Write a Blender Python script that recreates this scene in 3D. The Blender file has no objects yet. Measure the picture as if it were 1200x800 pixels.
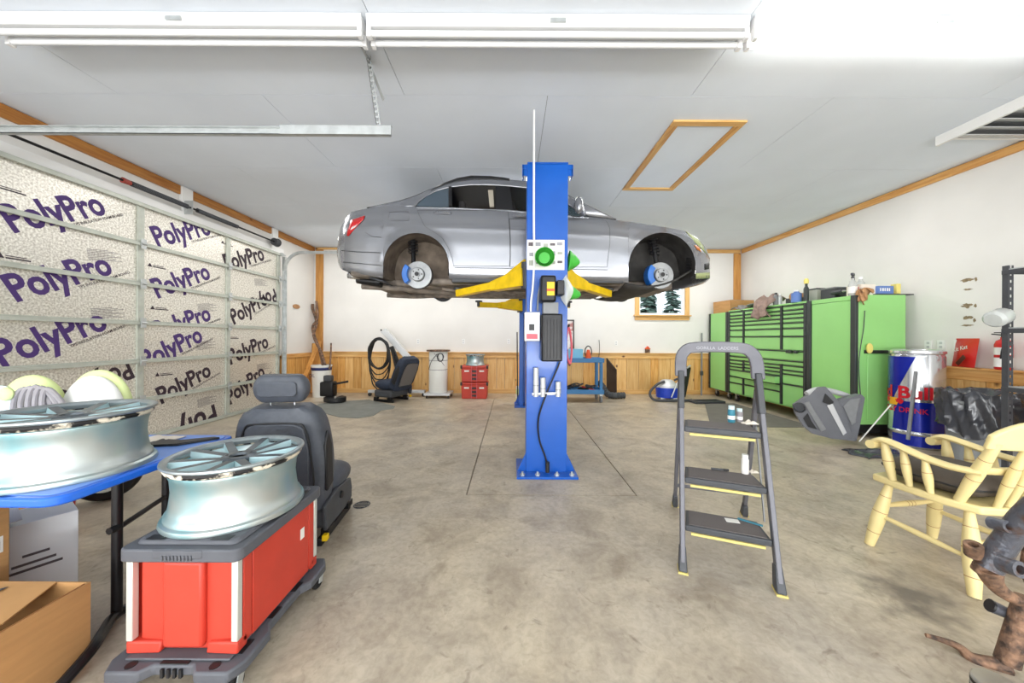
import bpy, bmesh, math, random
from mathutils import Vector, Matrix, Euler
random.seed(7)
SC = bpy.context.scene
COL = SC.collection
PI = math.pi

# ---------------------------------------------------------------- camera
EYE = 1.30                       # eye height (m)
cam = bpy.data.cameras.new('camera')
cam.sensor_width = 36.0
cam.lens = 12.0                  # wide real-estate lens
cam.shift_y = -0.0033
cam.clip_start = 0.02
camo = bpy.data.objects.new('camera', cam)
COL.objects.link(camo)
camo.location = (0, 0, EYE)
ROLL = math.radians(0.3)
camo.rotation_euler = Euler((PI / 2, 0, 0)).to_matrix().to_4x4().to_euler()
camo.rotation_euler = (Matrix.Rotation(-ROLL, 4, 'Y') @ Euler((PI / 2, 0, 0)).to_matrix().to_4x4()).to_euler()
SC.camera = camo

# ---------------------------------------------------------------- world and lights
SC.view_settings.view_transform = 'Standard'
SC.view_settings.look = 'None'
SC.view_settings.gamma = 1.0
SC.view_settings.use_curve_mapping = False
SC.view_settings.exposure = 0.03
W = bpy.data.worlds.new('world'); SC.world = W; W.use_nodes = True
_bg = W.node_tree.nodes['Background']
_bg.inputs['Color'].default_value = (0.86, 0.93, 1.0, 1)
_bg.inputs['Strength'].default_value = 2.2

def area(name, loc, rot, sx, sy, power, col=(1, 1, 1), spread=PI):
    l = bpy.data.lights.new(name, 'AREA'); l.shape = 'RECTANGLE'; l.size = sx; l.size_y = sy
    l.energy = power; l.color = col; l.spread = spread
    o = bpy.data.objects.new(name, l); COL.objects.link(o); o.location = loc; o.rotation_euler = rot
    return o
# daylight through the open bay and entry behind the camera, shop tubes out of view at the rear, an added ceiling fill, unseen overhead lights
area('daylight_open_bay', (-4.5, -2.4, 1.5), (0, -PI / 2 - .25, 0), 2.6, 4.0, 150, (0.97, 0.98, 1.0))
area('daylight_entry_behind', (0.4, -6.3, 1.35), (PI / 2 + .40, 0, 0), 9.0, 2.4, 400, (0.98, 0.99, 1.0))
area('ceiling_fill_rear', (0.4, -6.2, 0.5), (PI / 2 + .95, 0, 0), 9.0, 1.0, 400, (0.93, 0.97, 1.0))  # added fill aimed upward from behind the camera to brighten the ceiling
area('ceiling_tubes_rear', (0.3, -2.2, 3.30), (0, 0, 0), 8.0, 0.3, 90, (1.0, 0.985, 0.95))
area('overhead_area_middle', (0.3, 4.55, 3.38), (0, 0, 0), 8.6, 0.25, 70, (1.0, 0.985, 0.95))  # unseen area light below the ceiling, no fixture modelled here
area('overhead_area_far', (0.3, 6.9, 3.38), (0, 0, 0), 8.6, 0.25, 120, (1.0, 0.98, 0.94))  # another unseen overhead light near the back wall, without a fixture

# ---------------------------------------------------------------- layout helpers
def ray(px, py):
    u, v = px - 600.0, py - 396.0
    c, s = math.cos(ROLL), math.sin(ROLL)
    return (u * c + v * s) / 400.0, (-u * s + v * c) / 400.0
def at(px, py, D):               # point at depth D
    u, v = ray(px, py); return Vector((u * D, D, EYE - v * D))
def onz(px, py, z=0.0):          # point on the horizontal plane z
    u, v = ray(px, py); return at(px, py, (EYE - z) / v)
def onx(px, py, X):              # point on the side plane X
    u, v = ray(px, py); return at(px, py, X / u)

# ---------------------------------------------------------------- materials
def lin(c):
    return tuple(((x / 255.0) / 12.92 if x / 255.0 <= 0.04045 else ((x / 255.0 + 0.055) / 1.055) ** 2.4) for x in c) + (1.0,)
class NT:
    def __init__(s, m): s.t = m.node_tree; s.n = s.t.nodes; s.l = s.t.links
    def new(s, ty, **kw):
        n = s.n.new(ty)
        for k, v in kw.items(): setattr(n, k, v)
        return n
    def link(s, a, b): s.l.new(a, b)
def mat(name, col, rough=0.5, metal=0.0, var=0.0, scale=6.0, bump=0.0, bscale=None, col2=None, coat=0.0, trans=0.0,
        emit=0.0, stretch=None, detail=4.0, lo=0.35, hi=0.65, alpha=1.0, rvar=0.0, ior=1.45):
    m = bpy.data.materials.new(name); m.use_nodes = True
    T = NT(m); b = T.n['Principled BSDF']
    c1 = lin(col)
    b.inputs['Base Color'].default_value = c1
    b.inputs['Roughness'].default_value = rough
    b.inputs['Metallic'].default_value = metal
    b.inputs['Coat Weight'].default_value = coat
    b.inputs['Coat Roughness'].default_value = 0.08
    b.inputs['Transmission Weight'].default_value = trans
    b.inputs['Alpha'].default_value = alpha
    b.inputs['IOR'].default_value = ior
    if emit: b.inputs['Emission Color'].default_value = c1; b.inputs['Emission Strength'].default_value = emit
    if var or col2 or bump or rvar:
        tc = T.new('ShaderNodeTexCoord'); mp = T.new('ShaderNodeMapping')
        T.link(tc.outputs['Object'], mp.inputs['Vector'])
        if stretch: mp.inputs['Scale'].default_value = stretch
        nz = T.new('ShaderNodeTexNoise'); nz.inputs['Scale'].default_value = scale; nz.inputs['Detail'].default_value = detail
        T.link(mp.outputs[0], nz.inputs['Vector'])
        if var or col2:
            c2 = lin(col2) if col2 else tuple(x * (1 - var) for x in c1[:3]) + (1,)
            if not col2: c1 = tuple(min(1, x * (1 + var * 0.5)) for x in c1[:3]) + (1,)
            rp = T.new('ShaderNodeValToRGB')
            rp.color_ramp.elements[0].position = lo; rp.color_ramp.elements[0].color = c2
            rp.color_ramp.elements[1].position = hi; rp.color_ramp.elements[1].color = c1
            T.link(nz.outputs['Fac'], rp.inputs['Fac']); T.link(rp.outputs['Color'], b.inputs['Base Color'])
        if rvar:
            mr = T.new('ShaderNodeMapRange'); mr.inputs[3].default_value = rough - rvar; mr.inputs[4].default_value = rough + rvar
            T.link(nz.outputs['Fac'], mr.inputs[0]); T.link(mr.outputs[0], b.inputs['Roughness'])
        if bump:
            n2 = T.new('ShaderNodeTexNoise'); n2.inputs['Scale'].default_value = bscale or scale; n2.inputs['Detail'].default_value = 3
            T.link(mp.outputs[0], n2.inputs['Vector'])
            bp = T.new('ShaderNodeBump'); bp.inputs['Strength'].default_value = bump; bp.inputs['Distance'].default_value = 0.01
            T.link(n2.outputs['Fac'], bp.inputs['Height']); T.link(bp.outputs[0], b.inputs['Normal'])
    return m
def wood(name, light, dark, axis='z', rough=0.5, knots=True, seed=0.0):
    m = bpy.data.materials.new(name); m.use_nodes = True
    T = NT(m); b = T.n['Principled BSDF']; b.inputs['Roughness'].default_value = rough
    tc = T.new('ShaderNodeTexCoord'); oi = T.new('ShaderNodeObjectInfo')
    ad = T.new('ShaderNodeVectorMath', operation='ADD')
    cb = T.new('ShaderNodeCombineXYZ'); ml = T.new('ShaderNodeMath', operation='MULTIPLY'); ml.inputs[1].default_value = 37.0
    T.link(oi.outputs['Random'], ml.inputs[0])
    for i in range(3): T.link(ml.outputs[0], cb.inputs[i])
    T.link(tc.outputs['Object'], ad.inputs[0]); T.link(cb.outputs[0], ad.inputs[1])
    mp = T.new('ShaderNodeMapping')
    mp.inputs['Scale'].default_value = {'z': (14, 14, 1.1), 'x': (1.1, 14, 14), 'y': (14, 1.1, 14)}[axis]
    T.link(ad.outputs[0], mp.inputs['Vector'])
    nz = T.new('ShaderNodeTexNoise'); nz.inputs['Scale'].default_value = 2.2; nz.inputs['Detail'].default_value = 6
    nz.inputs['Distortion'].default_value = 0.6
    T.link(mp.outputs[0], nz.inputs['Vector'])
    rp = T.new('ShaderNodeValToRGB')
    rp.color_ramp.elements[0].position = 0.3; rp.color_ramp.elements[0].color = lin(dark)
    rp.color_ramp.elements[1].position = 0.68; rp.color_ramp.elements[1].color = lin(light)
    T.link(nz.outputs['Fac'], rp.inputs['Fac'])
    hs = T.new('ShaderNodeHueSaturation'); mr = T.new('ShaderNodeMapRange')
    mr.inputs[3].default_value = 0.86; mr.inputs[4].default_value = 1.1
    T.link(oi.outputs['Random'], mr.inputs[0]); T.link(mr.outputs[0], hs.inputs['Value'])
    T.link(rp.outputs[0], hs.inputs['Color'])
    out = hs.outputs[0]
    if knots:
        m2 = T.new('ShaderNodeMapping'); m2.inputs['Scale'].default_value = {'z': (1, 1, .6), 'x': (.6, 1, 1), 'y': (1, .6, 1)}[axis]
        T.link(ad.outputs[0], m2.inputs['Vector'])
        vo = T.new('ShaderNodeTexVoronoi'); vo.inputs['Scale'].default_value = 4.2
        T.link(m2.outputs[0], vo.inputs['Vector'])
        r2 = T.new('ShaderNodeValToRGB')
        r2.color_ramp.elements[0].position = 0.05; r2.color_ramp.elements[0].color = (1, 1, 1, 1)
        r2.color_ramp.elements[1].position = 0.12; r2.color_ramp.elements[1].color = (0, 0, 0, 1)
        T.link(vo.outputs['Distance'], r2.inputs['Fac'])
        mx = T.new('ShaderNodeMix', data_type='RGBA'); mx.inputs[7].default_value = lin((110, 62, 25))
        T.link(r2.outputs[0], mx.inputs[0]); T.link(out, mx.inputs[6]); out = mx.outputs[2]
    T.link(out, b.inputs['Base Color'])
    return m
def concrete():
    m = bpy.data.materials.new('stained_concrete'); m.use_nodes = True
    T = NT(m); b = T.n['Principled BSDF']
    tc = T.new('ShaderNodeTexCoord')
    def noise(s, d=5, dist=0.0, st=None):
        n = T.new('ShaderNodeTexNoise'); n.inputs['Scale'].default_value = s; n.inputs['Detail'].default_value = d
        n.inputs['Distortion'].default_value = dist; n.inputs['Roughness'].default_value = 0.62
        T.link(tc.outputs['Object'], n.inputs['Vector']); return n.outputs['Fac']
    def ramp(f, p0, c0, p1, c1):
        r = T.new('ShaderNodeValToRGB'); e = r.color_ramp.elements
        e[0].position = p0; e[0].color = c0; e[1].position = p1; e[1].color = c1
        T.link(f, r.inputs['Fac']); return r.outputs[0]
    def mix(f, a, c, mode='MIX', k=None):
        x = T.new('ShaderNodeMix', data_type='RGBA', blend_type=mode)
        if k is not None: x.inputs[0].default_value = k
        else: T.link(f, x.inputs[0])
        T.link(a, x.inputs[6])
        if isinstance(c, tuple): x.inputs[7].default_value = c
        else: T.link(c, x.inputs[7])
        return x.outputs[2]
    base = ramp(noise(0.9, 6, 0.4), 0.34, lin((182, 173, 160)), 0.66, lin((202, 190, 168)))
    base = mix(None, base, ramp(noise(3.1, 8, 0.8), 0.3, lin((188, 180, 172)), 0.60, lin((255, 252, 246))), 'MULTIPLY', 0.7)
    base = mix(None, base, ramp(noise(30, 6, .5), 0.3, (0.66, 0.64, 0.61, 1), 0.6, (1, 1, 1, 1)), 'MULTIPLY', 0.6)
    st = ramp(noise(1.7, 9, 1.6), 0.56, (0, 0, 0, 1), 0.74, (0.6, 0.6, 0.6, 1))
    base = mix(st, base, lin((120, 104, 84)))
    fl = ramp(noise(7.5, 9, 1.2), 0.60, (0, 0, 0, 1), 0.74, (0.75, 0.75, 0.75, 1))
    base = mix(fl, base, lin((112, 98, 82)))
    sc = T.new('ShaderNodeTexVoronoi', feature='DISTANCE_TO_EDGE'); sc.inputs['Scale'].default_value = 1.3
    nv = T.new('ShaderNodeTexNoise'); nv.inputs['Scale'].default_value = 2.0; nv.inputs['Detail'].default_value = 6
    T.link(tc.outputs['Object'], nv.inputs['Vector'])
    mxv = T.new('ShaderNodeMix', data_type='VECTOR'); mxv.inputs[0].default_value = 0.5
    T.link(tc.outputs['Object'], mxv.inputs[4]); T.link(nv.outputs['Color'], mxv.inputs[5]); T.link(mxv.outputs[1], sc.inputs['Vector'])
    cr = ramp(sc.outputs['Distance'], 0.0, (0.22, 0.22, 0.22, 1), 0.005, (0, 0, 0, 1))
    base = mix(cr, base, lin((126, 110, 92)))
    # oil stain on the slab below the chair
    gm = T.new('ShaderNodeVectorMath', operation='DISTANCE'); gm.inputs[1].default_value = (2.02, 1.72, 0.0)
    n3 = T.new('ShaderNodeTexNoise'); n3.inputs['Scale'].default_value = 9.0; n3.inputs['Detail'].default_value = 8
    T.link(tc.outputs['Object'], n3.inputs['Vector'])
    T.link(tc.outputs['Object'], gm.inputs[0])
    sub = T.new('ShaderNodeMath', operation='MULTIPLY_ADD'); sub.inputs[1].default_value = 0.55
    T.link(n3.outputs['Fac'], sub.inputs[0]); T.link(gm.outputs['Value'], sub.inputs[2])
    oil = ramp(sub.outputs[0], 0.30, (0.85, 0.85, 0.85, 1), 0.52, (0, 0, 0, 1))
    base = mix(oil, base, lin((96, 90, 84)))
    T.link(base, b.inputs['Base Color'])
    rr = ramp(noise(2.3, 5), 0.3, (0.28, 0.28, 0.28, 1), 0.7, (0.52, 0.52, 0.52, 1))
    T.link(rr, b.inputs['Roughness'])
    bp = T.new('ShaderNodeBump'); bp.inputs['Strength'].default_value = 0.12; bp.inputs['Distance'].default_value = 0.01
    T.link(noise(26, 6), bp.inputs['Height']); T.link(bp.outputs[0], b.inputs['Normal'])
    return m
def foil():
    m = bpy.data.materials.new('foil_foam_board'); m.use_nodes = True
    T = NT(m); b = T.n['Principled BSDF']
    b.inputs['Metallic'].default_value = 0.55; b.inputs['Roughness'].default_value = 0.36
    tc = T.new('ShaderNodeTexCoord')
    n = T.new('ShaderNodeTexNoise'); n.inputs['Scale'].default_value = 55; n.inputs['Detail'].default_value = 3
    T.link(tc.outputs['Object'], n.inputs['Vector'])
    r = T.new('ShaderNodeValToRGB'); e = r.color_ramp.elements
    e[0].position = 0.34; e[0].color = lin((196, 190, 178)); e[1].position = 0.64; e[1].color = lin((250, 247, 238))
    T.link(n.outputs['Fac'], r.inputs['Fac']); T.link(r.outputs[0], b.inputs['Base Color'])
    n2 = T.new('ShaderNodeTexNoise'); n2.inputs['Scale'].default_value = 90; n2.inputs['Detail'].default_value = 2
    T.link(tc.outputs['Object'], n2.inputs['Vector'])
    bp = T.new('ShaderNodeBump'); bp.inputs['Strength'].default_value = 0.35; bp.inputs['Distance'].default_value = 0.006
    T.link(n2.outputs['Fac'], bp.inputs['Height']); T.link(bp.outputs[0], b.inputs['Normal'])
    return m
M = {}
M['wall'] = mat('white_wall_paint', (230, 228, 224), 0.75, var=0.05, scale=1.2, bump=0.04, bscale=60)
M['ceiling'] = mat('white_ceiling_paint', (228, 235, 244), 0.8, var=0.04, scale=1.0)
M['concrete'] = concrete()
M['groove'] = mat('joint_dirt', (158, 148, 132), 0.9, var=0.2, scale=20)
M['pine'] = wood('knotty_pine_boards', (236, 196, 132), (214, 160, 88), 'z')
M['pine_x'] = wood('pine_trim_across', (230, 188, 122), (206, 150, 80), 'x')
M['pine_y'] = wood('pine_trim_along', (224, 176, 108), (196, 134, 66), 'y')
M['beam'] = wood('amber_trim', (198, 138, 66), (164, 100, 40), 'y')
M['post'] = wood('amber_post', (214, 158, 86), (184, 122, 54), 'z')
M['foil'] = foil()
M['galv'] = mat('galvanised_steel', (196, 200, 200), 0.42, 0.6, var=0.12, scale=14)
M['galv_door'] = mat('door_frame_steel', (196, 200, 190), 0.5, 0.35, var=0.1, scale=10)
M['white'] = mat('white_paint', (238, 238, 236), 0.45)
M['white_metal'] = mat('white_enamel', (228, 228, 228), 0.35)
M['tube_off'] = mat('unlit_tube_glass', (236, 238, 240), 0.18, coat=0.4)
M['tube_on'] = mat('lit_tube', (255, 252, 245), 0.5, emit=14.0)
M['purple'] = mat('purple_print', (74, 48, 112), 0.6, var=0.1, scale=30)
M['blackprint'] = mat('dark_print', (52, 36, 48), 0.6)
M['greyprint'] = mat('grey_print', (96, 88, 92), 0.6)
M['black'] = mat('black_plastic', (30, 30, 32), 0.45)
M['blackmetal'] = mat('black_metal', (28, 28, 30), 0.35, 0.3)
M['rubber'] = mat('black_rubber', (26, 26, 27), 0.7, bump=0.1, bscale=50)
M['dkgrey'] = mat('dark_grey_plastic', (66, 68, 72), 0.5, var=0.08, scale=20)
M['grey'] = mat('grey_plastic', (128, 130, 132), 0.5, var=0.06, scale=20)
M['ltgrey'] = mat('light_grey_metal', (200, 202, 204), 0.4, 0.3)
M['steel'] = mat('bare_steel', (190, 190, 188), 0.3, 0.85, var=0.1, scale=12)
M['chrome'] = mat('chrome', (220, 222, 224), 0.12, 1.0)
M['liftblue'] = mat('lift_blue_paint', (3, 84, 178), 0.32, 0.0, coat=0.3, var=0.08, scale=3)
M['yellow'] = mat('arm_yellow_paint', (236, 196, 20), 0.38, var=0.15, scale=9)
M['green_plastic'] = mat('green_plastic', (70, 178, 64), 0.4)
M['carpaint'] = mat('silver_car_paint', (146, 148, 154), 0.26, 0.65, coat=0.8, var=0.03, scale=2)
M['shut'] = mat('shut_line_grey', (88, 88, 92), 0.5)
M['primer'] = mat('olive_primer', (160, 170, 120), 0.5, var=0.12, scale=9)
M['glass'] = mat('tinted_glass', (120, 136, 146), 0.03, trans=1.0, ior=1.1)
M['clear'] = mat('clear_glass', (245, 250, 250), 0.02, trans=1.0, ior=1.05)
M['cabin'] = mat('car_interior', (44, 42, 42), 0.7)
M['cream_trim'] = mat('cabin_cream_trim', (188, 180, 164), 0.6)
M['dirt'] = mat('dusty_wheel_liner', (112, 100, 88), 0.85, var=0.35, scale=8)
M['liner'] = mat('dark_wheel_liner', (58, 56, 54), 0.8, var=0.35, scale=8, bump=0.3)
M['under'] = mat('car_underside', (128, 118, 108), 0.7, var=0.4, scale=9)
M['disc'] = mat('brake_disc_iron', (150, 152, 153), 0.4, 0.7, var=0.12, scale=18)
M['caliper'] = mat('blue_caliper_paint', (20, 98, 182), 0.35, coat=0.3)
M['red_lens'] = mat('red_lens', (196, 24, 28), 0.2, coat=0.6)
M['amber'] = mat('amber_reflector', (186, 104, 28), 0.3)
M['rim'] = mat('rim_silver', (190, 198, 198), 0.36, 0.5, col2=(120, 176, 186), scale=3.2, lo=0.36, hi=0.5, rvar=0.08, detail=2)
M['rim_barrel'] = mat('rim_barrel_silver', (180, 186, 184), 0.32, 0.65, col2=(120, 168, 178), scale=3.4, lo=0.38, hi=0.6, detail=3)
M['rim_face'] = mat('rim_face_machined', (92, 100, 106), 0.32, 0.5, var=0.18, scale=10)
M['rim_lip'] = mat('rim_lip_silver', (150, 158, 160), 0.3, 0.6, var=0.15, scale=12)
M['teal'] = mat('teal_overspray', (192, 220, 224), 0.42, 0.2, var=0.2, scale=6)
M['residue'] = mat('tyre_bead_residue', (226, 216, 196), 0.6, col2=(22, 20, 20), scale=24, lo=0.46, hi=0.54)
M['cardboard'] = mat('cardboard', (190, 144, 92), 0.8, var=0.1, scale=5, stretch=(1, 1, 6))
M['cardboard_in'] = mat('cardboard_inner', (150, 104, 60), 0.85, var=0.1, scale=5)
M['white_card'] = mat('white_carton', (240, 242, 244), 0.6)
M['grey_card'] = mat('grey_carton_inside', (168, 170, 160), 0.7)
M['tableblue'] = mat('blue_table_plastic', (30, 98, 206), 0.3, coat=0.3)
M['tabletop'] = mat('pale_blue_table_top', (110, 150, 224), 0.4)
M['chestred'] = mat('chest_red_plastic', (196, 62, 46), 0.42, var=0.05, scale=8)
M['chestgrey'] = mat('chest_grey_plastic', (86, 88, 94), 0.5, var=0.08, scale=14)
M['lightstrip'] = mat('chest_corner_strip', (214, 216, 208), 0.3, 0.4)
M['bumper'] = mat('grey_bumper_plastic', (104, 106, 112), 0.4, var=0.06, scale=10)
M['leather'] = mat('black_leatherette', (74, 78, 86), 0.45, var=0.1, scale=30, bump=0.12, bscale=160)
M['seatfabric'] = mat('navy_seat_fabric', (44, 52, 68), 0.85, var=0.2, scale=40)
M['seatgrey'] = mat('seat_back_grey', (104, 100, 98), 0.7)
M['cabgreen'] = mat('cabinet_green', (150, 212, 126), 0.34, coat=0.25, var=0.03, scale=2)
M['cabtrim'] = mat('cabinet_dark_trim', (52, 58, 56), 0.4)
M['mat'] = mat('grey_rubber_mat', (128, 130, 124), 0.8, var=0.12, scale=5)
M['cream'] = mat('pale_yellow_chair_paint', (230, 211, 150), 0.42, var=0.05, scale=7, coat=0.15)
M['cushion'] = mat('brown_black_cushion', (78, 70, 62), 0.7, var=0.15, scale=8, bump=0.2)
M['rust'] = mat('rusty_steel', (150, 116, 92), 0.7, 0.2, col2=(66, 54, 48), scale=26, lo=0.36, hi=0.64, bump=0.7, bscale=60, detail=8)
M['rustblack'] = mat('worn_black_steel', (96, 98, 106), 0.3, 0.4, col2=(92, 66, 50), scale=18, lo=0.36, hi=0.5, bump=0.4, bscale=60, detail=8)
M['canblue'] = mat('can_blue', (16, 38, 168), 0.22, 0.35, coat=0.5)
M['cansilver'] = mat('can_silver', (214, 216, 220), 0.18, 0.8)
M['canred'] = mat('can_red', (210, 26, 44), 0.4)
M['canyellow'] = mat('can_gold', (240, 176, 40), 0.4)
M['bag'] = mat('black_bin_bag', (62, 64, 70), 0.2, bump=0.8, bscale=12, coat=0.3)
M['bingrey'] = mat('grey_bin_plastic', (138, 142, 144), 0.5)
M['red'] = mat('red_paint', (206, 34, 32), 0.35, coat=0.3)
M['wrapper'] = mat('red_wrapper', (206, 40, 34), 0.3, coat=0.3, bump=0.25, bscale=14)
M['label_white'] = mat('white_label', (238, 236, 230), 0.5)
M['cart'] = mat('cart_blue_plastic', (58, 122, 176), 0.45)
M['ltblue'] = mat('light_blue_carton', (128, 196, 226), 0.5)
M['vacblue'] = mat('vacuum_blue', (34, 66, 186), 0.35)
M['cloth_brown'] = mat('grey_brown_cloth', (150, 128, 118), 0.9, var=0.3, scale=9)
M['cloth_grey'] = mat('grey_cloth', (136, 134, 132), 0.9, var=0.25, scale=9)
M['palegreen'] = mat('pale_green_fabric', (214, 226, 160), 0.7, var=0.06, scale=9)
M['offwhite'] = mat('off_white_shell', (232, 232, 226), 0.55)
M['greyfab'] = mat('grey_ribbed_fabric', (150, 146, 148), 0.8, var=0.12, scale=12)
M['paleblue'] = mat('pale_blue_cloth', (206, 226, 228), 0.8)
M['translucent'] = mat('cloudy_plastic', (226, 230, 228), 0.25, trans=0.5)
M['pink'] = mat('pink_red_hose', (206, 92, 104), 0.5)
M['navyprint'] = mat('navy_print', (30, 40, 96), 0.5)
M['spongeblue'] = mat('blue_box', (98, 128, 190), 0.6)
M['spongeyellow'] = mat('yellow_box', (230, 214, 120), 0.6)
M['snow'] = mat('snow', (240, 244, 250), 0.8)
M['needle'] = mat('evergreen_needles', (110, 132, 120), 0.9, var=0.5, scale=4)
M['bark'] = mat('bark', (92, 80, 72), 0.9, var=0.3, scale=8)
M['orange'] = mat('orange_print', (222, 88, 42), 0.5)
M['tan'] = mat('tan_leather', (178, 134, 92), 0.7, var=0.15)
M['pick_teal'] = mat('teal_can_label', (60, 130, 150), 0.4)
M['yellow_rubber'] = mat('yellow_rubber_tread', (206, 190, 116), 0.6)
M['torn'] = mat('torn_wall_backing', (150, 132, 104), 0.9, var=0.3, scale=30)
M['paper'] = mat('paper', (236, 226, 212), 0.7)
M['ladder'] = mat('ladder_grey', (104, 104, 110), 0.45, 0.2, var=0.05, scale=10)
M['tread'] = mat('ladder_tread', (106, 100, 98), 0.8, bump=0.3, bscale=120)
M['silverprint'] = mat('silver_print', (150, 150, 156), 0.4)

# ---------------------------------------------------------------- mesh builder
def frame(p, q, up=(0, 0, 1)):
    """matrix whose Z runs p->q"""
    p = Vector(p); q = Vector(q); z = (q - p).normalized(); u = Vector(up)
    if abs(z.dot(u)) > 0.98: u = Vector((0, 1, 0)) if abs(z.y) < 0.9 else Vector((1, 0, 0))
    x = u.cross(z).normalized(); y = z.cross(x)
    return Matrix(((x.x, y.x, z.x, p.x), (x.y, y.y, z.y, p.y), (x.z, y.z, z.z, p.z), (0, 0, 0, 1)))
def T(x=0, y=0, z=0, rx=0, ry=0, rz=0, s=1.0):
    return Matrix.Translation((x, y, z)) @ Euler((rx, ry, rz)).to_matrix().to_4x4() @ Matrix.Scale(s, 4)
class MB:
    def __init__(s): s.v = []; s.f = []
    def add(s, vs, fs, m=None):
        k = len(s.v)
        s.v += [(m @ Vector(v)) if m is not None else Vector(v) for v in vs]
        s.f += [tuple(i + k for i in f) for f in fs]
        return s
    def box(s, x0, x1, y0, y1, z0, z1, m=None):
        return s.add([(x0, y0, z0), (x1, y0, z0), (x1, y1, z0), (x0, y1, z0), (x0, y0, z1), (x1, y0, z1), (x1, y1, z1), (x0, y1, z1)],
                     [(3, 2, 1, 0), (4, 5, 6, 7), (0, 1, 5, 4), (1, 2, 6, 5), (2, 3, 7, 6), (3, 0, 4, 7)], m)
    def cbox(s, c, d, m=None):
        return s.box(c[0] - d[0] / 2, c[0] + d[0] / 2, c[1] - d[1] / 2, c[1] + d[1] / 2, c[2] - d[2] / 2, c[2] + d[2] / 2, m)
    def taper(s, x0, x1, y0, y1, z0, z1, k=0.9, ky=None, m=None):
        """box whose top is scaled by k about its centre"""
        ky = k if ky is None else ky
        cx, cy = (x0 + x1) / 2, (y0 + y1) / 2; hx, hy = (x1 - x0) / 2, (y1 - y0) / 2
        vs = [(cx + a * hx, cy + b * hy, z0) for a, b in ((-1, -1), (1, -1), (1, 1), (-1, 1))] + \
             [(cx + a * hx * k, cy + b * hy * ky, z1) for a, b in ((-1, -1), (1, -1), (1, 1), (-1, 1))]
        return s.add(vs, [(3, 2, 1, 0), (4, 5, 6, 7), (0, 1, 5, 4), (1, 2, 6, 5), (2, 3, 7, 6), (3, 0, 4, 7)], m)
    def bar(s, p, q, w, h, up=(0, 0, 1), w2=None, h2=None, m=None):
        f = frame(p, q, up); L = (Vector(q) - Vector(p)).length
        w2 = w if w2 is None else w2; h2 = h if h2 is None else h2
        vs = [(a * w / 2, b * h / 2, 0) for a, b in ((-1, -1), (1, -1), (1, 1), (-1, 1))] + \
             [(a * w2 / 2, b * h2 / 2, L) for a, b in ((-1, -1), (1, -1), (1, 1), (-1, 1))]
        f = m @ f if m is not None else f
        return s.add(vs, [(3, 2, 1, 0), (4, 5, 6, 7), (0, 1, 5, 4), (1, 2, 6, 5), (2, 3, 7, 6), (3, 0, 4, 7)], f)
    def tube(s, pts, r, n=10, caps=True, closed=False, m=None, smooth=0):
        P = [Vector(p) for p in pts]
        R = list(r) if isinstance(r, (list, tuple)) else [r] * len(P)
        if smooth and len(P) > 2:
            Q, RR = [], []
            N = len(P); rng = N if closed else N - 1
            for i in range(rng):
                p0 = P[(i - 1) % N] if closed else P[max(i - 1, 0)]
                p1 = P[i]; p2 = P[(i + 1) % N]; p3 = P[(i + 2) % N] if closed else P[min(i + 2, N - 1)]
                for k in range(smooth):
                    t = k / smooth
                    Q.append(0.5 * ((2 * p1) + (p2 - p0) * t + (2 * p0 - 5 * p1 + 4 * p2 - p3) * t * t + (3 * p1 - p0 - 3 * p2 + p3) * t ** 3))
                    RR.append(R[i] * (1 - t) + R[(i + 1) % N] * t)
            if not closed: Q.append(P[-1]); RR.append(R[-1])
            P, R = Q, RR
        N = len(P); vs = []; x = None
        for i in range(N):
            a = P[(i - 1) % N] if (closed or i > 0) else P[0]
            b = P[(i + 1) % N] if (closed or i < N - 1) else P[-1]
            d = (b - a).normalized() if (b - a).length > 1e-9 else Vector((0, 0, 1))
            if x is None:
                u = Vector((0, 0, 1)) if abs(d.z) < 0.9 else Vector((1, 0, 0)); x = u.cross(d).normalized()
            else:
                x = (x - d * x.dot(d)); x = x.normalized() if x.length > 1e-6 else Vector((1, 0, 0))
            y = d.cross(x)
            for k in range(n):
                t = 2 * PI * k / n; vs.append(P[i] + (x * math.cos(t) + y * math.sin(t)) * R[i])
        fs = []
        for i in range(N if closed else N - 1):
            j = (i + 1) % N
            for k in range(n): fs.append((i * n + k, i * n + (k + 1) % n, j * n + (k + 1) % n, j * n + k))
        if caps and not closed:
            fs.append(tuple(range(n))[::-1]); fs.append(tuple((N - 1) * n + k for k in range(n)))
        return s.add(vs, fs, m)
    def lathe(s, prof, n=24, m=None, a0=0.0, a1=2 * PI, caps=True):
        full = abs(a1 - a0 - 2 * PI) < 1e-6; K = n if full else n + 1
        vs = []
        for r, z in prof:
            for k in range(K):
                t = a0 + (a1 - a0) * k / n; vs.append((r * math.cos(t), r * math.sin(t), z))
        fs = []
        for i in range(len(prof) - 1):
            for k in range(n):
                k2 = (k + 1) % K; fs.append((i * K + k, i * K + k2, (i + 1) * K + k2, (i + 1) * K + k))
        if caps and full:
            if prof[0][0] > 1e-5: fs.append(tuple(range(K))[::-1])
            if prof[-1][0] > 1e-5: fs.append(tuple((len(prof) - 1) * K + k for k in range(K)))
        return s.add(vs, fs, m)
    def cyl(s, p, q, r, n=16, r2=None, m=None):
        f = frame(p, q); L = (Vector(q) - Vector(p)).length
        return s.lathe([(r, 0), (r if r2 is None else r2, L)], n, m @ f if m is not None else f)
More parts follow.
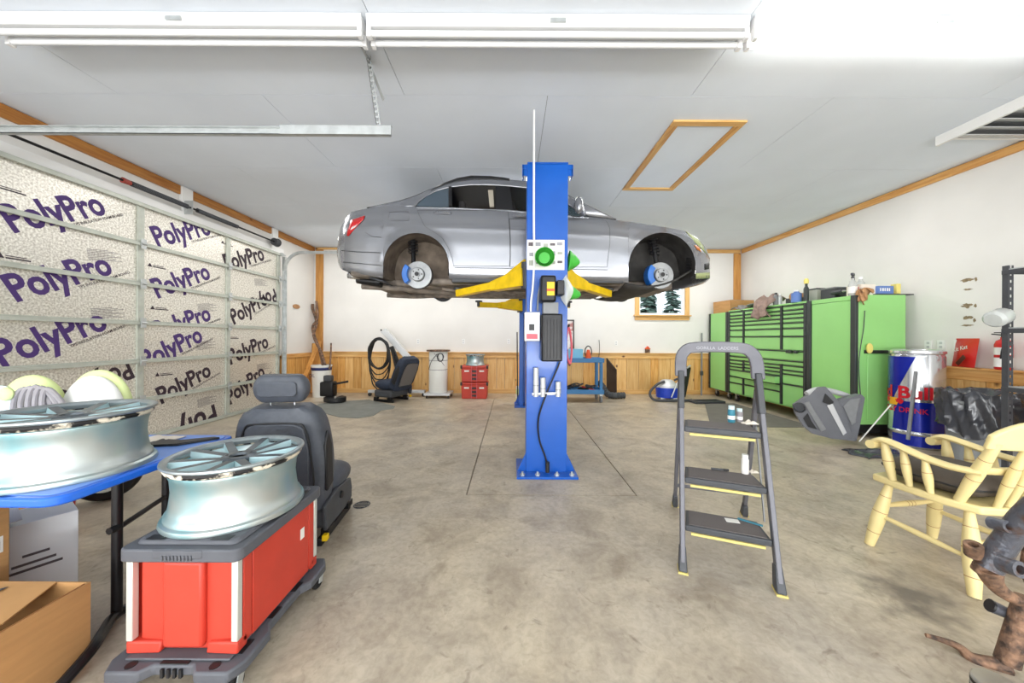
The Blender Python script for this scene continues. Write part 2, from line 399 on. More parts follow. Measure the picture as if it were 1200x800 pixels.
    def prism(s, poly, z0, z1, m=None, k=1.0):
        """polygon in local xy extruded from z0 to z1"""
        n = len(poly)
        cx = sum(p[0] for p in poly) / n; cy = sum(p[1] for p in poly) / n
        vs = [(x, y, z0) for x, y in poly] + [(cx + (x - cx) * k, cy + (y - cy) * k, z1) for x, y in poly]
        fs = [tuple(range(n))[::-1], tuple(range(n, 2 * n))] + [(i, (i + 1) % n, n + (i + 1) % n, n + i) for i in range(n)]
        return s.add(vs, fs, m)
    def plate(s, pts, th):
        """polygon of 3D points (planar) thickened along its normal"""
        P = [Vector(p) for p in pts]; n = len(P)
        nor = Vector((0, 0, 0))
        for i in range(n): nor += P[i].cross(P[(i + 1) % n])
        nor.normalize()
        vs = P + [p - nor * th for p in P]
        fs = [tuple(range(n)), tuple(range(n, 2 * n))[::-1]] + [(i, n + i, n + (i + 1) % n, (i + 1) % n) for i in range(n)]
        return s.add(vs, fs)
    def grid(s, fn, nu, nv, m=None, wrap=False):
        vs = [fn(i / nu, j / nv) for j in range(nv + 1) for i in range(nu + 1)]
        fs = [(j * (nu + 1) + i, j * (nu + 1) + i + 1, (j + 1) * (nu + 1) + i + 1, (j + 1) * (nu + 1) + i) for j in range(nv) for i in range(nu)]
        return s.add(vs, fs, m)
    def ball(s, c, rx, ry=None, rz=None, nu=16, nv=10, m=None, v0=0.0, v1=1.0):
        ry = ry or rx; rz = rz or rx
        prof = []
        mm = Matrix.Translation(c) @ Matrix.Diagonal((rx, ry, rz, 1))
        if m is not None: mm = m @ mm
        for j in range(nv + 1):
            a = -PI / 2 + PI * (v0 + (v1 - v0) * j / nv); prof.append((max(math.cos(a), 1e-6), math.sin(a)))
        return s.lathe(prof, nu, mm, caps=False)
    def build(s, name, material, parent=None, world=False, bevel=0.0, smooth=35, seg=2, solid=0.0, sub=0, weld=True, cuts=0):
        me = bpy.data.meshes.new(name)
        vs = s.v
        if parent is not None and world:
            inv = wm(parent).inverted(); vs = [inv @ v for v in vs]
        bm = bmesh.new()
        bv = [bm.verts.new(v) for v in vs]
        for f in s.f:
            g = []
            for i in f:
                if bv[i] not in g: g.append(bv[i])
            if len(g) < 3: continue
            try: bm.faces.new(g)
            except ValueError: pass
        if weld: bmesh.ops.remove_doubles(bm, verts=bm.verts, dist=1e-5)
        bmesh.ops.recalc_face_normals(bm, faces=bm.faces)
        bm.to_mesh(me); bm.free()
        me.materials.append(material)
        if smooth:
            me.polygons.foreach_set('use_smooth', [True] * len(me.polygons))
            me.set_sharp_from_angle(angle=math.radians(smooth))
        o = bpy.data.objects.new(name, me); COL.objects.link(o)
        if parent is not None: o.parent = parent
        if solid:
            d = o.modifiers.new('solid', 'SOLIDIFY'); d.thickness = solid; d.offset = 0
        if bevel:
            d = o.modifiers.new('bevel', 'BEVEL'); d.width = bevel; d.segments = seg; d.limit_method = 'ANGLE'; d.angle_limit = math.radians(40)
        if sub:
            d = o.modifiers.new('sub', 'SUBSURF'); d.levels = sub; d.render_levels = sub
        return o
def wm(o):
    m = o.matrix_basis.copy()
    while o.parent is not None:
        o = o.parent; m = o.matrix_basis @ m
    return m
def tag(o, label, cat, group=None, kind=None):
    o['label'] = label
    if cat: o['category'] = cat
    if group: o['group'] = group
    if kind: o['kind'] = kind
    return o
def thing(name, label, cat, loc=(0, 0, 0), rz=0.0, group=None):
    o = bpy.data.objects.new(name, None); COL.objects.link(o)
    o.empty_display_size = 0.1
    o.location = loc; o.rotation_euler = (0, 0, rz)
    o.matrix_basis = Matrix.Translation(loc) @ Matrix.Rotation(rz, 4, 'Z')
    return tag(o, label, cat, group)
def struct(o, label=None):
    o['kind'] = 'structure'
    if label: o['label'] = label
    return o
def kids(o): return list(o.children)
def dup(o, parent=None):
    c = o.copy(); COL.objects.link(c); c.parent = parent
    for k in kids(o): dup(k, c)
    return c
def text(name, body, material, parent, m, size=0.1, bold=0.0, xs=1.0, th=0.001, align='LEFT', clip=None, fit=None):
    cu = bpy.data.curves.new(name, 'FONT'); cu.body = body; cu.size = 1.0; cu.offset = bold; cu.align_x = align
    cu.resolution_u = 3
    to = bpy.data.objects.new(name, cu); COL.objects.link(to)
    dg = bpy.context.evaluated_depsgraph_get()
    me = bpy.data.meshes.new_from_object(to.evaluated_get(dg))
    bpy.data.objects.remove(to); bpy.data.curves.remove(cu)
    if fit:
        x0 = min(v.co.x for v in me.vertices); x1 = max(v.co.x for v in me.vertices)
        s = fit / (x1 - x0); off = Matrix.Translation((-x0 * s, 0, 0)) @ Matrix.Diagonal((s, s / xs, 1, 1))
    else: off = Matrix.Diagonal((size * xs, size, 1, 1))
    bm = bmesh.new(); bm.from_mesh(me)
    bmesh.ops.transform(bm, matrix=off, verts=bm.verts)
    for v in bm.verts: v.co.z += th
    bmesh.ops.transform(bm, matrix=m, verts=bm.verts)
    if clip:
        for co, no in clip:
            bmesh.ops.bisect_plane(bm, geom=bm.verts[:] + bm.edges[:] + bm.faces[:], plane_co=co, plane_no=no, clear_outer=True)
    if not bm.verts: bm.free(); return None
    nm = bpy.data.meshes.new(name); bm.to_mesh(nm); bm.free(); bpy.data.meshes.remove(me)
    nm.materials.append(material)
    o = bpy.data.objects.new(name, nm); COL.objects.link(o); o.parent = parent
    return o
def bezier(p0, p1, p2, p3, n):
    return [(1 - t) ** 3 * Vector(p0) + 3 * t * (1 - t) ** 2 * Vector(p1) + 3 * t * t * (1 - t) * Vector(p2) + t ** 3 * Vector(p3) for t in [i / n for i in range(n + 1)]]
def rrect(w, h, r, n=4, cx=0, cy=0):
    out = []
    for sx, sy, a in ((1, 1, 0), (-1, 1, PI / 2), (-1, -1, PI), (1, -1, 1.5 * PI)):
        for k in range(n + 1):
            t = a + PI / 2 * k / n; out.append((cx + sx * (w / 2 - r) + r * math.cos(t), cy + sy * (h / 2 - r) + r * math.sin(t)))
    return out

# ================================================================ the room
XL, XR, YF, YB, CE = -4.67, 5.40, -6.6, 8.05, 3.415
def root(name, kind='structure'):
    o = bpy.data.objects.new(name, None); COL.objects.link(o); o.empty_display_size = 0.1; o['kind'] = kind; return o
# floor: poured slabs with open joints round the lift pad
fl = struct(MB().box(XL - .1, XR + .1, YF - .1, YB + .1, -0.12, -0.014).build('floor', M['groove'], smooth=0))
PX0, PX1, PY0, PY1, G = -0.37, 1.04, 2.83, 7.25, 0.005
for a, b, c, d in ((XL, PX0 - G, YF, YB), (PX1 + G, XR, YF, YB), (PX0 - G, PX1 + G, YF, PY0 - G), (PX0 - G, PX1 + G, PY1 + G, YB), (PX0 + G, PX1 - G, PY0 + G, PY1 - G)):
    MB().box(a, b, c, d, -0.016, 0.0).build('slab', M['concrete'], fl, smooth=0)
# ceiling: painted plywood sheets
ce = struct(MB().box(XL - .1, XR + .1, YF - .1, YB + .1, CE + 0.009, CE + 0.12).build('ceiling', M['grey'], smooth=0))
rows = [YF, -5.56, -4.34, -3.12, -1.9, -0.68, 0.54, 1.76, 2.98, 4.24, 5.48, 6.72, YB]
for i in range(len(rows) - 1):
    off = -2.2 if i % 2 == 0 else -0.95
    xs = sorted([x for x in [off + 2.5 * k for k in range(-3, 5)] if XL + .2 < x < XR - .2]); xs = [XL] + xs + [XR]
    for j in range(len(xs) - 1):
        MB().box(xs[j] + .0025, xs[j + 1] - .0025, rows[i] + .002, rows[i + 1] - .002, CE, CE + 0.012).build('ceiling_panel', M['ceiling'], ce, smooth=0)
# walls
struct(MB().box(XL - .15, XL, YF - .15, YB + .15, 0, CE).build('wall_left', M['wall'], smooth=0))
wr = struct(MB().box(XR, XR + .15, YF - .15, YB + .15, 0, CE).build('wall_right', M['wall'], smooth=0))
struct(MB().box(XL, XR, YF - .15, YF, 0, CE).build('wall_front', M['wall'], smooth=0))
WX0, WX1, WZ0, WZ1 = 2.99, 4.07, 1.86, 2.72
wb = struct(MB().box(XL, WX0, YB, YB + .15, 0, CE).box(WX1, XR, YB, YB + .15, 0, CE).box(WX0, WX1, YB, YB + .15, 0, WZ0).box(WX0, WX1, YB, YB + .15, WZ1, CE).build('wall_back', M['wall'], smooth=0))
# wainscot boards
x = XL + .005; k = 0
M['pine_b'] = wood('honey_pine_boards', (232, 182, 108), (204, 142, 66), 'z')
while x < XR - .3:
    w = random.choice((.19, .24, .28, .28))
    MB().box(x, min(x + w - .006, XR - .02), YB - .022, YB - .001, 0.09, 0.86).build('plank', M['pine' if random.random() < .65 else 'pine_b'], wb, bevel=.004, smooth=0)
    x += w
y = 0.2
while y < 8.0:
    w = random.choice((.19, .24, .28))
    MB().box(XR - .10, XR - .001, y, min(y + w - .006, YB - .03), 0.09, 0.86).build('plank', M['pine' if random.random() < .6 else 'pine_b'], wr, bevel=.004, smooth=0)
    y += w
y = 6.84
wl = bpy.data.objects['wall_left']
while y < 7.98:
    MB().box(XL + .001, XL + .022, y, min(y + .234, YB - .08), 0.09, 0.86).build('plank', M['pine_b'], wl, bevel=.004, smooth=0); y += .24
struct(MB().box(XL + .001, XL + .045, 6.84, YB - .08, 0.862, 0.945).build('trim_31', M['pine_y'], bevel=.004))
struct(MB().box(XL + .001, XL + .030, 6.84, YB - .08, 0.0, 0.088).build('baseboard_left', M['pine_y'], bevel=.004))
struct(MB().box(XL + .01, XR - .12, YB - .03, YB - .001, 0.0, 0.10).build('baseboard_back', M['pine_x'], bevel=.004))
struct(MB().box(XL + .01, XR - .12, YB - .045, YB - .001, 0.84, 0.945).build('trim_1', M['pine_x'], bevel=.004))
struct(MB().box(XL + .01, XR - .12, YB - .075, YB - .001, 0.946, 0.966).build('trim_2', M['pine_x'], bevel=.004))
struct(MB().box(XR - .125, XR - .001, 0.2, YB - .05, 0.84, 0.965).build('trim_3', M['pine_y'], bevel=.004))
struct(MB().box(XR - .15, XR - .001, 0.2, YB - .05, 0.966, 0.986).build('trim_4', M['pine_y'], bevel=.004))
struct(MB().box(XR - .115, XR - .10, 0.2, YB - .05, 0.0, 0.10).build('baseboard_right', M['pine_y'], bevel=.004))
# ceiling-line trim and corner posts
n = 5
for a, b in ((2.35, 4.77), (4.94, 6.58), (6.74, YB - .03)):
    struct(MB().box(XL + .001, XL + .03, a, b, CE - .13, CE - .008).build('trim_%d' % n, M['beam'], bevel=.003)); n += 1
struct(MB().box(XL + .04, -1.2, YB - .03, YB - .001, CE - .055, CE - .008).build('trim_%d' % n, M['pine_x'], bevel=.003)); n += 1
struct(MB().box(3.6, XR - .04, YB - .03, YB - .001, CE - .09, CE - .008).build('trim_%d' % n, M['pine_x'], bevel=.003)); n += 1
struct(MB().box(XR - .03, XR - .001, 1.5, YB - .04, CE - .10, CE - .008).build('trim_%d' % n, M['pine_y'], bevel=.003)); n += 1
struct(MB().box(-4.62, -4.45, YB - .034, YB - .001, 0.97, CE - .06).build('trim_%d' % n, M['post'], bevel=.003)); n += 1
struct(MB().box(5.21, 5.37, YB - .036, YB - .001, 0.97, CE - .10).build('trim_%d' % n, M['post'], bevel=.003)); n += 1
# door header boards and the two white blocks between the beam lengths
struct(MB().box(XL + .001, XL + .05, 2.2, 6.9, 2.93, 3.06).build('trim_%d' % n, M['white'], bevel=.003)); n += 1
struct(MB().box(XL + .001, XL + .035, 2.2, 6.9, 3.062, 3.20).build('trim_%d' % n, M['wall'], bevel=.003)); n += 1
for a, b in ((4.775, 4.935), (6.585, 6.735)):
    struct(MB().box(XL + .001, XL + .05, a, b, 3.06, CE - .008).build('trim_%d' % n, M['white'], bevel=.003)); n += 1

# window in the back wall, its outdoor view beyond
w1 = root('window_1')
f = 0.10
MB().box(WX0 - f, WX0, YB - .03, YB - .001, WZ0, WZ1).build('casing', M['pine'], w1, bevel=.003)
MB().box(WX1, WX1 + f, YB - .03, YB - .001, WZ0, WZ1).build('casing', M['pine'], w1, bevel=.003)
MB().box(WX0 - f - .02, WX1 + f + .02, YB - .03, YB - .001, WZ1, WZ1 + f).build('casing', M['pine_x'], w1, bevel=.003)
MB().box(WX0 - f - .03, WX1 + f + .03, YB - .07, YB - .001, WZ0 - .03, WZ0).build('window_sill', M['pine_x'], w1, bevel=.004)
MB().box(WX0 - f, WX1 + f, YB - .028, YB - .001, WZ0 - .12, WZ0 - .031).build('apron', M['pine_x'], w1, bevel=.003)
mx = (WX0 + WX1) / 2 - .04
sf = MB()
for a, b, c, d in ((WX0, WX0 + .045, WZ0, WZ1), (WX1 - .045, WX1, WZ0, WZ1), (mx - .04, mx + .04, WZ0, WZ1)):
    sf.box(a, b, YB + .03, YB + .09, c, d)
for a, b in ((WX0 + .046, mx - .041), (mx + .041, WX1 - .046)):
    sf.box(a, b, YB + .031, YB + .089, WZ0, WZ0 + .05).box(a, b, YB + .031, YB + .089, WZ1 - .05, WZ1)
sf.build('sash', M['white'], w1, bevel=.003)
for a, b in ((WX0 + .046, mx - .041), (mx + .041, WX1 - .046)):
    MB().box(a, b, YB + .055, YB + .061, WZ0 + .05, WZ1 - .05).build('pane', M['clear'], w1, smooth=0)
struct(MB().grid(lambda u, v: (-10 + 36 * u, YB + 1 + 30 * v, 0.1 + .35 * math.sin(9 * u) * v + 1.6 * v), 18, 10).build('ground', M['snow'], solid=.05))
def evergreen(x, y, h, r, label):
    t = thing('evergreen_tree', label, 'tree', (x, y, 0.05))
    MB().tube([(0, 0, 0), (0, 0, h * .5), (0, 0, h * .97)], [.12, .08, .015], 8).build('trunk', M['bark'], t)
    fo = MB(); rn = random.Random(int(x * 100))
    for i in range(420):
        q = rn.random() ** .8; z = h * (.12 + .86 * q); rr = r * (1.02 - q) * (.35 + .65 * rn.random()) + .05; a = rn.random() * 2 * PI
        d = Vector((math.cos(a), math.sin(a), -.25)); p = Vector((0, 0, z + .1)); e = p + d * rr
        s = Vector((-d.y, d.x, 0)) * (.10 + .12 * rn.random()); e2 = p + d * rr * .45
        fo.add([p, e2 + s, e, e2 - s, e2 + Vector((0, 0, .05))], [(0, 1, 4), (1, 2, 4), (2, 3, 4), (3, 0, 4)])
    fo.build('foliage', M['needle'], t, smooth=0, weld=False)
evergreen(5.0, 12.6, 4.6, 1.0, 'dark evergreen tree outside, behind the left pane of the small window')
evergreen(6.85, 14.6, 4.4, 1.15, 'dark evergreen tree outside, behind the right pane of the small window')

# ---------------------------------------------------------------- insulated overhead door in the left wall
dr = root('door_1')
XD = -4.60
ZR = [0.03, 0.51, 0.994, 1.464, 1.945, 2.435, 2.92]
YC = [1.45, 2.72, 4.21, 5.51, 6.69]
for c in range(4):
    for r in range(6):
        MB().box(XD - .03, XD, YC[c] + .004, YC[c + 1] - .004, ZR[r] + .004, ZR[r + 1] - .004).build('foam_panel', M['foil'], dr, smooth=0)
for yy in YC:
    sb = MB().box(XD + .001, XD + .022, yy - .038, yy + .038, 0.03, 2.92)
    st = sb.build('stile', M['galv_door'], dr, bevel=.002)
    hb = MB()
    for zz in ZR[1:-1]:
        hb.box(XD + .05, XD + .058, yy - .03, yy + .03, zz - .06, zz + .06).cyl((XD + .062, yy - .032, zz), (XD + .062, yy + .032, zz), .012, 8)
        for dz in (-.15, .15): hb.cyl((XD + .022, yy, zz + dz), (XD + .028, yy, zz + dz), .008, 6)
    hb.build('hinge', M['galv'], dr)
for zz in ZR:
    MB().box(XD + .023, XD + .048, YC[0] - .03, YC[-1] + .03, zz - .024, zz + .010).build('rail', M['galv_door'], dr, bevel=.002)
    MB().box(XD + .023, XD + .036, YC[0] - .03, YC[-1] + .03, zz + .012, zz + .026).build('rail', M['galv_door'], dr, bevel=.002)
MB().box(XD - .02, XD + .03, YC[0], YC[-1], 0.0, 0.028).build('bottom_seal', M['rubber'], dr, smooth=0)
# printing on the boards; a and b are the two ends of the baseline of each word
def print_word(a, b, rows_, flip=False, mt='purple', body='PolyPro', sub=True, logo=False):
    A = onx(a[0], a[1], XD); B = onx(b[0], b[1], XD)
    dy, dz = B.y - A.y, B.z - A.z
    L = math.hypot(dy, dz); an = math.atan2(dz, dy)
    def mm(ox, oy, rot=an):
        cx, cz = math.cos(an), math.sin(an)
        y, z = A.y + ox * cx - oy * cz, A.z + ox * cz + oy * cx
        return Matrix(((0, 0, 1, XD), (math.cos(rot), -math.sin(rot), 0, y), (math.sin(rot), math.cos(rot), 0, z), (0, 0, 0, 1)))
    clip = None
    if rows_: clip = [((XD, 0, ZR[rows_[0]] + .006), (0, 0, -1)), ((XD, 0, ZR[rows_[1]] - .006), (0, 0, 1))]
    text('lettering', body, M[mt], dr, mm(0, 0), fit=L, bold=.03, xs=.80, th=.0015, clip=clip)
    if sub: text('small_lettering', 'TPS INSULATION FOAM BOARD', M['blackprint'], dr, mm(L * .56, -.055), fit=.62 * L, bold=.012, xs=.9, th=.0015, clip=clip)
    if logo:
        p = mm(.06, L * .46, 0)
        lb = MB().add([(0, 0, .0015), (.06, 0, .0015), (.03, .05, .0015)], [(0, 1, 2)], p)
        lb.add([(.065, .022, .0015), (.20, .022, .0015), (.20, .03, .0015), (.065, .03, .0015)], [(0, 1, 2, 3)], p)
        lb.add([(.065, .0, .0015), (.23, .0, .0015), (.23, .013, .0015), (.065, .013, .0015)], [(0, 1, 2, 3)], p)
        lb.build('small_emblem', M['blackprint'], dr, smooth=0)
        gb = MB()
        for i in range(9): gb.add([(L * .62, -.10 - .014 * i, .0012), (L * .62 + .20 + .06 * ((i * 7) % 3), -.10 - .014 * i, .0012), (L * .62 + .20 + .06 * ((i * 7) % 3), -.105 - .014 * i, .0012), (L * .62, -.105 - .014 * i, .0012)], [(0, 1, 2, 3)], mm(0, 0, an * .3))
        gb.build('fine_print', M['greyprint'], dr, smooth=0)
print_word((16, 272), (126, 250), None, logo=True)
print_word((19.5, 353), (133.5, 319.5), None, logo=True)
print_word((3, 430), (127.5, 384), None)
print_word((150, 424), (60, 462), (1, 2), mt='blackprint', sub=False)
print_word((185, 289), (248, 274), (5, 6), logo=False)
print_word((185, 349), (247.5, 325.4), None, logo=True)
print_word((184, 398), (248, 374), (3, 4), logo=True)
print_word((171, 433), (238.5, 398.5), (2, 3))
print_word((189, 473), (248, 439), None, mt='blackprint', logo=True)
print_word((251, 474), (205, 499), (0, 1), mt='blackprint', body='Poly', sub=False)
print_word((266, 317), (310.5, 304), None, mt='blackprint', logo=True)
print_word((321.4, 338.4), (282, 360), (4, 5), mt='blackprint', sub=False)
print_word((274, 380), (314, 355.5), None, mt='blackprint')
print_word((270, 427), (315, 406), None, mt='blackprint', logo=True)
print_word((269.5, 474), (311, 439), None, mt='blackprint')
# door gear: torsion shaft with springs and drum, tracks
ts = thing('torsion_shaft', 'dark torsion spring shaft above the foil-lined overhead door', 'spring', (XL + .14, 4.4, 3.11))
MB().cyl((0, -1.9, 0), (0, 2.2, 0), .014, 10).build('shaft', M['blackmetal'], ts)
for a, b in ((-.35, .36), (.5, 1.15)):
    pts = []
    N = 46
    sb = MB()
    for i in range(N * 8 + 1):
        t = i / 8 * 2 * PI; pts.append((.027 * math.cos(t), a + (b - a) * i / (N * 8), .027 * math.sin(t)))
    sb.tube(pts, .0065, 5).build('spring', M['dkgrey'], ts)
MB().cyl((0, -.44, 0), (0, -.36, 0), .034, 12, r2=.028).build('spring_cone', mat('red_cone', (150, 60, 50), .5), ts)
MB().cyl((0, 1.16, 0), (0, 1.22, 0), .03, 12).build('spring_cone', M['dkgrey'], ts)
MB().box(-.13, .03, .40, .406, -.09, .10).box(-.13, -.125, .34, .47, -.09, .10).build('bearing_plate', M['galv'], ts)
MB().cyl((0, 2.08, 0), (0, 2.17, 0), .07, 20).cyl((0, 2.16, 0), (0, 2.18, 0), .08, 20).build('cable_drum', M['dkgrey'], ts)
def channel(mb, pts, w=.05, d=.03):
    for i in range(len(pts) - 1):
        mb.bar(pts[i], pts[i + 1], w, .004, up=(0, 1, 0)); mb.bar(Vector(pts[i]), Vector(pts[i + 1]), .004, w, up=(0, 1, 0))
tr = thing('door_track', 'near galvanised door track hung across under the ceiling on a perforated bracket', 'track', (-2.7, 2.55, 2.83))
MB().box(-1.95, 1.79, -.025, .005, -.03, -.026).box(-1.95, 1.79, .002, .006, -.03, .03).box(-1.95, 1.79, -.02, .005, .026, .03).box(-1.95, 1.79, -.025, -.021, -.03, -.012).build('rail', M['galv'], tr)
MB().box(.98, 1.80, -.035, -.008, .032, .036).box(.98, 1.80, -.035, -.031, -.034, .034).build('reinforcing_angle', M['galv'], tr)
hb = MB()
for i in range(14):
    z0 = .03 + i * (.54 / 14); z1 = z0 + .54 / 14
    for a, b, c, d in ((.0, .009, 0, .0385), (.023, .032, 0, .0385), (.009, .023, .0, .016)):
        hb.box(1.68 - .0058 * i + a, 1.68 - .0058 * i + b, -.004, 0, z0 + c, z0 + d)
    hb.box(1.68 - .0058 * i, 1.684 - .0058 * i, -.004, .03, z0, z1)
hb.box(1.60, 1.61, -.1, .08, .555, .58).bar((1.605, 0, .56), (1.70, .08, .30), .03, .004).build('perforated_bracket', M['galv'], tr)
tf = thing('door_track', 'far galvanised door track curving up beside the back corner of the overhead door', 'track', (-4.5, 6.78, 0))
MB().box(-.045, -.040, -.03, .03, .02, 2.62).box(-.045, .0, .026, .03, .02, 2.62).build('vertical_rail', M['galv'], tf)
arc = [(-.02 + .36 * (1 - math.cos(t)), 0, 2.62 + .36 * math.sin(t)) for t in [PI / 2 * i / 10 for i in range(11)]] + [(3.4, 0, 2.98)]
cb = MB()
for i in range(len(arc) - 1): cb.bar(arc[i], arc[i + 1], .05, .04, up=(0, 1, 0))
cb.build('curved_rail', M['galv'], tf)
rb = MB()
for zz in ZR: rb.cyl((-.03, -.08, zz), (-.03, .03, zz), .014, 8).box(-.08, -.02, -.07, -.03, zz - .03, zz + .03)
rb.build('roller', M['galv'], tf)
MB().box(-.1, -.04, .04, .10, .0, 2.9).build('jamb_angle', M['galv'], tf)

# ---------------------------------------------------------------- ceiling: strip lights, hatch, vent
for i, (x0, x1, lab, on) in enumerate(((-3.44, -.995, 'unlit white strip light on the ceiling at the left, above the door track', 0),
                                  (-.965, 1.545, 'unlit white strip light in the middle of the ceiling row', 0),
                                  (1.575, 4.05, 'glowing white strip light at the right end of the ceiling row', 1))):
    t = thing('strip_light', lab, 'ceiling light', ((x0 + x1) / 2, 2.28, CE))
    h = (x1 - x0) / 2
    MB().add([(-h, -.06, -.002), (h, -.06, -.002), (h, .08, -.002), (-h, .08, -.002), (-h, -.045, -.075), (h, -.045, -.075), (h, .06, -.075), (-h, .06, -.075)],
             [(0, 1, 5, 4), (1, 2, 6, 5), (2, 3, 7, 6), (3, 0, 4, 7), (4, 5, 6, 7), (3, 2, 1, 0)]).build('housing', M['white_metal'], t, bevel=.004)
    for yy in (-.03, .045):
        MB().cyl((-h + .03, yy, -.115), (h - .03, yy, -.115), .019, 14).build('tube', M['tube_on' if on else 'tube_off'], t)
    for s in (-1, 1):
        for yy in (-.03, .045): MB().box(s * h - (.03 if s > 0 else 0), s * h + (.03 if s < 0 else 0), yy - .02, yy + .02, -.145, -.073).build('socket', M['white_metal'], t, bevel=.004)
    MB().box(-.05, .05, -.062, -.05, -.055, -.03).build('cover_clip', M['galv'], t)
ht = thing('attic_hatch', 'pine-framed white attic hatch in the ceiling right of the blue post', 'hatch', (0, 0, 0))
c = [onz(792, 140, CE - .001), onz(874, 140, CE - .001), onz(790, 222, CE - .001), onz(728, 221, CE - .001)]
x0, x1 = (c[0].x + c[3].x) / 2, (c[1].x + c[2].x) / 2; y0, y1 = c[0].y, c[2].y
ht.location = ((x0 + x1) / 2, (y0 + y1) / 2, CE); ht.matrix_basis = Matrix.Translation(ht.location)
hx, hy, f = (x1 - x0) / 2, (y1 - y0) / 2, .075
MB().box(-hx, hx, -hy, -hy + f, -.02, -.001).build('frame', M['pine_x'], ht, bevel=.003)
MB().box(-hx, hx, hy - f, hy, -.02, -.001).build('frame', M['pine_x'], ht, bevel=.003)
for s in (-1, 1): MB().box(s * hx - (f if s > 0 else 0), s * hx + (f if s < 0 else 0), -hy + f + .001, hy - f - .001, -.02, -.001).build('frame', M['pine_y'], ht, bevel=.003)
MB().box(-hx + f + .005, hx - f - .005, -hy + f + .005, hy - f - .005, -.008, -.001).build('hatch_panel', M['ceiling'], ht, smooth=0)
vt = thing('louvred_vent', 'white boxed louvre vent on the ceiling at the right wall', 'vent', (4.86, 2.85, CE))
MB().box(-.47, -.44, -.75, .70, -.10, -.001).build('frame', M['white'], vt, bevel=.003)
MB().box(-.439, .50, .67, .70, -.03, -.001).box(-.439, .50, -.75, -.72, -.10, -.001).build('frame', M['white'], vt, bevel=.003)
MB().box(-.44, .50, -.72, .67, -.008, -.002).build('back_plate', M['grey'], vt)
for i in range(11): MB().box(-.435, .50, -.055, .055, -.003, .003, T(0, -.66 + .125 * i, -.05, rx=.38)).build('slat', M['ltgrey'], vt, smooth=0)

# ================================================================ the silver saloon car on the lift
def lerp(tab, x):
    if x <= tab[0][0]: return tab[0][1]
    for (a, b), (c, d) in zip(tab, tab[1:]):
        if x <= c: return b + (d - b) * (x - a) / (c - a) if c > a else d
    return tab[-1][1]
YC0 = 4.885                                  # the car's centre plane
TOPL = [(395, 293), (396.5, 278), (399, 267), (405, 256), (412, 248), (440, 242), (460, 240.5), (487, 242), (595, 245.5), (660, 251.5), (705, 255.5), (740, 260), (780, 266), (805, 271), (818, 279), (827, 290), (832, 303)]
LOWL = [(395, 300), (396.5, 309), (400, 316), (420, 320.5), (449, 326), (526, 327), (600, 328.5), (713, 330), (736, 331), (815.5, 327), (832, 326)]
WID = [(395, .56), (396.5, .66), (399, .73), (405, .79), (412, .825), (425, .858), (445, .878), (470, .885), (785, .885), (800, .868), (812, .835), (822, .79), (828, .73), (832, .64)]
ARCH = [(487.5, 311.5, 38.7), (776.0, 312.0, 39.5)]
INS = [(0, .055), (.06, .022), (.12, .02), (.3, .008), (.5, 0), (.66, .003), (.74, .0), (.78, .014), (.9, .03), (1, .075)]
def low(px):
    y = lerp(LOWL, px)
    for cx, cy, r in ARCH:
        d = abs(px - cx)
        if d < r: y = min(y, cy - math.sqrt(r * r - d * d))
    return y
def sfrac(px, py):
    l0 = lerp(LOWL, px); t = lerp(TOPL, px)
    return max(0, min(1, (l0 - py) / max(l0 - t, 1e-3)))
def flare(px, py):
    f = 0
    for cx, cy, r in ARCH:
        d = math.hypot(px - cx, py - cy) - r
        if -2 < d < 9 and py < cy + 6: f = max(f, .016 * (1 - max(d, 0) / 9))
    return f
def yo(px, py): return lerp(WID, px) - lerp(INS, sfrac(px, py)) + flare(px, py)
def sp(px, py, off=0.0):
    return at(px, py, YC0 - yo(px, py) - off)
def mir(p): return Vector((p[0], 2 * YC0 - p[1], p[2]))
car = thing('car', 'silver four-door saloon car without wheels, raised high on the blue lift', 'car', (0.1, YC0, 1.95))
stn = sorted(set([395, 395.7, 396.5, 397.6, 399, 402, 405, 408.5, 412, 418, 425, 432, 440, 444, 448.79] + [449 + i * 2.2 for i in range(0, 36)] + [526.21, 530] + [535 + 12 * i for i in range(17)] + [733, 736.49] + [736.6 + 2.24 * i for i in range(36)] + [815.51, 818, 820, 822, 825, 828, 830, 831.2, 832]))
rowsS = [0, .05, .1, .2, .3, .4, .5, .58, .66, .72, .75, .78, .84, .9, .95, 1.0]
def half(side):
    mb = MB(); nR = len(rowsS); vs = []
    for px in stn:
        a, b = low(px), lerp(TOPL, px)
        for s in rowsS:
            p = sp(px, a + (b - a) * s); vs.append(p if side < 0 else mir(p))
    fs = [(i * nR + j, (i + 1) * nR + j, (i + 1) * nR + j + 1, i * nR + j + 1) for i in range(len(stn) - 1) for j in range(nR - 1)]
    mb.add(vs, fs); return mb, vs, nR
b1, v1, nR = half(-1); b2, v2, _ = half(1)
body = MB(); body.v = b1.v + b2.v; body.f = b1.f + [tuple(i + len(b1.v) for i in f)[::-1] for f in b2.f]
nS = len(stn)
def crossrow(i, j, crown=0.0, n=8):
    a, b = v1[i * nR + j], v2[i * nR + j]; return [a.lerp(b, k / n) + Vector((0, 0, crown * math.sin(PI * k / n))) for k in range(n + 1)]
def bulge(rws, push):
    out = []
    for r in rws:
        n = len(r) - 1; out.append([p + Vector((push * math.sin(PI * k / n), 0, 0)) for k, p in enumerate(r)])
    return out
def skin(mb, rws):
    n = len(rws[0]); vs = [p for r in rws for p in r]
    mb.add(vs, [(i * n + k, i * n + k + 1, (i + 1) * n + k + 1, (i + 1) * n + k) for i in range(len(rws) - 1) for k in range(n - 1)])
skin(body, bulge([crossrow(0, j) for j in range(nR)], -.10))        # tail
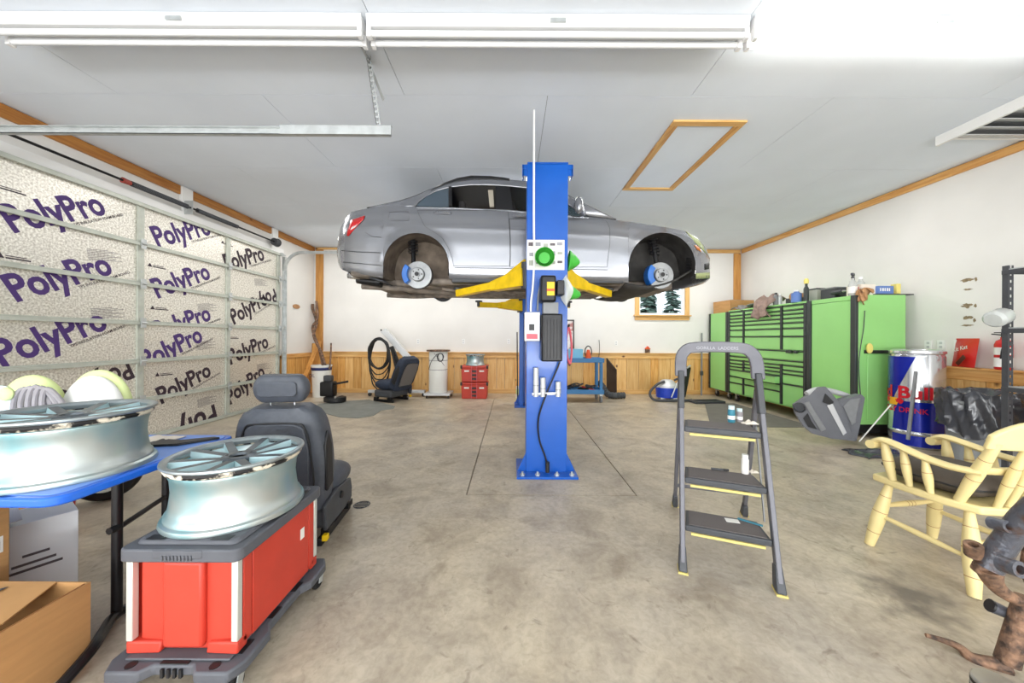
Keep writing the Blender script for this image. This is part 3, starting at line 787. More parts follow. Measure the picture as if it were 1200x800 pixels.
skin(body, bulge([crossrow(nS - 1, j) for j in range(nR)], .16))    # nose
body.build('body', M['carpaint'], car, world=True, smooth=38)
iD = [i for i, p in enumerate(stn) if p <= 470]; iH = [i for i, p in enumerate(stn) if p >= 705]
mb = MB(); skin(mb, [crossrow(i, nR - 1, .05) for i in iD]); mb.build('trunk_lid', M['carpaint'], car, world=True)
def hood_row(i):
    a, b = v1[i * nR + nR - 1], v2[i * nR + nR - 1]
    a = a + Vector((0, .05, .004)); b = b + Vector((0, -.05, .004)); n = 10
    return [a.lerp(b, k / n) + Vector((0, 0, .075 * math.sin(PI * k / n) ** .6)) for k in range(n + 1)]
mb = MB(); skin(mb, [hood_row(i) for i in iH]); mb.build('hood', M['carpaint'], car, world=True)
mb = MB(); skin(mb, [crossrow(i, nR - 1, -.01, 2) for i in iH]); mb.build('engine_bay_cover', M['black'], car, world=True)
# greenhouse
OUT = [(430, 243.5), (452, 239), (470, 235), (487, 229.5), (500, 223.8), (511, 219.5), (530, 213.8), (552, 210.6), (575, 210.2), (597, 211), (628, 214), (645, 218.5), (665, 228.5), (690, 241.5), (722, 257)]
INN = [(486, 242), (486.5, 241.7), (487.5, 240.8), (491, 236.5), (500, 229.8), (512, 223.8), (528, 219.5), (552, 217), (575, 217), (597, 218.5), (626, 221.5), (641, 225.5), (660, 236), (676, 246.5), (690, 253.5)]
def gy(py): return .795 - .20 * max(0, min(1, (245 - py) / 36.0))
def gp(px, py, off=0): return at(px, py, YC0 - gy(py) - off)
for side in (-1, 1):
    f = (lambda p: p) if side < 0 else mir
    mb = MB(); n = 5
    rws = [[f(gp(a[0] + (b[0] - a[0]) * k / n, a[1] + (b[1] - a[1]) * k / n)) for k in range(n + 1)] for a, b in zip(OUT, INN)]
    skin(mb, rws); mb.build('roof_side_frame', M['carpaint'], car, world=True, solid=.02)
    mb = MB(); mb.plate([f(gp(x, y, .004)) for x, y in ((581, 217.3), (597.5, 219), (601, 245.8), (580.5, 244.8))], .03 * side); mb.build('pillar', M['black'], car, world=True)
    mb = MB(); mb.plate([f(gp(x, y, -.012)) for x, y in ((488, 241.5), (493, 236), (501, 230), (512, 224.2), (526.5, 219.8), (527, 242.6))], .004); mb.build('quarter_window', mat('dark_quarter_glass', (70, 84, 96), .06, coat=1.0), car, world=True, smooth=0)
    mb = MB(); mb.plate([f(gp(x, y, .0)) for x, y in ((526, 219.8), (529.5, 219.4), (530, 243), (526, 242.6))], .02); mb.build('window_divider', M['black'], car, world=True, smooth=0)
    mb = MB(); mb.plate([f(gp(x, y, -.015)) for x, y in ((602, 219.5), (626, 222.5), (641, 226.5), (660, 237), (676, 247), (684, 252.5), (606, 246))], .004); mb.build('door_window', M['clear'], car, world=True, smooth=0)
def grow(i, crown): 
    a = gp(*OUT[i]); b = mir(a); n = 10
    return [a.lerp(b, k / n) + Vector((0, 0, crown * math.sin(PI * k / n) ** .5)) for k in range(n + 1)]
cw = [.0, .02, .035, .05, .055, .06, .065, .07, .07, .07, .07, .065, .06, .04, .02]
for side in (-1, 1):
    f = (lambda p: p) if side < 0 else mir
    mb = MB(); rl = [(505, 222.6, .2), (511, 219.6, 1.2), (522, 215.4, 2.2), (536, 211, 3), (552, 208.6, 3.4), (575, 208.8, 3.0), (590, 210, 2.6), (597, 210.8, 2.2)]
    skin(mb, [[f(gp(x, y + 1.2, .012)), f(gp(x, y + 1.2 - h, -.02))] for x, y, h in rl]); mb.build('roof_rail', M['black'], car, world=True, solid=.02)
for nm, a, b, mt in (('rear_window', 0, 5, 'glass'), ('roof', 5, 11, 'black'), ('windscreen', 11, 14, 'glass')):
    mb = MB(); skin(mb, [grow(i, cw[i]) for i in range(a, b + 1)]); mb.build(nm, M[mt], car, world=True, solid=.012)
# cabin
cb = MB()
xa, xb = -1.15, 1.1; zf = 2.03
cb.box(-.66, xb, YC0 - .76, YC0 + .76, zf - .03, zf)
for s in (-1, 1):
    cb.box(-.66, xb, YC0 + s * .74 - .02, YC0 + s * .74 + .02, zf, 2.78)
    cb.box(xa, -.661, YC0 + s * .74 - .02, YC0 + s * .74 + .02, 2.56, 2.78)
cb.box(xa, -.661, YC0 - .719, YC0 + .719, 2.56, 2.58).box(-.66, -.64, YC0 - .719, YC0 + .719, zf + .001, 2.55)
cb.box(xa - .03, xa, YC0 - .76, YC0 + .76, 2.56, 2.80).box(xb, xb + .03, YC0 - .76, YC0 + .76, zf, 2.72)
cb.build('cabin_lining', M['cabin'], car, world=True)
for nm, x, y0, y1 in (('rear_seat', -.52, -.66, .66), ('front_seat', .12, -.62, -.12), ('front_seat', .12, .12, .62)):
    sb = MB().cbox((x + .28, YC0 + (y0 + y1) / 2, 2.28), (.52, y1 - y0, .18)).cbox((0, 0, 0), (.14, y1 - y0, .62), T(x - .02, YC0 + (y0 + y1) / 2, 2.60, ry=-.25))
    for hy in ([(y0 + y1) / 2] if y1 - y0 < 1 else [-.4, .4]): sb.cbox((0, 0, 0), (.09, .26, .17), T(x - .12, YC0 + hy, 2.98, ry=-.2))
    sb.build(nm, M['cabin'], car, world=True, bevel=.03)
MB().plate([gp(x, y, -.13) for x, y in ((572, 224), (578, 224), (579, 243), (574, 243))], .02).build('cabin_trim', M['cream_trim'], car, world=True, smooth=0)
# doors: skins standing just proud of the body, with a dark shut line around them
def poly_x(tab, py): return lerp(sorted([(b, a) for a, b in tab]), py)
RD_L = [(487.5, 243), (491, 252), (497.5, 265), (508, 271.5), (518, 278.5), (525.5, 291), (530, 303), (531, 312)]
RD_R = [(595.5, 246), (597, 262), (598, 280), (598, 300), (597.5, 313)]
FD_R = [(704, 256), (711.5, 259), (715, 268), (715, 285), (713, 300), (711.5, 316)]
def door(La, Ra, gap):
    for side in (-1, 1):
        f = (lambda p: p) if side < 0 else mir
        for off, e, nm, mt in ((.002, .0, 'shut_line', 'black'), (.005, gap, 'door', 'carpaint')):
            ys0 = max(La[0][1], Ra[0][1]) + .2; ys1 = min(La[-1][1], Ra[-1][1])
            mb = MB(); ny, nx = 24, 16; rws = []
            for j in range(ny + 1):
                py = ys0 + (ys1 - ys0) * j / ny; row = []
                py2 = py + (e if j == 0 else (-e if j == ny else 0)) * 1.0
                l = poly_x(La, py) + e; r = poly_x(Ra, py) - e
                for i in range(nx + 1):
                    px = l + (r - l) * i / nx
                    pt = max(lerp(TOPL, px) + .6, py2)
                    row.append(f(sp(px, pt, off)))
                rws.append(row)
            skin(mb, rws); mb.build(nm, M[mt], car, world=True, smooth=30)
door(RD_L, RD_R, .55); door(RD_R, FD_R, .55)
def decal(pts, nm, mt, off=.008, th=.006, both=True):
    for side in ((-1, 1) if both else (-1,)):
        f = (lambda p: p) if side < 0 else mir
        mb = MB(); mb.plate([f(sp(x, y, off)) for x, y in pts], th); mb.build(nm, M[mt], car, world=True, smooth=0)
def strip(pts, nm, mt, wpx, off=.006):
    for side in (-1, 1):
        f = (lambda p: p) if side < 0 else mir
        rws = []
        P = []
        for (a, b), (c, d) in zip(pts, pts[1:]):
            for k in range(6): P.append((a + (c - a) * k / 6, b + (d - b) * k / 6))
        P.append(pts[-1])
        for x, y in P: rws.append([f(sp(x, y - wpx / 2, off)), f(sp(x, y + wpx / 2, off))])
        mb = MB(); skin(mb, rws); mb.build(nm, M[mt], car, world=True, smooth=0, solid=.004)
def patch(pts_l, pts_r, nm, mt, off=.006):
    for side in (-1, 1):
        f = (lambda p: p) if side < 0 else mir
        rws = [[f(sp(a[0] + (b[0] - a[0]) * k / 6, a[1] + (b[1] - a[1]) * k / 6, off)) for k in range(7)] for a, b in zip(pts_l, pts_r)]
        mb = MB(); skin(mb, rws); mb.build(nm, M[mt], car, world=True, smooth=60, solid=.004)
patch([(411, 258), (409.5, 263), (407.5, 269), (406.2, 276)], [(427.5, 252.5), (426, 257), (419, 264), (408.5, 276.5)], 'tail_light', 'red_lens', .010)
patch([(412.5, 266), (410.5, 269.5)], [(419.5, 261.8), (416, 266)], 'tail_light_lens', 'white', .013)
patch([(804, 271), (808, 276), (815, 284)], [(818, 280), (824, 288), (829, 298)], 'headlight_mask', 'primer', .006)
patch([(814, 287), (817, 292)], [(819, 289), (822, 295)], 'side_marker', 'amber', .008)
patch([(826, 309), (826, 316)], [(831, 308), (831, 315)], 'fog_light', 'black', .006)
patch([(815.6, 320), (815.6, 326.5)], [(831.6, 319), (831.8, 325.5)], 'front_lip', 'primer', .012)
strip([(457, 257), (455.8, 255.5), (455.8, 250), (457, 248.2), (478.5, 247.6), (480.3, 249), (479.6, 256.5), (478, 258), (457, 258)], 'fuel_flap_line', 'shut', .45, .002)
strip([(400, 293.5), (420, 295), (446, 296)], 'bumper_line', 'black', .8, .004); strip([(402, 307), (425, 309), (447, 311)], 'bumper_line', 'black', .8, .004)
strip([(428, 272), (436, 277), (447, 278)], 'bumper_line', 'black', .5, .004)
strip([(532, 313.4), (600, 314.4), (712, 316)], 'sill_line', 'black', .7, .004)
strip([(488, 243.2), (530, 243.6), (597, 246.8), (660, 252.8), (690, 255)], 'window_strip', 'chrome', .9, .004)
for x0, y0 in ((519, 249.3), (611, 253.2)):
    for side in (-1, 1):
        f = (lambda p: p) if side < 0 else mir
        MB().tube([f(sp(x0 - 10, y0 - .3, .006)), f(sp(x0 - 8, y0 - .3, .026)), f(sp(x0, y0, .032)), f(sp(x0 + 8, y0 + .4, .026)), f(sp(x0 + 10, y0 + .4, .006))], [.010, .013, .015, .013, .010], 8, smooth=3).build('door_handle', M['carpaint'], car, world=True)
for side in (-1, 1):
    f = (lambda p: p) if side < 0 else mir
    a = gp(679, 247, .02); b = gp(678, 240.5, .10)
    mb = MB().ball(f(b), .055, .05, .10, 14, 8); mb.bar(f(gp(684, 252, .0)), f(b), .05, .04, w2=.09, h2=.05)
    mb.build('side_mirror', M['carpaint'], car, world=True, smooth=60)
# wheel housings, brakes and suspension
for k, (cx, cy, r) in enumerate(ARCH):
    for side in (-1, 1):
        f = (lambda p: p) if side < 0 else mir
        mb = MB(); rws = []
        for j in range(21):
            a = -.28 + (PI + .56) * j / 20; px, py = cx - (r - .3) * math.cos(a), cy - (r - .3) * math.sin(a)
            d0 = YC0 - .86; p = at(px, py, d0); row = []
            for q in range(6): row.append(f(p + Vector((0, .078 * q, 0))))
            rws.append(row)
        skin(mb, rws)
        c = at(cx, cy, YC0 - .86) + Vector((0, .39, 0)); R = (r - .3) * (YC0 - .86) / 400
        vs = [f(c + Vector((R * math.cos(t), .02 * math.sin(7 * t), R * math.sin(t)))) for t in [-.28 + (PI + .56) * i / 24 for i in range(25)]]
        mb.add(vs, [tuple(range(25))])
        mb.build('wheel_liner', M['dirt' if k == 0 else 'liner'], car, world=True, smooth=50)
HUB = [(489.8, 321.7, 15.8), (774.3, 322.5, 15.3)]
for k, (hx, hy, hr) in enumerate(HUB):
    for side in (-1, 1):
        f = (lambda p: p) if side < 0 else mir
        h = at(hx, hy, YC0 - .775); s = -side
        R = hr * (YC0 - .775) / 400
        F = frame(f(h + Vector((0, .09, 0))), f(h))          # axis points outward
        ds = MB().lathe([(.03, .055), (R, .055), (R, .082), (.084, .084), (.080, .125), (.074, .130), (.034, .130), (.032, .145), (.0001, .147)], 40, F)
        d = ds.build('brake_disc', M['disc'], car, world=True, smooth=30)
        hb = MB()
        for i in range(5): hb.cyl(F @ Vector((.055 * math.cos(1.2566 * i), .055 * math.sin(1.2566 * i), .1295)), F @ Vector((.055 * math.cos(1.2566 * i), .055 * math.sin(1.2566 * i), .1315)), .009, 8)
        hb.cyl(F @ Vector((0, 0, .146)), F @ Vector((0, 0, .149)), .026, 14).build('stud_hole', M['black'], car, world=True, smooth=0)
        MB().lathe([(.04, .02), (R + .006, .02), (R + .006, .045), (.04, .045)], 30, F).build('dust_shield', M['black'], car, world=True)
        cp = MB(); n = 9
        for i in range(n):
            a0 = PI - .72 + 1.44 * i / n; a1 = PI - .72 + 1.44 * (i + 1) / n
            def q(a, rr, z): 
                v = Vector((rr * math.cos(a), 0, rr * math.sin(a))); p = h + Vector((v.x, .09 - z, v.z)); return f(p)
            r0, r1 = R * .70, R * (1.16 if k else 1.10)
            cp.add([q(a, rr, z) for a in (a0, a1) for rr in (r0, r1) for z in (.02, .155)], [(0, 1, 3, 2), (4, 6, 7, 5), (0, 4, 5, 1), (2, 3, 7, 6), (1, 5, 7, 3), (0, 2, 6, 4)])
        cp.build('brake_caliper', M['caliper'], car, world=True, bevel=.008)
        st = MB()
        top = f(at(hx - (6 if k == 0 else 10), hy - 44, YC0 - .62)); bot = f(at(hx - (5 if k == 0 else 4), hy - 8, YC0 - .66))
        st.cyl(bot, top, .028, 10).cyl(Vector(bot).lerp(Vector(top), .62), top, .016, 10).build('strut', M['blackmetal'], car, world=True)
        sp_ = []
        for i in range(61):
            t = i / 60; p = Vector(bot).lerp(Vector(top), .45 + .5 * t); a = t * 5 * 2 * PI; sp_.append(p + Vector((.055 * math.cos(a), .055 * math.sin(a), 0)))
        MB().tube(sp_, .008, 6).build('coil_spring', M['black'], car, world=True)
        arm = MB(); i0 = Vector(h) + Vector((0, .10, -.08)); i1 = Vector((h.x + (.28 if k == 0 else -.28), YC0 - .34, 1.98)); i2 = Vector((h.x - .08, YC0 - .36, 1.99))
        for e in (i1, i2): arm.tube([f(i0), f(i0.lerp(e, .5) + Vector((0, 0, -.03))), f(e)], [.024, .03, .034], 8, smooth=3)
        arm.cyl(f(i0 + Vector((0, -.02, -.02))), f(i0 + Vector((0, -.02, .16))), .032, 10)
        arm.build('control_arm', M['under'], car, world=True)
        sl = MB()
        if k == 1:
            for i in range(7): sl.add([f(at(hx + 37 - i * .3, hy - 24 + 3.2 * i, YC0 - .80)), f(at(hx + 30, hy - 24 + 3.2 * i, YC0 - .7)), f(at(hx + 30, hy - 22.4 + 3.2 * i, YC0 - .7)), f(at(hx + 37 - i * .3, hy - 22 + 3.2 * i, YC0 - .80))], [(0, 1, 2, 3)])
            sl.build('liner_vent', M['black'], car, world=True, smooth=0, solid=.006)
# underside
ub = MB().box(-1.18, 1.36, YC0 - .70, YC0 + .70, 1.95, 2.03).box(-1.9, -1.18, YC0 - .45, YC0 + .45, 1.97, 2.10).box(1.36, 2.1, YC0 - .42, YC0 + .42, 1.94, 2.06)
ub.box(-1.95, -1.54, YC0 - .80, YC0 + .80, 2.03, 2.10)
ub.build('floor_pan', M['under'], car, world=True, bevel=.03)
MB().box(-.72, 1.32, YC0 - .84, YC0 - .72, 1.955, 2.01).build('sill', M['dkgrey'], car, world=True, bevel=.012)
MB().box(-.72, 1.32, YC0 + .72, YC0 + .84, 1.955, 2.01).build('sill', M['dkgrey'], car, world=True, bevel=.012)
for s in (-1, 1):
    MB().tube([(-1.95, YC0 + s * .45, 1.96), (-1.5, YC0 + s * .42, 1.94), (-1.0, YC0 + s * .18, 1.93), (.2, YC0 + s * .13, 1.915), (1.0, YC0 + s * .12, 1.94)], .036, 10, smooth=4).build('exhaust_pipe', M['under'], car, world=True)
    MB().tube([(-1.96, YC0 + s * .58, 2.02), (-1.66, YC0 + s * .56, 2.0)], [.04, .07], 12).build('silencer', M['blackmetal'], car, world=True)
    MB().tube([(-2.06, YC0 + s * .60, 2.075), (-1.90, YC0 + s * .60, 2.05)], [.035, .033], 14, caps=False).build('tail_pipe', M['chrome'], car, world=True, solid=.004)
us = MB().tube([(-.9, YC0 - .5, 1.93), (-.5, YC0 - .46, 1.90), (.9, YC0 - .46, 1.90), (1.5, YC0 - .5, 1.95)], .02, 8, smooth=3)
us.build('fuel_line', M['under'], car, world=True)
MB().grid(lambda u, v: (1.36 + .80 * u, YC0 - .78 + 1.56 * v, 1.915 + .19 * u ** 2.2 - .05 * math.sin(PI * u) + .05 * (2 * v - 1) ** 4 * (1 - .5 * u)), 10, 10).build('undertray', M['liner'], car, world=True, solid=.02)
MB().grid(lambda u, v: (-2.06 + .50 * u, YC0 - .74 + 1.48 * v, 2.13 - .15 * u - .02 * math.sin(PI * v)), 8, 10).build('rear_diffuser', M['dkgrey'], car, world=True, solid=.02)

# ================================================================ the two-post lift
def make_post(name, label, yo_, flip):
    """outer face at local y=0, column runs to y=.28; flip turns it round for the far side"""
    t = thing(name, label, 'car lift', (.335, yo_, 0), PI if flip else 0)
    cw = .195
    MB().box(-cw, cw, 0, .008, .02, 2.97).box(-cw, -cw + .008, .008, .28, .02, 2.97).box(cw - .008, cw, .008, .28, .02, 2.97).box(-cw + .008, -.12, .272, .28, .02, 2.97).box(.12, cw - .008, .272, .28, .02, 2.97).build('column', M['liftblue'], t, bevel=.004)
    MB().box(-.285, .285, -.13, .36, 0, .022).build('base_plate', M['liftblue'], t, bevel=.003)
    g = MB()
    for s in (-1, 1):
        g.add([(s * cw, .02, .022), (s * .275, .02, .022), (s * cw, .02, .20), (s * cw, .034, .022), (s * .275, .034, .022), (s * cw, .034, .20)], [(0, 1, 2), (3, 5, 4), (0, 3, 4, 1), (1, 4, 5, 2), (2, 5, 3, 0)])
        g.build('gusset', M['liftblue'], t); g = MB()
    for x in (-.23, -.09, .09, .23):
        MB().cyl((x, -.085, .022), (x, -.085, .036), .024, 6).cyl((x, -.085, .036), (x, -.085, .055), .010, 8).build('anchor_bolt', M['galv'], t)
    for s in (-1, 1):
        MB().box(s * .196 if s > 0 else -.245, .245 if s > 0 else -.196, .01, .02, 2.86, 2.97).box(.235 * s - .006, .235 * s + .006, .01, .12, 2.86, 2.97).cyl((s * .222, .0, 2.93), (s * .222, .01, 2.93), .014, 8).build('top_bracket', M['liftblue'], t, bevel=.002)
    MB().box(-cw - .001, cw + .001, -.005, .285, 2.97, 2.985).build('top_plate', M['liftblue'], t, bevel=.002)
    MB().box(-.17, .17, .09, .36, 1.76, 2.35).build('carriage', M['liftblue'], t, bevel=.006)
    return t
def make_arm(t, root_, elbow, tip):
    """telescoping swing arm from the carriage to a pad under the sill (local coords)"""
    a = MB(); r0, e, p = Vector(root_), Vector(elbow), Vector(tip)
    a.bar(r0, e, .14, .19, w2=.12, h2=.11).bar(r0 + Vector((0, 0, .13)), r0.lerp(e, .7) + Vector((0, 0, .07)), .03, .14, h2=.02)
    arm = a.build('swing_arm', M['yellow'], t, bevel=.006)
    MB().bar(r0.lerp(e, .7), p, .095, .085).build('extension', M['yellow'], arm, bevel=.005)
    MB().cyl(p + Vector((0, 0, -.03)), p + Vector((0, 0, .05)), .03, 12).cyl(p + Vector((0, 0, .045)), p + Vector((0, 0, .07)), .06, 16).build('lift_pad', M['dkgrey'], arm)
    s = MB().cyl(r0 + Vector((0, 0, -.12)), r0 + Vector((0, 0, .16)), .05, 14).build('arm_pivot', M['dkgrey'], arm)
near = make_post('lift_post', 'nearer blue lift post carrying the motor, oil tank and grey control box', 3.27, False)
far = make_post('lift_post', 'farther blue lift post, half hidden behind the nearer post', 6.73, True)
make_arm(near, (-.19, .36, 1.945), (-.55, .75, 1.905), (-1.02, 1.05, 1.86))
make_arm(near, (.19, .36, 1.945), (.50, .72, 1.905), (.88, 1.03, 1.86))
make_arm(far, (-.19, .36, 1.90), (-.42, .70, 1.88), (-.62, .95, 1.86))
make_arm(far, (.19, .36, 1.90), (.55, .70, 1.88), (.90, .95, 1.86))
def loc(px, py, D): return wm(near).inverted() @ at(px, py, D)
def nbox(nm, mt, x0, y0, x1, y1, d0, d1, bevel=.004, par=near):
    a = loc(x0, y1, d0); b = loc(x1, y0, d0)
    return MB().box(a.x, b.x, d0 - 3.27, d1 - 3.27, a.z, b.z).build(nm, M[mt], par, bevel=bevel)
pl = nbox('warning_sticker', 'label_white', 617.5, 281, 661.5, 316, 3.268, 3.2695, 0)
rn = random.Random(4)
for i in range(3):
    for j in range(5):
        x = 619 + 8.4 * j; y = 283.5 + 10.5 * i
        o = nbox('sticker_panel', ('greyprint', 'silverprint', 'grey_card')[(i + j) % 3], x + rn.random() * 1.2, y + rn.random() * 2, x + 6.4, y + 3.2 + rn.random() * 3.5, 3.2655, 3.2675, 0, pl)
cbx = nbox('control_box', 'ltgrey', 614.6, 365.5, 633, 399.5, 3.16, 3.268, .006)
nbox('code_label', 'black', 620, 379.5, 626.3, 387, 3.157, 3.1595, 0, cbx)
nbox('notice_label', 'pink', 617, 391, 630, 397, 3.158, 3.1595, 0, cbx)
tk = nbox('oil_tank', 'blackmetal', 634.6, 367.5, 659.5, 423.5, 3.10, 3.268, .014)
for i in range(6): nbox('tank_rib', 'blackmetal', 637 + 3.8 * i, 374, 638.2 + 3.8 * i, 420, 3.096, 3.101, .002, tk)
nbox('pump_block', 'grey', 636.5, 354, 654.5, 367.4, 3.13, 3.268, .006)
mo = nbox('motor', 'blackmetal', 633.5, 322, 652, 353.5, 3.08, 3.25, .02)
nbox('motor_band', 'yellow', 641, 330, 650, 346, 3.074, 3.079, .001, mo); nbox('motor_band', 'orange', 641, 338, 650, 341, 3.072, 3.0735, 0, mo)
nbox('start_switch', 'black', 653, 328, 661.5, 345, 3.11, 3.24, .006)
p0 = loc(655, 423.6, 3.2); 
MB().tube([loc(656, 424, 3.22), loc(652, 434, 3.22), loc(640, 462, 3.21), loc(631, 490, 3.235), loc(632, 515, 3.24), loc(639, 535, 3.24), loc(641.5, 549, 3.22)], .0085, 8, smooth=5).build('power_cable', M['black'], near)
MB().cyl(loc(641.5, 553, 3.2), loc(641.5, 541, 3.2), .02, 10).build('cable_plug', M['black'], near)
MB().tube([loc(626, 128.7, 3.17), loc(625.6, 250, 3.2), loc(626, 300, 3.21), loc(624.5, 335, 3.21), loc(622.5, 352, 3.21), loc(622, 365, 3.21)], .010, 8, smooth=4).build('conduit', M['white_metal'], near)
MB().tube([loc(630, 364, 3.22), loc(631, 345, 3.23), loc(634, 330, 3.24)], .009, 8, smooth=4).build('conduit', M['grey'], near)
MB().tube([loc(666, 384, 3.35), loc(663.5, 400, 3.33), loc(664.5, 416, 3.33), loc(668, 426, 3.35), loc(670, 410, 3.38), loc(668.5, 392, 3.38)], .011, 8, closed=True, smooth=5).build('hose_loop', M['pink'], near)
MB().tube([loc(667, 380, 3.36), loc(662.5, 400, 3.35), loc(663.5, 418, 3.35), loc(668, 428, 3.36)], .010, 8, smooth=5).build('hose_loop', M['black'], near)
rk = MB(); a = loc(625, 462, 3.2)
rk.bar(loc(623.5, 461, 3.2), loc(656.5, 460, 3.2), .006, .012).bar(loc(623.5, 462.5, 3.26), loc(656.5, 461.5, 3.26), .006, .012)
for x in (628, 636, 654): rk.cyl(loc(x, 464.5, 3.21), loc(x, 461, 3.21), .022, 10)
rk.build('adapter_rack', M['ltgrey'], near)
for x, y0, lab in ((628, 430.5, 'tallest of three silver lift adapters racked on the blue post, at left'), (636.2, 442, 'middle one of the three silver lift adapters racked on the blue post'), (654, 447, 'short silver lift adapter standing apart at the right of the rack')):
    b = at(x, 460.8, 3.21); h = (460.8 - y0) * 3.21 / 400
    t = thing('lift_adapter', lab, 'adapter', b, 0, 'lift adapters on the post')
    MB().lathe([(.02, 0), (.026, .002), (.026, h * .5), (.0245, h * .5 + .002), (.0245, h - .004), (.02, h), (.0001, h)], 16).build('sleeve', M['ltgrey'], t)
    MB().lathe([(.0265, 0), (.0265, .006)], 16, T(z=h * .3), caps=False).build('ring', M['grey'], t)
def cone(name, label, p, q, r0, r1):
    t = thing(name, label, 'funnel', p, 0, None)
    MB().lathe([(r0, 0), (r0 * 1.04, .004), (r0 * .98, .012), (r1, .10), (r1 * .9, .102), (r0 * .7, .055), (r0 * .86, .010), (r0 * .84, .003)], 24, frame((0, 0, 0), Vector(q) - Vector(p)), caps=False).build('bowl', M['green_plastic'], t)
    MB().lathe([(.0001, .05), (r1 * 1.2, .05)], 16, frame((0, 0, 0), Vector(q) - Vector(p)), caps=False).build('cup_floor', M['green_plastic'], t)
    MB().lathe([(r1 * .55, .095), (r1 * .5, .112), (.0001, .112)], 16, frame((0, 0, 0), Vector(q) - Vector(p))).build('tip', M['green_plastic'], t)
c0 = at(638.5, 300.5, 3.16); cone('plastic_funnel', 'round green plastic funnel stuck face-on to the nearer lift post', c0, c0 + Vector((0, .1, 0)), .088, .045)
c0 = at(666, 306, 3.33); cone('plastic_funnel', 'upper green plastic funnel poking out right of the nearer post', c0 + Vector((0, 0, 0)), c0 + Vector((.10, 0, -.01)), .10, .03)
c0 = at(667, 343, 3.33); cone('plastic_funnel', 'lower green plastic funnel beside the clear bag, right of the nearer post', c0, c0 + Vector((.10, 0, -.02)), .075, .03)
t = thing('plastic_bag', 'clear plastic bag hanging by the motor on the nearer lift post', 'bag', at(664, 340, 3.24))
MB().grid(lambda u, v: (.055 * math.sin(PI * v) * math.cos(2 * PI * u) * (1 + .2 * math.sin(9 * u * PI)), .04 * math.sin(PI * v) * math.sin(2 * PI * u), -.15 + .29 * v + .015 * math.sin(7 * u + 5 * v)), 20, 8).build('sack', M['translucent'], t)

# ================================================================ green tool cabinets along the right wall
CXF, CXB, CZ0, CZT = 4.60, 5.26, 0.17, 1.905
def caster(par, x, y, h=.16):
    c = MB().cyl((x - .016, y, .06), (x + .016, y, .06), .06, 14).build('caster', M['black'], par)
    MB().box(x - .03, x + .03, y - .03, y + .03, h - .02, h).bar((x - .024, y, .06), (x - .024, y, h - .02), .006, .03).bar((x + .024, y, .06), (x + .024, y, h - .02), .006, .03).build('fork', M['galv'], c)
def cab(name, label, y0, y1, cat='cabinet'):
    t = thing(name, label, cat, ((CXF + CXB) / 2, (y0 + y1) / 2, 0))
    hx, hy = (CXB - CXF) / 2, (y1 - y0) / 2
    for a in (-1, 1):
        for b in (-1, 1): caster(t, a * (hx - .12), b * (hy - .12))
    return t, hx, hy
# far locker
t, hx, hy = cab('tool_locker', 'tall narrow green locker at the far end of the tool cabinets', 7.28, 7.96)
MB().box(-hx + .03, hx, -hy, hy, CZ0, CZT - .02).build('body', M['cabgreen'], t, bevel=.006)
MB().box(-hx, -hx + .029, -hy + .07, hy - .05, CZ0 + .01, CZT - .03).build('door', M['cabgreen'], t, bevel=.008)
for a, b in ((-hy, -hy + .066), (hy - .046, hy)): MB().box(-hx - .012, -hx + .029, a, b, CZ0, CZT - .02).build('trim', M['cabtrim'], t, bevel=.006)
# drawer bank: top chest over roller cabinet
Y0, Y1 = 5.335, 7.262
t, hx, hy = cab('tool_chest', 'wide green tool chest with rows of black-edged drawers between two lockers', Y0, Y1, 'tool chest')
MB().box(-hx + .035, hx, -hy, hy, CZ0, CZT - .03).build('body', M['cabgreen'], t, bevel=.006)
MB().box(-hx, hx - .02, -hy + .001, hy - .001, CZT - .029, CZT).build('top', M['cabgreen'], t, bevel=.006)
def drawer(ya, yb, za, zb, out=0.0):
    d = MB().box(-hx + .005 - out, -hx + .034, ya, yb, za, zb - .028).build('drawer', M['cabgreen'], t, bevel=.003)
    MB().box(-hx - .008 - out, -hx + .030, ya, yb, zb - .027, zb - .010).build('pull', M['cabtrim'], d, bevel=.004)
    if out: MB().box(-hx + .036 - out, -hx + .034, ya + .01, yb - .01, za + .01, zb - .04).build('tray', M['cabtrim'], d)
ym = (Y0 + Y1) / 2
cols = [(-hy + .05, 5.82 - ym - .02), (5.86 - ym, 6.775 - ym - .02), (6.815 - ym, hy - .05)]
up = [1.875, 1.80, 1.735, 1.665, 1.59, 1.50, 1.365, 1.13]
for c, (ya, yb) in enumerate(cols):
    for a, b in zip(up[1:], up): drawer(ya, yb, a + .002, b)
drawer(cols[0][0], cols[2][1], .965, 1.125); drawer(cols[0][0], cols[2][1], .885, .96)
lowc = {0: [.88, .80, .735, .565, .20], 1: [.88, .82, .755, .69, .545, .42, .20], 2: [.88, .81, .745, .68, .54, .41, .20]}
for c, (ya, yb) in enumerate(cols):
    for k, (a, b) in enumerate(zip(lowc[c][1:], lowc[c])): drawer(ya, yb, a + .002, b, .09 if (c == 1 and k == 3) else 0)
for yy in (5.84 - ym, 6.795 - ym):
    MB().box(-hx - .005, -hx + .034, yy - .018, yy + .018, 1.13, 1.875).build('divider', M['cabtrim'], t, bevel=.003)
    MB().box(-hx - .005, -hx + .034, yy - .018, yy + .018, .20, .88).build('divider', M['cabtrim'], t, bevel=.003)
for a, b in ((-hy, -hy + .046), (hy - .046, hy)): MB().box(-hx - .012, -hx + .034, a, b, CZ0, CZT - .032).build('trim', M['cabtrim'], t, bevel=.006)
for yy in (-.65, -.78): MB().cbox((-hx - .03, yy + (-.02), 1.10), (.05, .10 if yy > -.7 else .05, .05)).build('latch', M['cabtrim'], t, bevel=.01)
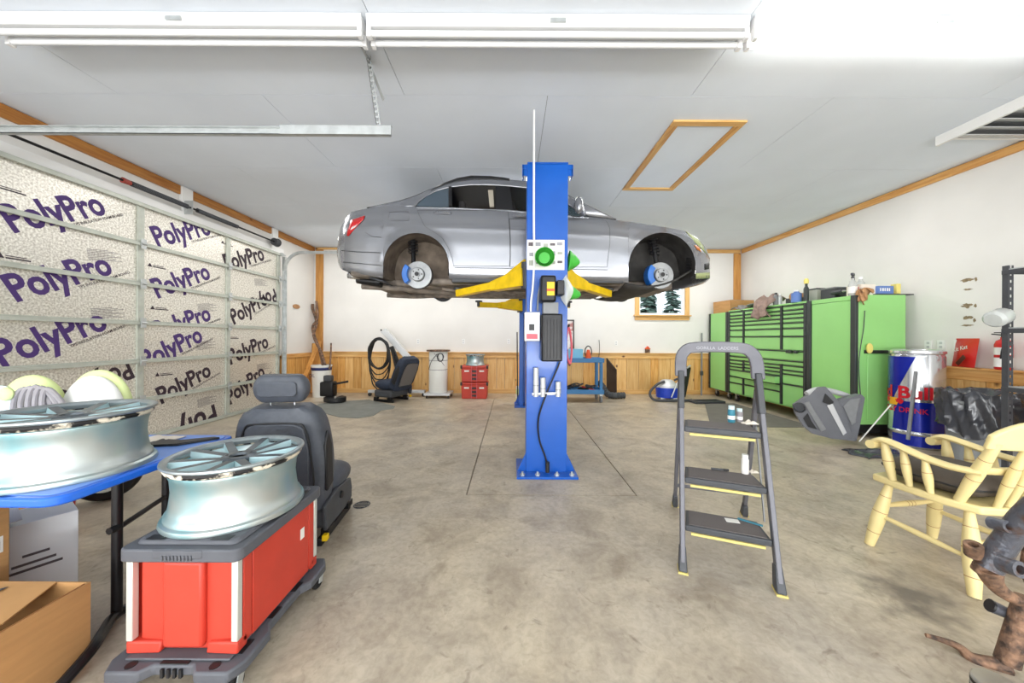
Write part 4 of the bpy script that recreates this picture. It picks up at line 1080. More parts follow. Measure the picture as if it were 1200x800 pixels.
# near locker
t, hx, hy = cab('tool_locker', 'tall green locker at the near end of the tool cabinets, its side facing the room', 4.56, 5.32)
MB().box(-hx + .03, hx, -hy, hy, CZ0, CZT).build('body', M['cabgreen'], t, bevel=.006)
MB().box(-hx + .002, -hx + .029, -hy + .075, hy - .075, CZ0 + .01, CZT - .07).build('door', M['cabgreen'], t, bevel=.008)
MB().box(-hx + .002, -hx + .029, -hy + .075, hy - .075, CZT - .065, CZT - .004).build('header', M['cabgreen'], t, bevel=.004)
for a, b in ((-hy, -hy + .07), (hy - .07, hy)):
    MB().box(-hx - .015, -hx + .029, a, b, CZ0, CZT - .005).build('trim', M['cabtrim'], t, bevel=.006)
MB().box(-hx + .10, hx - .12, -hy - .02, -hy - .001, 1.12, 1.165).build('tool_bar', M['black'], t, bevel=.004)
MB().box(-hx + .14, hx - .16, -hy - .012, -hy - .001, .22, 1.10).build('side_pocket', M['cabgreen'], t, bevel=.02)
MB().box(-hx + .06, hx - .02, -hy + .02, hy - .02, .05, CZ0 - .001).build('plinth', M['black'], t)
t = thing('yellow_pad', 'small round yellow pad hung on the side bar of the near green locker', 'pad', at(1019, 408, 4.525))
MB().lathe([(.0001, -.012), (.05, -.012), (.056, 0), (.05, .012), (.0001, .012)], 20, T(rx=PI / 2) @ Matrix.Diagonal((.72, 1.25, 1, 1))).build('pad', M['spongeyellow'], t)
tag(MB().tube([at(1013.5, 364, 4.545), at(1012, 385, 4.54), at(1008, 410, 4.525), at(1006.5, 432, 4.54), at(1009, 470, 4.545)], .005, 6, smooth=5).build('wire', M['dkgrey']), 'thin dark wire hanging down the side of the near green locker', 'wire')
# things on top of the cabinets
def onto(px, Y, X=None): return Vector(((px - 600) * Y / 400 if X is None else X, Y, CZT))
zt = CZT + .001
t = thing('cardboard_box', 'open cardboard box on top of the far green locker', 'box', (4.93, 7.62, CZT - .019), .1)
bw, bd, bh = .27, .27, .26
MB().box(-bw, bw, -bd, -bd + .006, 0, bh).box(-bw, bw, bd - .006, bd, 0, bh).box(-bw, -bw + .006, -bd, bd, 0, bh).box(bw - .006, bw, -bd, bd, 0, bh).box(-bw, bw, -bd, bd, 0, .006).build('walls', M['cardboard'], t)
MB().box(-.16, .16, -.18, .16, .16, .28).build('contents', M['cloth_grey'], t, bevel=.03)
def cloth(name, label, pts_top, w, mt, cat='cloth', seed=1):
    """crumpled cloth strip following a path"""
    rn = random.Random(seed); mb = MB(); P = [Vector(p) for p in pts_top]; n = 12
    Q = []
    for a, b in zip(P, P[1:]):
        for k in range(6): Q.append(a.lerp(b, k / 6))
    Q.append(P[-1]); ph = [rn.random() * 6 for _ in range(8)]
    rws = []
    for i, q in enumerate(Q):
        row = []
        for k in range(n + 1):
            s = (k / n - .5) * 2; ww = w * (1 + .25 * math.sin(i * .5 + ph[0]))
            row.append(q + Vector((.025 * math.sin(6 * s + i * .4 + ph[1]), s * ww / 2, .02 * math.sin(9 * s + ph[2] + .5 * i) + .02 * math.sin(4 * s + ph[3]))))
        rws.append(row)
    nn = n + 1
    mb.add([p for r in rws for p in r], [(i * nn + k, i * nn + k + 1, (i + 1) * nn + k + 1, (i + 1) * nn + k) for i in range(len(rws) - 1) for k in range(n)])
    o = mb.build(name, M[mt], smooth=80, solid=.012); return tag(o, label, cat)
cloth('draped_jacket', 'grey-brown jacket hanging over the top edge of the green tool chest', [(4.95, 6.35, CZT + .10), (4.78, 6.30, CZT + .20), (4.62, 6.27, CZT + .12), (4.55, 6.25, CZT - .05), (4.54, 6.25, CZT - .20)], .42, 'cloth_brown', 'jacket', 3)
cloth('folded_rag', 'flat grey rag lying at the left on top of the green tool chest', [(5.05, 7.0, CZT + .04), (4.85, 6.95, CZT + .07), (4.66, 6.92, CZT + .05), (4.60, 6.9, CZT + .015)], .50, 'cloth_grey', 'rag', 5)
rn = random.Random(11)
def jar(name, label, px, Y, r, h, mt, cap, cat='jar', X=None):
    p = onto(px, Y); 
    if X: p.x = X
    t = thing(name, label, cat, p)
    MB().lathe([(r, 0), (r, h * .72), (r * .5, h * .82), (r * .5, h * .9)], 16).build('body', M[mt], t)
    MB().lathe([(r * .55, h * .88), (r * .55, h), (.0001, h)], 14).build('cap', M[cap], t)
    return t
jar('spray_can', 'grey spray can beside the draped jacket on the tool chest', 909, 6.05, .04, .22, 'grey', 'black', 'can')
jar('spray_can', 'silver spray can second to the right of the draped jacket', 913.5, 6.02, .035, .20, 'ltgrey', 'white', 'can')
t = thing('small_machine', 'squat dark metal machine on the tool chest, right of the spray cans', 'machine', (4.80, 5.80, CZT), 0)
MB().box(-.08, .08, -.13, .10, 0, .10).build('base', M['dkgrey'], t, bevel=.015)
MB().cyl((-.09, -.05, .12), (.09, -.05, .12), .06, 14).build('drum', M['tan'], t)
jar('plastic_tub', 'white and blue plastic tub on the tool chest, left of the upright yellow-topped bottle', 933, 5.56, .07, .20, 'spongeblue', 'white', 'tub')
t = thing('parts_bin', 'grey boxy tin behind the tub on the tool chest', 'tin', (4.86, 5.46, CZT))
MB().box(-.07, .07, -.09, .09, 0, .19).build('body', M['grey_card'], t, bevel=.008); MB().box(-.072, .072, -.092, .092, .191, .21).build('lid', M['dkgrey'], t, bevel=.004)
t = thing('tall_bottle', 'tall slim bottle with a yellowish top at the right end of the tool chest', 'bottle', onto(944.5, 5.40))
MB().lathe([(.035, 0), (.035, .20), (.018, .24), (.018, .28)], 14).build('body', M['cabtrim'], t); MB().lathe([(.03, .28), (.034, .33), (.02, .36), (.0001, .36)], 14).build('cap', M['spongeyellow'], t)
t = thing('metal_box', 'dark grey metal box with a lid on the near green locker, left side', 'box', (4.83, 5.13, CZT))
MB().box(-.09, .09, -.12, .12, 0, .15).build('body', M['dkgrey'], t, bevel=.008); MB().box(-.094, .094, -.124, .124, .151, .175).build('lid', M['grey'], t, bevel=.006)
t = thing('power_drill', 'black cordless drill lying on the near green locker', 'drill', (4.74, 4.93, CZT))
MB().cyl((-.02, .10, .09), (-.02, -.06, .09), .032, 14).build('barrel', M['dkgrey'], t); MB().bar((-.02, .06, .08), (.05, .07, .035), .03, .04).build('grip', M['black'], t, bevel=.008)
MB().box(.02, .11, .03, .11, .001, .04).build('battery', M['black'], t, bevel=.008); MB().cyl((-.02, -.06, .09), (-.02, -.11, .09), .02, 12, r2=.008).build('chuck', M['steel'], t)
t = thing('supply_tray', 'open white tray of small packets on the near green locker', 'tray', (4.82, 4.72, CZT))
MB().box(-.10, .10, -.10, .10, 0, .004).box(-.10, -.097, -.10, .10, .004, .15).box(.097, .10, -.10, .10, .004, .15).box(-.097, .097, -.10, -.097, .004, .15).box(-.097, .097, .097, .10, .004, .15).build('tray', M['paper'], t)
for i, (m_, y0) in enumerate((('pink', -.055), ('canyellow', -.01), ('cloth_brown', .04))): MB().box(-.102, -.1005, y0 - .018, y0 + .018, .02, .12).build('packet', M[m_], t)
jar('white_bottle', 'cloudy white pump bottle behind the packet tray on the near green locker', 983, 4.90, .045, .30, 'translucent', 'white', 'bottle', 5.0)
t = thing('spray_bottle', 'clear spray bottle with a grey trigger head on the near green locker', 'spray bottle', onto(999, 4.66))
MB().lathe([(.045, 0), (.048, .01), (.048, .14), (.03, .19), (.014, .21), (.014, .24)], 18).build('bottle', M['translucent'], t)
MB().lathe([(.0495, .03), (.0495, .12)], 18, caps=False).build('label', M['label_white'], t)
MB().cyl((0, 0, .235), (0, 0, .265), .018, 12).bar((-.05, -.04, .285), (.07, .06, .295), .03, .035).bar((.05, .04, .285), (.085, .065, .22), .014, .018).build('trigger_head', M['dkgrey'], t, bevel=.005)
cloth('work_gloves', 'tan work gloves flopped over the near green locker top corner', [(4.80, 4.60, CZT + .03), (4.68, 4.57, CZT + .06), (4.64, 4.53, CZT + .02), (4.64, 4.52, CZT - .10)], .10, 'tan', 'gloves', 8)
t = thing('yellow_carton', 'flat yellow carton lying on the near green locker behind the gloves', 'box', (5.08, 4.80, CZT), .1)
MB().box(-.13, .13, -.06, .06, 0, .06).build('carton', M['spongeyellow'], t, bevel=.004)
t = thing('blue_carton', 'blue printed carton standing on the dark tray of the near green locker', 'box', (5.02, 4.63, CZT + .018), 0)
MB().box(-.105, .105, -.045, .045, 0, .105).build('carton', M['spongeblue'], t, bevel=.004)
for i in range(5): MB().box(-.08 + .03 * i, -.066 + .03 * i + .006 * (i % 2), -.0465, -.0455, .035, .075).build('letter_mark', M['label_white'], t, smooth=0)
t = thing('yellow_block', 'tall pale yellow sponge block at the wall end of the near green locker', 'sponge', (5.19, 4.62, CZT + .018))
MB().box(-.028, .028, -.04, .04, 0, .135).build('block', M['spongeyellow'], t, bevel=.006)
t = thing('metal_bar', 'flat dark steel bar jutting out on top of the near green locker', 'bar', (5.08, 4.63, CZT))
MB().box(-.20, .30, -.06, .06, 0.001, .016).build('bar', M['dkgrey'], t, bevel=.003)

# ---------------------------------------------------------------- right-hand clutter
# energy drink can cooler
CC = (5.00, 4.22, 0)
t = thing('can_cooler', 'giant blue and silver drink-can cooler with red lettering beside the green locker', 'cooler', CC)
R = .232; H = 1.13
MB().lathe([(R * .9, 0), (R, .03), (R, H - .03), (R * .96, H)], 48).build('body', M['cansilver'], t)
MB().lathe([(R * .97, H), (R * 1.03, H + .012), (R * 1.02, H + .04), (R * .9, H + .055), (R * .86, H + .04), (.0001, H + .035)], 48).build('lid', M['cansilver'], t)
MB().lathe([(R * 1.006, .155), (R * 1.006, .205)], 48, caps=False).build('band', M['cansilver'], t, solid=.003)
aC = math.atan2(-CC[1], -CC[0])            # direction of the camera seen from the can
def wrap(poly, nm, mt, off=.003):
    """polygon strip on the can: list of (angle_left, angle_right, z)"""
    mb = MB(); rws = []
    dense = []
    for p_, q_ in zip(poly, poly[1:]):
        dense += [tuple(a_ + (b_ - a_) * k_ / 14 for a_, b_ in zip(p_, q_)) for k_ in range(14)]
    for al, ar, z in dense + [poly[-1]]:
        rws.append([(( R + off) * math.cos(aC + al + (ar - al) * k / 10), (R + off) * math.sin(aC + al + (ar - al) * k / 10), z) for k in range(11)])
    mb.add([p for r in rws for p in r], [(i * 11 + k, i * 11 + k + 1, (i + 1) * 11 + k + 1, (i + 1) * 11 + k) for i in range(len(rws) - 1) for k in range(10)])
    mb.build(nm, M[mt], t, smooth=60)
# seen from the camera, angles grow towards the right
wrap([(-1.75, -.95, .56), (-1.75, -.42, .85), (-1.75, -.02, 1.10)], 'blue_panel', 'canblue')
wrap([(-.95, .95, .205), (-.80, .95, .56)], 'blue_panel', 'canblue'); wrap([(-.95, 1.6, .03), (-.95, 1.6, .155)], 'blue_panel', 'canblue'); wrap([(.951, 1.6, .205), (.951, 1.6, .50)], 'blue_panel', 'canblue')
def can_text(body, a0, a1, z, h, mt, nm, bold=.03):
    cu = bpy.data.curves.new(nm, 'FONT'); cu.body = body; cu.size = 1; cu.offset = bold; cu.resolution_u = 3
    to = bpy.data.objects.new(nm, cu); COL.objects.link(to)
    me = bpy.data.meshes.new_from_object(to.evaluated_get(bpy.context.evaluated_depsgraph_get()))
    bpy.data.objects.remove(to); bpy.data.curves.remove(cu)
    x0 = min(v.co.x for v in me.vertices); x1 = max(v.co.x for v in me.vertices)
    bm = bmesh.new(); bm.from_mesh(me); bpy.data.meshes.remove(me)
    bmesh.ops.subdivide_edges(bm, edges=[e for e in bm.edges if e.calc_length() > .2], cuts=2)
    for v in bm.verts:
        a = aC + a0 + (a1 - a0) * (v.co.x - x0) / (x1 - x0); v.co = ((R + .007) * math.cos(a), (R + .007) * math.sin(a), z + h * v.co.y)
    nm_ = bpy.data.meshes.new(nm); bm.to_mesh(nm_); bm.free(); nm_.materials.append(M[mt])
    o = bpy.data.objects.new(nm, nm_); COL.objects.link(o); o.parent = t
can_text('Red Bull', -2.25, .58, .60, .20, 'canred', 'lettering')
can_text('ENERGY DRINK', -1.95, .42, .425, .085, 'canred', 'small_lettering', .015)
def emblem(cx, d):
    pts = [(0, 0), (.10, .05), (.22, .055), (.30, .02), (.36, .03), (.30, -.03), (.22, -.025), (.16, -.055), (.06, -.04)]
    mb = MB(); vs = [((R + .008) * math.cos(aC + cx + d * x), (R + .008) * math.sin(aC + cx + d * x), .555 + y * .7) for x, y in pts]
    mb.add(vs, [tuple(range(len(vs)))]); mb.build('charging_animal_emblem', M['canred'], t, smooth=0)
wrap([(-1.12, -.70, .50), (-1.2, -.62, .55), (-1.12, -.70, .59)], 'gold_disc', 'canyellow', .0065)
emblem(-1.42, 1); emblem(-.42, -1)
tag(MB().bar(at(1064, 515, 3.96), at(1073.5, 435, 4.03), .028, .028).build('metal_post', M['grey'], bevel=.003), 'dark grey square post leaning in front of the giant can', 'post')
t = thing('white_pole', 'white pole with a blue tip standing at the right edge of the giant can', 'pole', at(1099, 523, 4.03))
t.location.z = 0; t.matrix_basis = Matrix.Translation(t.location)
MB().cyl((0, 0, 0), (-.045, .01, .82), .019, 12).build('tube', M['white_metal'], t); MB().cyl((-.045, .01, .82), (-.048, .01, .87), .028, 12).box(-.09, -.045, -.01, .02, .80, .82).build('tip', M['tableblue'], t, bevel=.004)
# bumper cover leaning on the floor
bp = thing('bumper_cover', 'dark grey plastic car bumper cover standing on its side by the lockers', 'bumper', (0, 0, 0))
P3 = lambda px, py, D: at(px, py, D)
D0 = 4.25
outl = [(930, 474), (932, 484), (941, 499), (952, 508), (975, 514), (1003, 517), (1000, 510), (983, 470), (968, 453), (960, 454), (940, 467)]
def relief(pts, d, th, nm, mt, sm=0, bev=.006):
    n = len(pts); vs = [P3(x, y, d + (985 - x) * .0022) for x, y in pts]; vs += [v + Vector((.02, th, 0)) for v in vs]
    MB().add(vs, [tuple(range(n)), tuple(range(2 * n - 1, n - 1, -1))] + [(i, n + i, n + (i + 1) % n, (i + 1) % n) for i in range(n)]).build(nm, M[mt], bp, world=True, smooth=sm, bevel=bev)
relief(outl, D0, .05, 'skin', 'bumper')
relief([(981, 470), (1000, 512), (1004, 517), (1008, 500), (1014, 466), (1010, 462)], D0 + .02, .10, 'side_return', 'bumper')
relief([(969, 475), (975, 472), (992, 507), (988, 510)], D0 - .008, .012, 'inlet_edge', 'ltgrey', 0, .003)
relief([(964, 471), (967, 461), (977, 471), (974, 475)], D0 - .008, .012, 'vent_hole', 'black', 0, .002)
relief([(942, 472), (948, 470), (968, 503), (962, 506)], D0 - .012, .018, 'strake', 'grey', 0, .006)
relief([(946, 484), (950, 493), (957, 503), (947, 500), (941, 490)], D0 - .008, .01, 'lower_grille', 'black', 0, .002)
relief([(988, 476), (996, 468), (1008, 466), (1002, 495), (998, 498)], D0 + .01, .01, 'corner_panel', 'grey', 0, .004)
MB().lathe([(.062, 0), (.066, .03), (.054, .034), (.050, .012), (.0001, .012)], 24, frame(P3(937, 477, D0 - .0), P3(937, 477, D0 - 1)) @ T(rx=.2)).build('fog_ring', M['dkgrey'], bp, world=True)
MB().tube([P3(945, 461, D0 + .10), P3(960, 456, D0 + .12), P3(985, 461, D0 + .14), P3(1008, 470, D0 + .12)], [.03, .035, .035, .03], 10, smooth=4).build('rear_bar', M['ltgrey'], bp, world=True)
# floor clutter behind the chair
t = thing('black_tarp', 'crumpled black plastic sheet on the floor under the giant can', 'plastic sheet', (4.15, 3.86, 0))
MB().grid(lambda u, v: (-.28 + .62 * u + .04 * math.sin(9 * v), -.16 + .32 * v + .04 * math.sin(8 * u), .008 + abs(.07 * math.sin(7 * u + 2 * v) * math.sin(5 * v + 1) * math.sin(PI * u) * math.sin(PI * v))), 22, 12).build('sheet', M['bag'], t, smooth=60, solid=.006)
tag(MB().cyl(at(1007, 517, 4.20), at(1044, 474, 4.03), .007, 8).build('thin_rod', M['offwhite']), 'thin pale rod leaning from the floor against the giant can', 'rod')
# bin with bag
BN = (4.77, 3.47, 0)
t = thing('waste_bin', 'grey plastic waste bin lined with a black bag at the right wall', 'bin', BN)
MB().lathe([(.20, 0), (.245, .66), (.26, .665), (.26, .69), (.235, .69), (.19, .02), (.0001, .02)], 30).build('bin', M['bingrey'], t)
rn = random.Random(5)
def bagf(u, v):
    a = 2 * PI * u; w = 1 + .04 * math.sin(11 * a) + .03 * math.sin(5 * a + 1)
    if v < .75: r = .275 * w + .02 * math.sin(17 * a + 9 * v); z = .47 + .33 * v / .75 + .06 * math.sin(3 * a) * (1 - v) - .14 * max(0, math.cos(a - 3.0)) * (0.75 - v)
    else: r = (.275 - .14 * (v - .75) / .25) * w; z = .80 - .10 * (v - .75) / .25 + .02 * math.sin(9 * a)
    return (r * math.cos(a), r * math.sin(a), z)
MB().grid(bagf, 64, 14).build('bag', M['bag'], t, smooth=70)
# shelving rack
RK = thing('shelf_rack', 'dark slotted-steel shelf rack at the right edge of the room', 'shelf', (4.50, 3.08, 0))
def upright(x, y):
    mb = MB(); n = 30
    for i in range(n):
        z0 = 1.98 * i / n; z1 = 1.98 * (i + 1) / n; zm = z0 + .62 * (z1 - z0)
        mb.box(x - .024, x - .008, y, y + .003, z0, z1).box(x + .008, x + .024, y, y + .003, z0, z1).box(x - .008, x + .008, y, y + .003, z0, zm)
        mb.box(x - .024, x - .021, y + .003, y + .04, z0, z1)
    mb.build('upright', M['dkgrey'], RK, smooth=0)
for x, y in ((0, 0), (.40, 0), (0, -1.2), (.40, -1.2)): upright(x, y)
for z in (.42, .86, 1.39, 1.92):
    MB().box(-.026, .43, .004, .012, z - .02, z + .02).box(-.026, .43, -1.2, -1.192, z - .02, z + .02).box(-.03, -.026, -1.19, .04, z - .02, z + .02).build('beam', M['dkgrey'], RK, bevel=.002)
    MB().box(-.02, .43, -1.19, .0, z + .0205, z + .03).build('shelf_board', M['galv'], RK)
t = thing('printed_carton', 'white and orange printed carton on the low shelf of the steel rack', 'box', (4.66, 2.80, .4505))
MB().box(-.13, .16, -.15, .15, 0, .28).build('carton', M['white_card'], t, bevel=.004)
MB().box(-.1315, -.1305, -.149, .149, .12, .21).box(-.129, .159, .1505, .1515, .12, .21).build('orange_band', M['orange'], t, smooth=0)
text('lettering', 'FRAM', M['label_white'], t, Matrix(((0, 0, -1, -.132), (-1, 0, 0, .13), (0, 1, 0, .135), (0, 0, 0, 1))), size=.08, bold=.02)
t = thing('plastic_jug', 'cloudy plastic jug hung sideways on the upright of the steel rack', 'jug', at(1172, 371, 2.9))
MB().lathe([(.0001, 0), (.05, .005), (.07, .03), (.07, .13), (.03, .19), (.02, .24)], 20, T(ry=1.25, rz=.2) @ T(z=-.1)).build('jug', M['translucent'], t)
# ledge items: wrapped bag, extinguisher
def wallplane(px, py, X=5.30): return onx(px, py, X)
zl = .987
t = thing('snack_bag', 'shiny red snack wrapper bag leaning on the ledge of the right wall', 'bag', (5.31, 4.02, zl), -.35)
Mb = T(ry=.12)
MB().grid(lambda u, v: ((.035 * math.sin(PI * min(1, max(0, u))) * math.sin(PI * v)) * -1, .15 - .30 * u, .34 * v), 12, 14, Mb).grid(lambda u, v: ((.03 * math.sin(PI * u) * math.sin(PI * v)), .15 - .30 * u, .34 * v), 12, 14, Mb).build('pouch', M['wrapper'], t, smooth=60)
text('lettering', 'Kit Kat', M['label_white'], t, Mb @ Matrix(((0, 0, -1, -.036), (-1, 0, 0, .115), (0, 1, 0, .17), (0, 0, 0, 1))) @ T(.0, .0, rz=.25), size=.068, bold=.015)
MB().bar((-.038, .02, .03), (-.038, -.08, .13), .05, .006, up=(1, 0, 0)).build('bar_picture', mat('chocolate', (92, 44, 30), .5), t, world=False, bevel=.003)
t = thing('fire_extinguisher', 'red fire extinguisher with a white label standing on the right wall ledge', 'extinguisher', (5.30, 3.68, zl))
MB().lathe([(.055, 0), (.062, .01), (.062, .27), (.05, .31), (.022, .33), (.022, .35)], 24).build('cylinder', M['red'], t)
MB().lathe([(.0628, .03), (.0628, .13)], 24, caps=False).build('label', M['label_white'], t); MB().lathe([(.0628, .16), (.0628, .24)], 24, a0=2.2, a1=4.6, caps=False).build('label', M['label_white'], t)
MB().bar((0, .09, .385), (0, -.05, .365), .02, .012).bar((0, .07, .40), (0, -.04, .40), .02, .01).cyl((0, 0, .345), (0, 0, .395), .018, 10).build('valve_handle', M['black'], t, bevel=.003)
MB().tube([(-.02, -.02, .36), (-.06, -.06, .33), (-.075, -.045, .22), (-.07, -.03, .12)], .009, 8, smooth=4).build('hose', M['black'], t)
# torn paint patches and outlets on the right wall
for i, (px, py, w, h) in enumerate(((1133, 328, .13, .05), (1134, 339, .10, .03), (1133, 358, .11, .07), (1134, 372, .12, .05), (1133, 381, .13, .03), (1144, 327, .03, .06), (1143, 358, .03, .05), (1142, 375, .03, .06))):
    p = onx(px, py, XR - .001); rn = random.Random(i); n = 17
    pl_ = [(math.cos(2 * PI * k / n) * w / 2 * (.45 + .65 * rn.random()), math.sin(2 * PI * k / n) * h / 2 * (.5 + .6 * rn.random())) for k in range(n)]
    o = MB().prism(pl_, 0, .0015, Matrix(((0, 0, -1, p.x), (1, 0, 0, p.y), (0, 1, 0, p.z), (0, 0, 0, 1)))).build('torn_patch', M['torn'], wr, smooth=0)
for lab, px, py, X in (('white double outlet plate on the right wall above the giant can', 1103, 404, XR), ('white outlet plate on the right wall left of the snack bag', 1123, 404, XR), ('white outlet plate on the right wall beside the green locker, low left', 1088, 404, XR)):
    p = onx(px, py, X - .002)
    t = thing('outlet', lab, 'outlet', p)
    MB().box(-.006, 0, -.04, .04, -.06, .06).build('plate', M['white'], t, bevel=.002)
    for z in (-.025, .025): MB().box(-.008, -.0065, -.015, .015, z - .014, z + .014).build('socket', M['ltgrey'], t)

# ================================================================ left foreground
TX1, TY0, TY1, TZ = -1.565, 1.17, 1.95, .74
t = thing('folding_table', 'blue plastic-topped folding table at the left with black tube legs', 'table', (-2.40, 1.56, 0))
L2, W2 = 2.40 + TX1, (TY1 - TY0) / 2
MB().prism(rrect(2 * L2, 2 * W2, .06, 5), TZ - .034, TZ).build('table_edge', M['tableblue'], t, bevel=.008)
MB().prism(rrect(2 * L2 - .05, 2 * W2 - .05, .05, 5), TZ + .0005, TZ + .003).build('table_top', M['tabletop'], t)
for lx, ly in ((.60, .0), (.50, .32), (-.80, 0), (-.80, .32)):
    MB().cyl((lx, ly, .03), (lx, ly, TZ - .035), .019, 12).build('leg', M['blackmetal'], t)
for lx in (.60, -.80):
    MB().tube([(lx + .06, .36, .022), (lx + .02, .14, .022), (lx, 0, .03), (lx + .08, -.12, .05), (lx + .15, -.22, .06), (lx + .16, -.32, .022)], .02, 10, smooth=4).build('foot', M['blackmetal'], t)
MB().cyl((.60, .0, .42), (.50, .32, .42), .012, 8).build('cross_bar', M['blackmetal'], t)
MB().cyl((.61, 0, .43), (.61, -.04, .43), .016, 8).build('leg_lock', M['blackmetal'], t)
MB().tube([(L2 - .04, .02, TZ - .05), (L2 + .015, .06, TZ - .07), (L2 + .03, .11, TZ - .05), (L2 - .01, .14, TZ - .045)], .012, 8, smooth=4).build('carry_handle', M['tableblue'], t)

def make_rim(name, label, loc_, rz, R=.25, H=.25, group='loose alloy wheel rims'):
    t = thing(name, label, 'wheel rim', loc_, rz, group)
    k = R / .25
    prof = [(.250, 0), (.252, .006), (.248, .018), (.238, .024), (.236, .038), (.228, .046), (.222, .075), (.216, .13), (.220, .18), (.226, .198), (.225, .206), (.236, .212)]
    s = H / .25
    MB().lathe([(r * k, z * s) for r, z in prof] + [(.222 * k, .212 * s), (.206 * k, .19 * s), (.204 * k, .10 * s), (.226 * k, .03 * s), (.238 * k, .002)], 64, caps=False).build('barrel', M['rim_barrel'], t, smooth=40)
    MB().lathe([(.236 * k, .2125 * s), (.241 * k, .222 * s), (.238 * k, .232 * s), (.234 * k, .2125 * s)], 64, caps=False).build('bead_seat', M['residue'], t, smooth=40)
    MB().lathe([(.232 * k, .233 * s), (.246 * k, .234 * s), (.251 * k, .240 * s), (.250 * k, .247 * s), (.243 * k, .250 * s), (.232 * k, .247 * s), (.224 * k, .236 * s), (.226 * k, .22 * s)], 64, caps=False).build('outer_lip', M['rim_lip'], t, smooth=40)
    zt_ = .246 * s
    for i in range(5):
        for d in (-1, 1):
            a = 2 * PI * i / 5 + d * .17; a2 = 2 * PI * i / 5 + d * .30
            p = Vector((.045 * k * math.cos(a), .045 * k * math.sin(a), zt_ - .022)); q = Vector((.232 * k * math.cos(a2), .232 * k * math.sin(a2), zt_ - .006))
            u = (q - p).normalized(); n = Vector((-u.y, u.x, 0)).normalized()
            sp = MB().add([p + n * .017, p - n * .017, q - n * .015, q + n * .015, p + n * .024 - Vector((0, 0, .05)), p - n * .024 - Vector((0, 0, .05)), q * .95 - n * .022 - Vector((0, 0, .03)), q * .95 + n * .022 - Vector((0, 0, .03))],
                          [(0, 1, 2, 3), (7, 6, 5, 4)]).build('spoke', M['rim_face'], t, bevel=.003)
            MB().add([p + n * .0175, p - n * .0175, q - n * .0155, q + n * .0155, p + n * .027 - Vector((0, 0, .05)), p - n * .027 - Vector((0, 0, .05)), q * .93 - n * .024 - Vector((0, 0, .03)), q * .93 + n * .024 - Vector((0, 0, .03))],
                     [(0, 4, 5, 1), (1, 5, 6, 2), (2, 6, 7, 3), (3, 7, 4, 0), (4, 7, 6, 5)]).build('spoke_side', M['teal'], sp)
        # web between the pair of spokes
        a = 2 * PI * i / 5
        w0, w1 = Vector((.07 * math.cos(a), .07 * math.sin(a), zt_ - .045)) * 1, Vector((.212 * k * math.cos(a), .212 * k * math.sin(a), zt_ - .03))
        u = (w1 - w0).normalized(); n = Vector((-u.y, u.x, 0)).normalized()
        MB().add([w0 + n * .012, w0 - n * .012, w1 - n * .062 * k, w1 + n * .062 * k], [(0, 1, 2, 3)]).build('spoke_web', M['teal'], t, smooth=0, solid=.006)
    MB().lathe([(.022 * k, zt_ - .07), (.068 * k, zt_ - .07), (.068 * k, zt_ - .022), (.055 * k, zt_ - .014), (.034 * k, zt_ - .016), (.030 * k, zt_ - .03), (.022 * k, zt_ - .03)], 32, caps=False).build('hub', M['rim_face'], t, smooth=40)
    MB().lathe([(.0301 * k, zt_ - .026), (.0001, zt_ - .026)], 20).build('hub_bore', M['black'], t)
    for i in range(5):
        a = 2 * PI * (i + .5) / 5; MB().cyl((.048 * k * math.cos(a), .048 * k * math.sin(a), zt_ - .02), (.048 * k * math.cos(a), .048 * k * math.sin(a), zt_ - .0145), .008, 10).build('bolt_hole', M['black'], t)
    return t
make_rim('wheel_rim', 'large bare alloy wheel rim lying face up on the blue table', (-1.835, 1.425, TZ + .004), .5)
make_rim('wheel_rim', 'bare alloy wheel rim lying face up on the red tool chest', (-1.214, 1.518, .548), .2)
make_rim('wheel_rim', 'small dusty wheel rim on top of the stacked red crates by the back wall', (-.79, 7.50, .722), 0, .21, .235)

# pile on the table behind the rim
tz = TZ + .004
t = thing('domed_cover', 'white domed cover with a pale green edge behind the big rim on the table', 'cover', (-2.23, 1.83, tz))
MB().ball((0, -.01, .145), .16, .06, .20, 24, 14, v0=.255).build('dome', M['offwhite'], t, smooth=70)
MB().ball((-.02, .035, .157), .175, .06, .215, 24, 14, v0=.255).build('green_edge', M['palegreen'], t, smooth=70)
t = thing('padded_cushion', 'pale green padded cushion at the left of the heap behind the big rim', 'cushion', (-2.58, 1.84, tz))
MB().ball((0, 0, .145), .17, .07, .20, 24, 14, v0=.255).build('pad', M['palegreen'], t, smooth=70)
MB().ball((-.10, -.05, .124), .13, .03, .17, 20, 12, v0=.255).build('white_cover', M['paleblue'], t, smooth=70)
t = thing('ribbed_hose', 'grey ribbed hose loops draped in the heap behind the big rim', 'hose', (-2.42, 1.72, tz))
for i in range(5):
    MB().tube([(-.08 + .04 * i, .02, .012), (-.075 + .036 * i, -.01, .20), (-.04 + .03 * i, .0, .30 - .006 * abs(i - 2)), (.03 + .03 * i, .01, .20), (.07 + .03 * i, .02, .012)], .0115, 8, smooth=5).build('loop', M['greyfab'], t)
MB().ball((-.09, -.025, .265), .035, .02, .035, 14, 8).build('end_cap', M['palegreen'], t)
t = thing('blue_cloth', 'blue cloth tucked at the far left of the heap on the table', 'cloth', (-2.80, 1.80, tz))
MB().grid(lambda u, v: (-.12 + .26 * u, -.05 + .10 * v, .26 * math.sin(PI * u) ** .6 * (.8 + .2 * math.sin(8 * v + 5 * u)) + .004), 16, 8).build('fabric', M['tableblue'], t, smooth=70, solid=.008)
t = thing('grey_sheet', 'grey-white folded sheet behind the pale green cushion on the table', 'sheet', (-2.66, 1.88, tz))
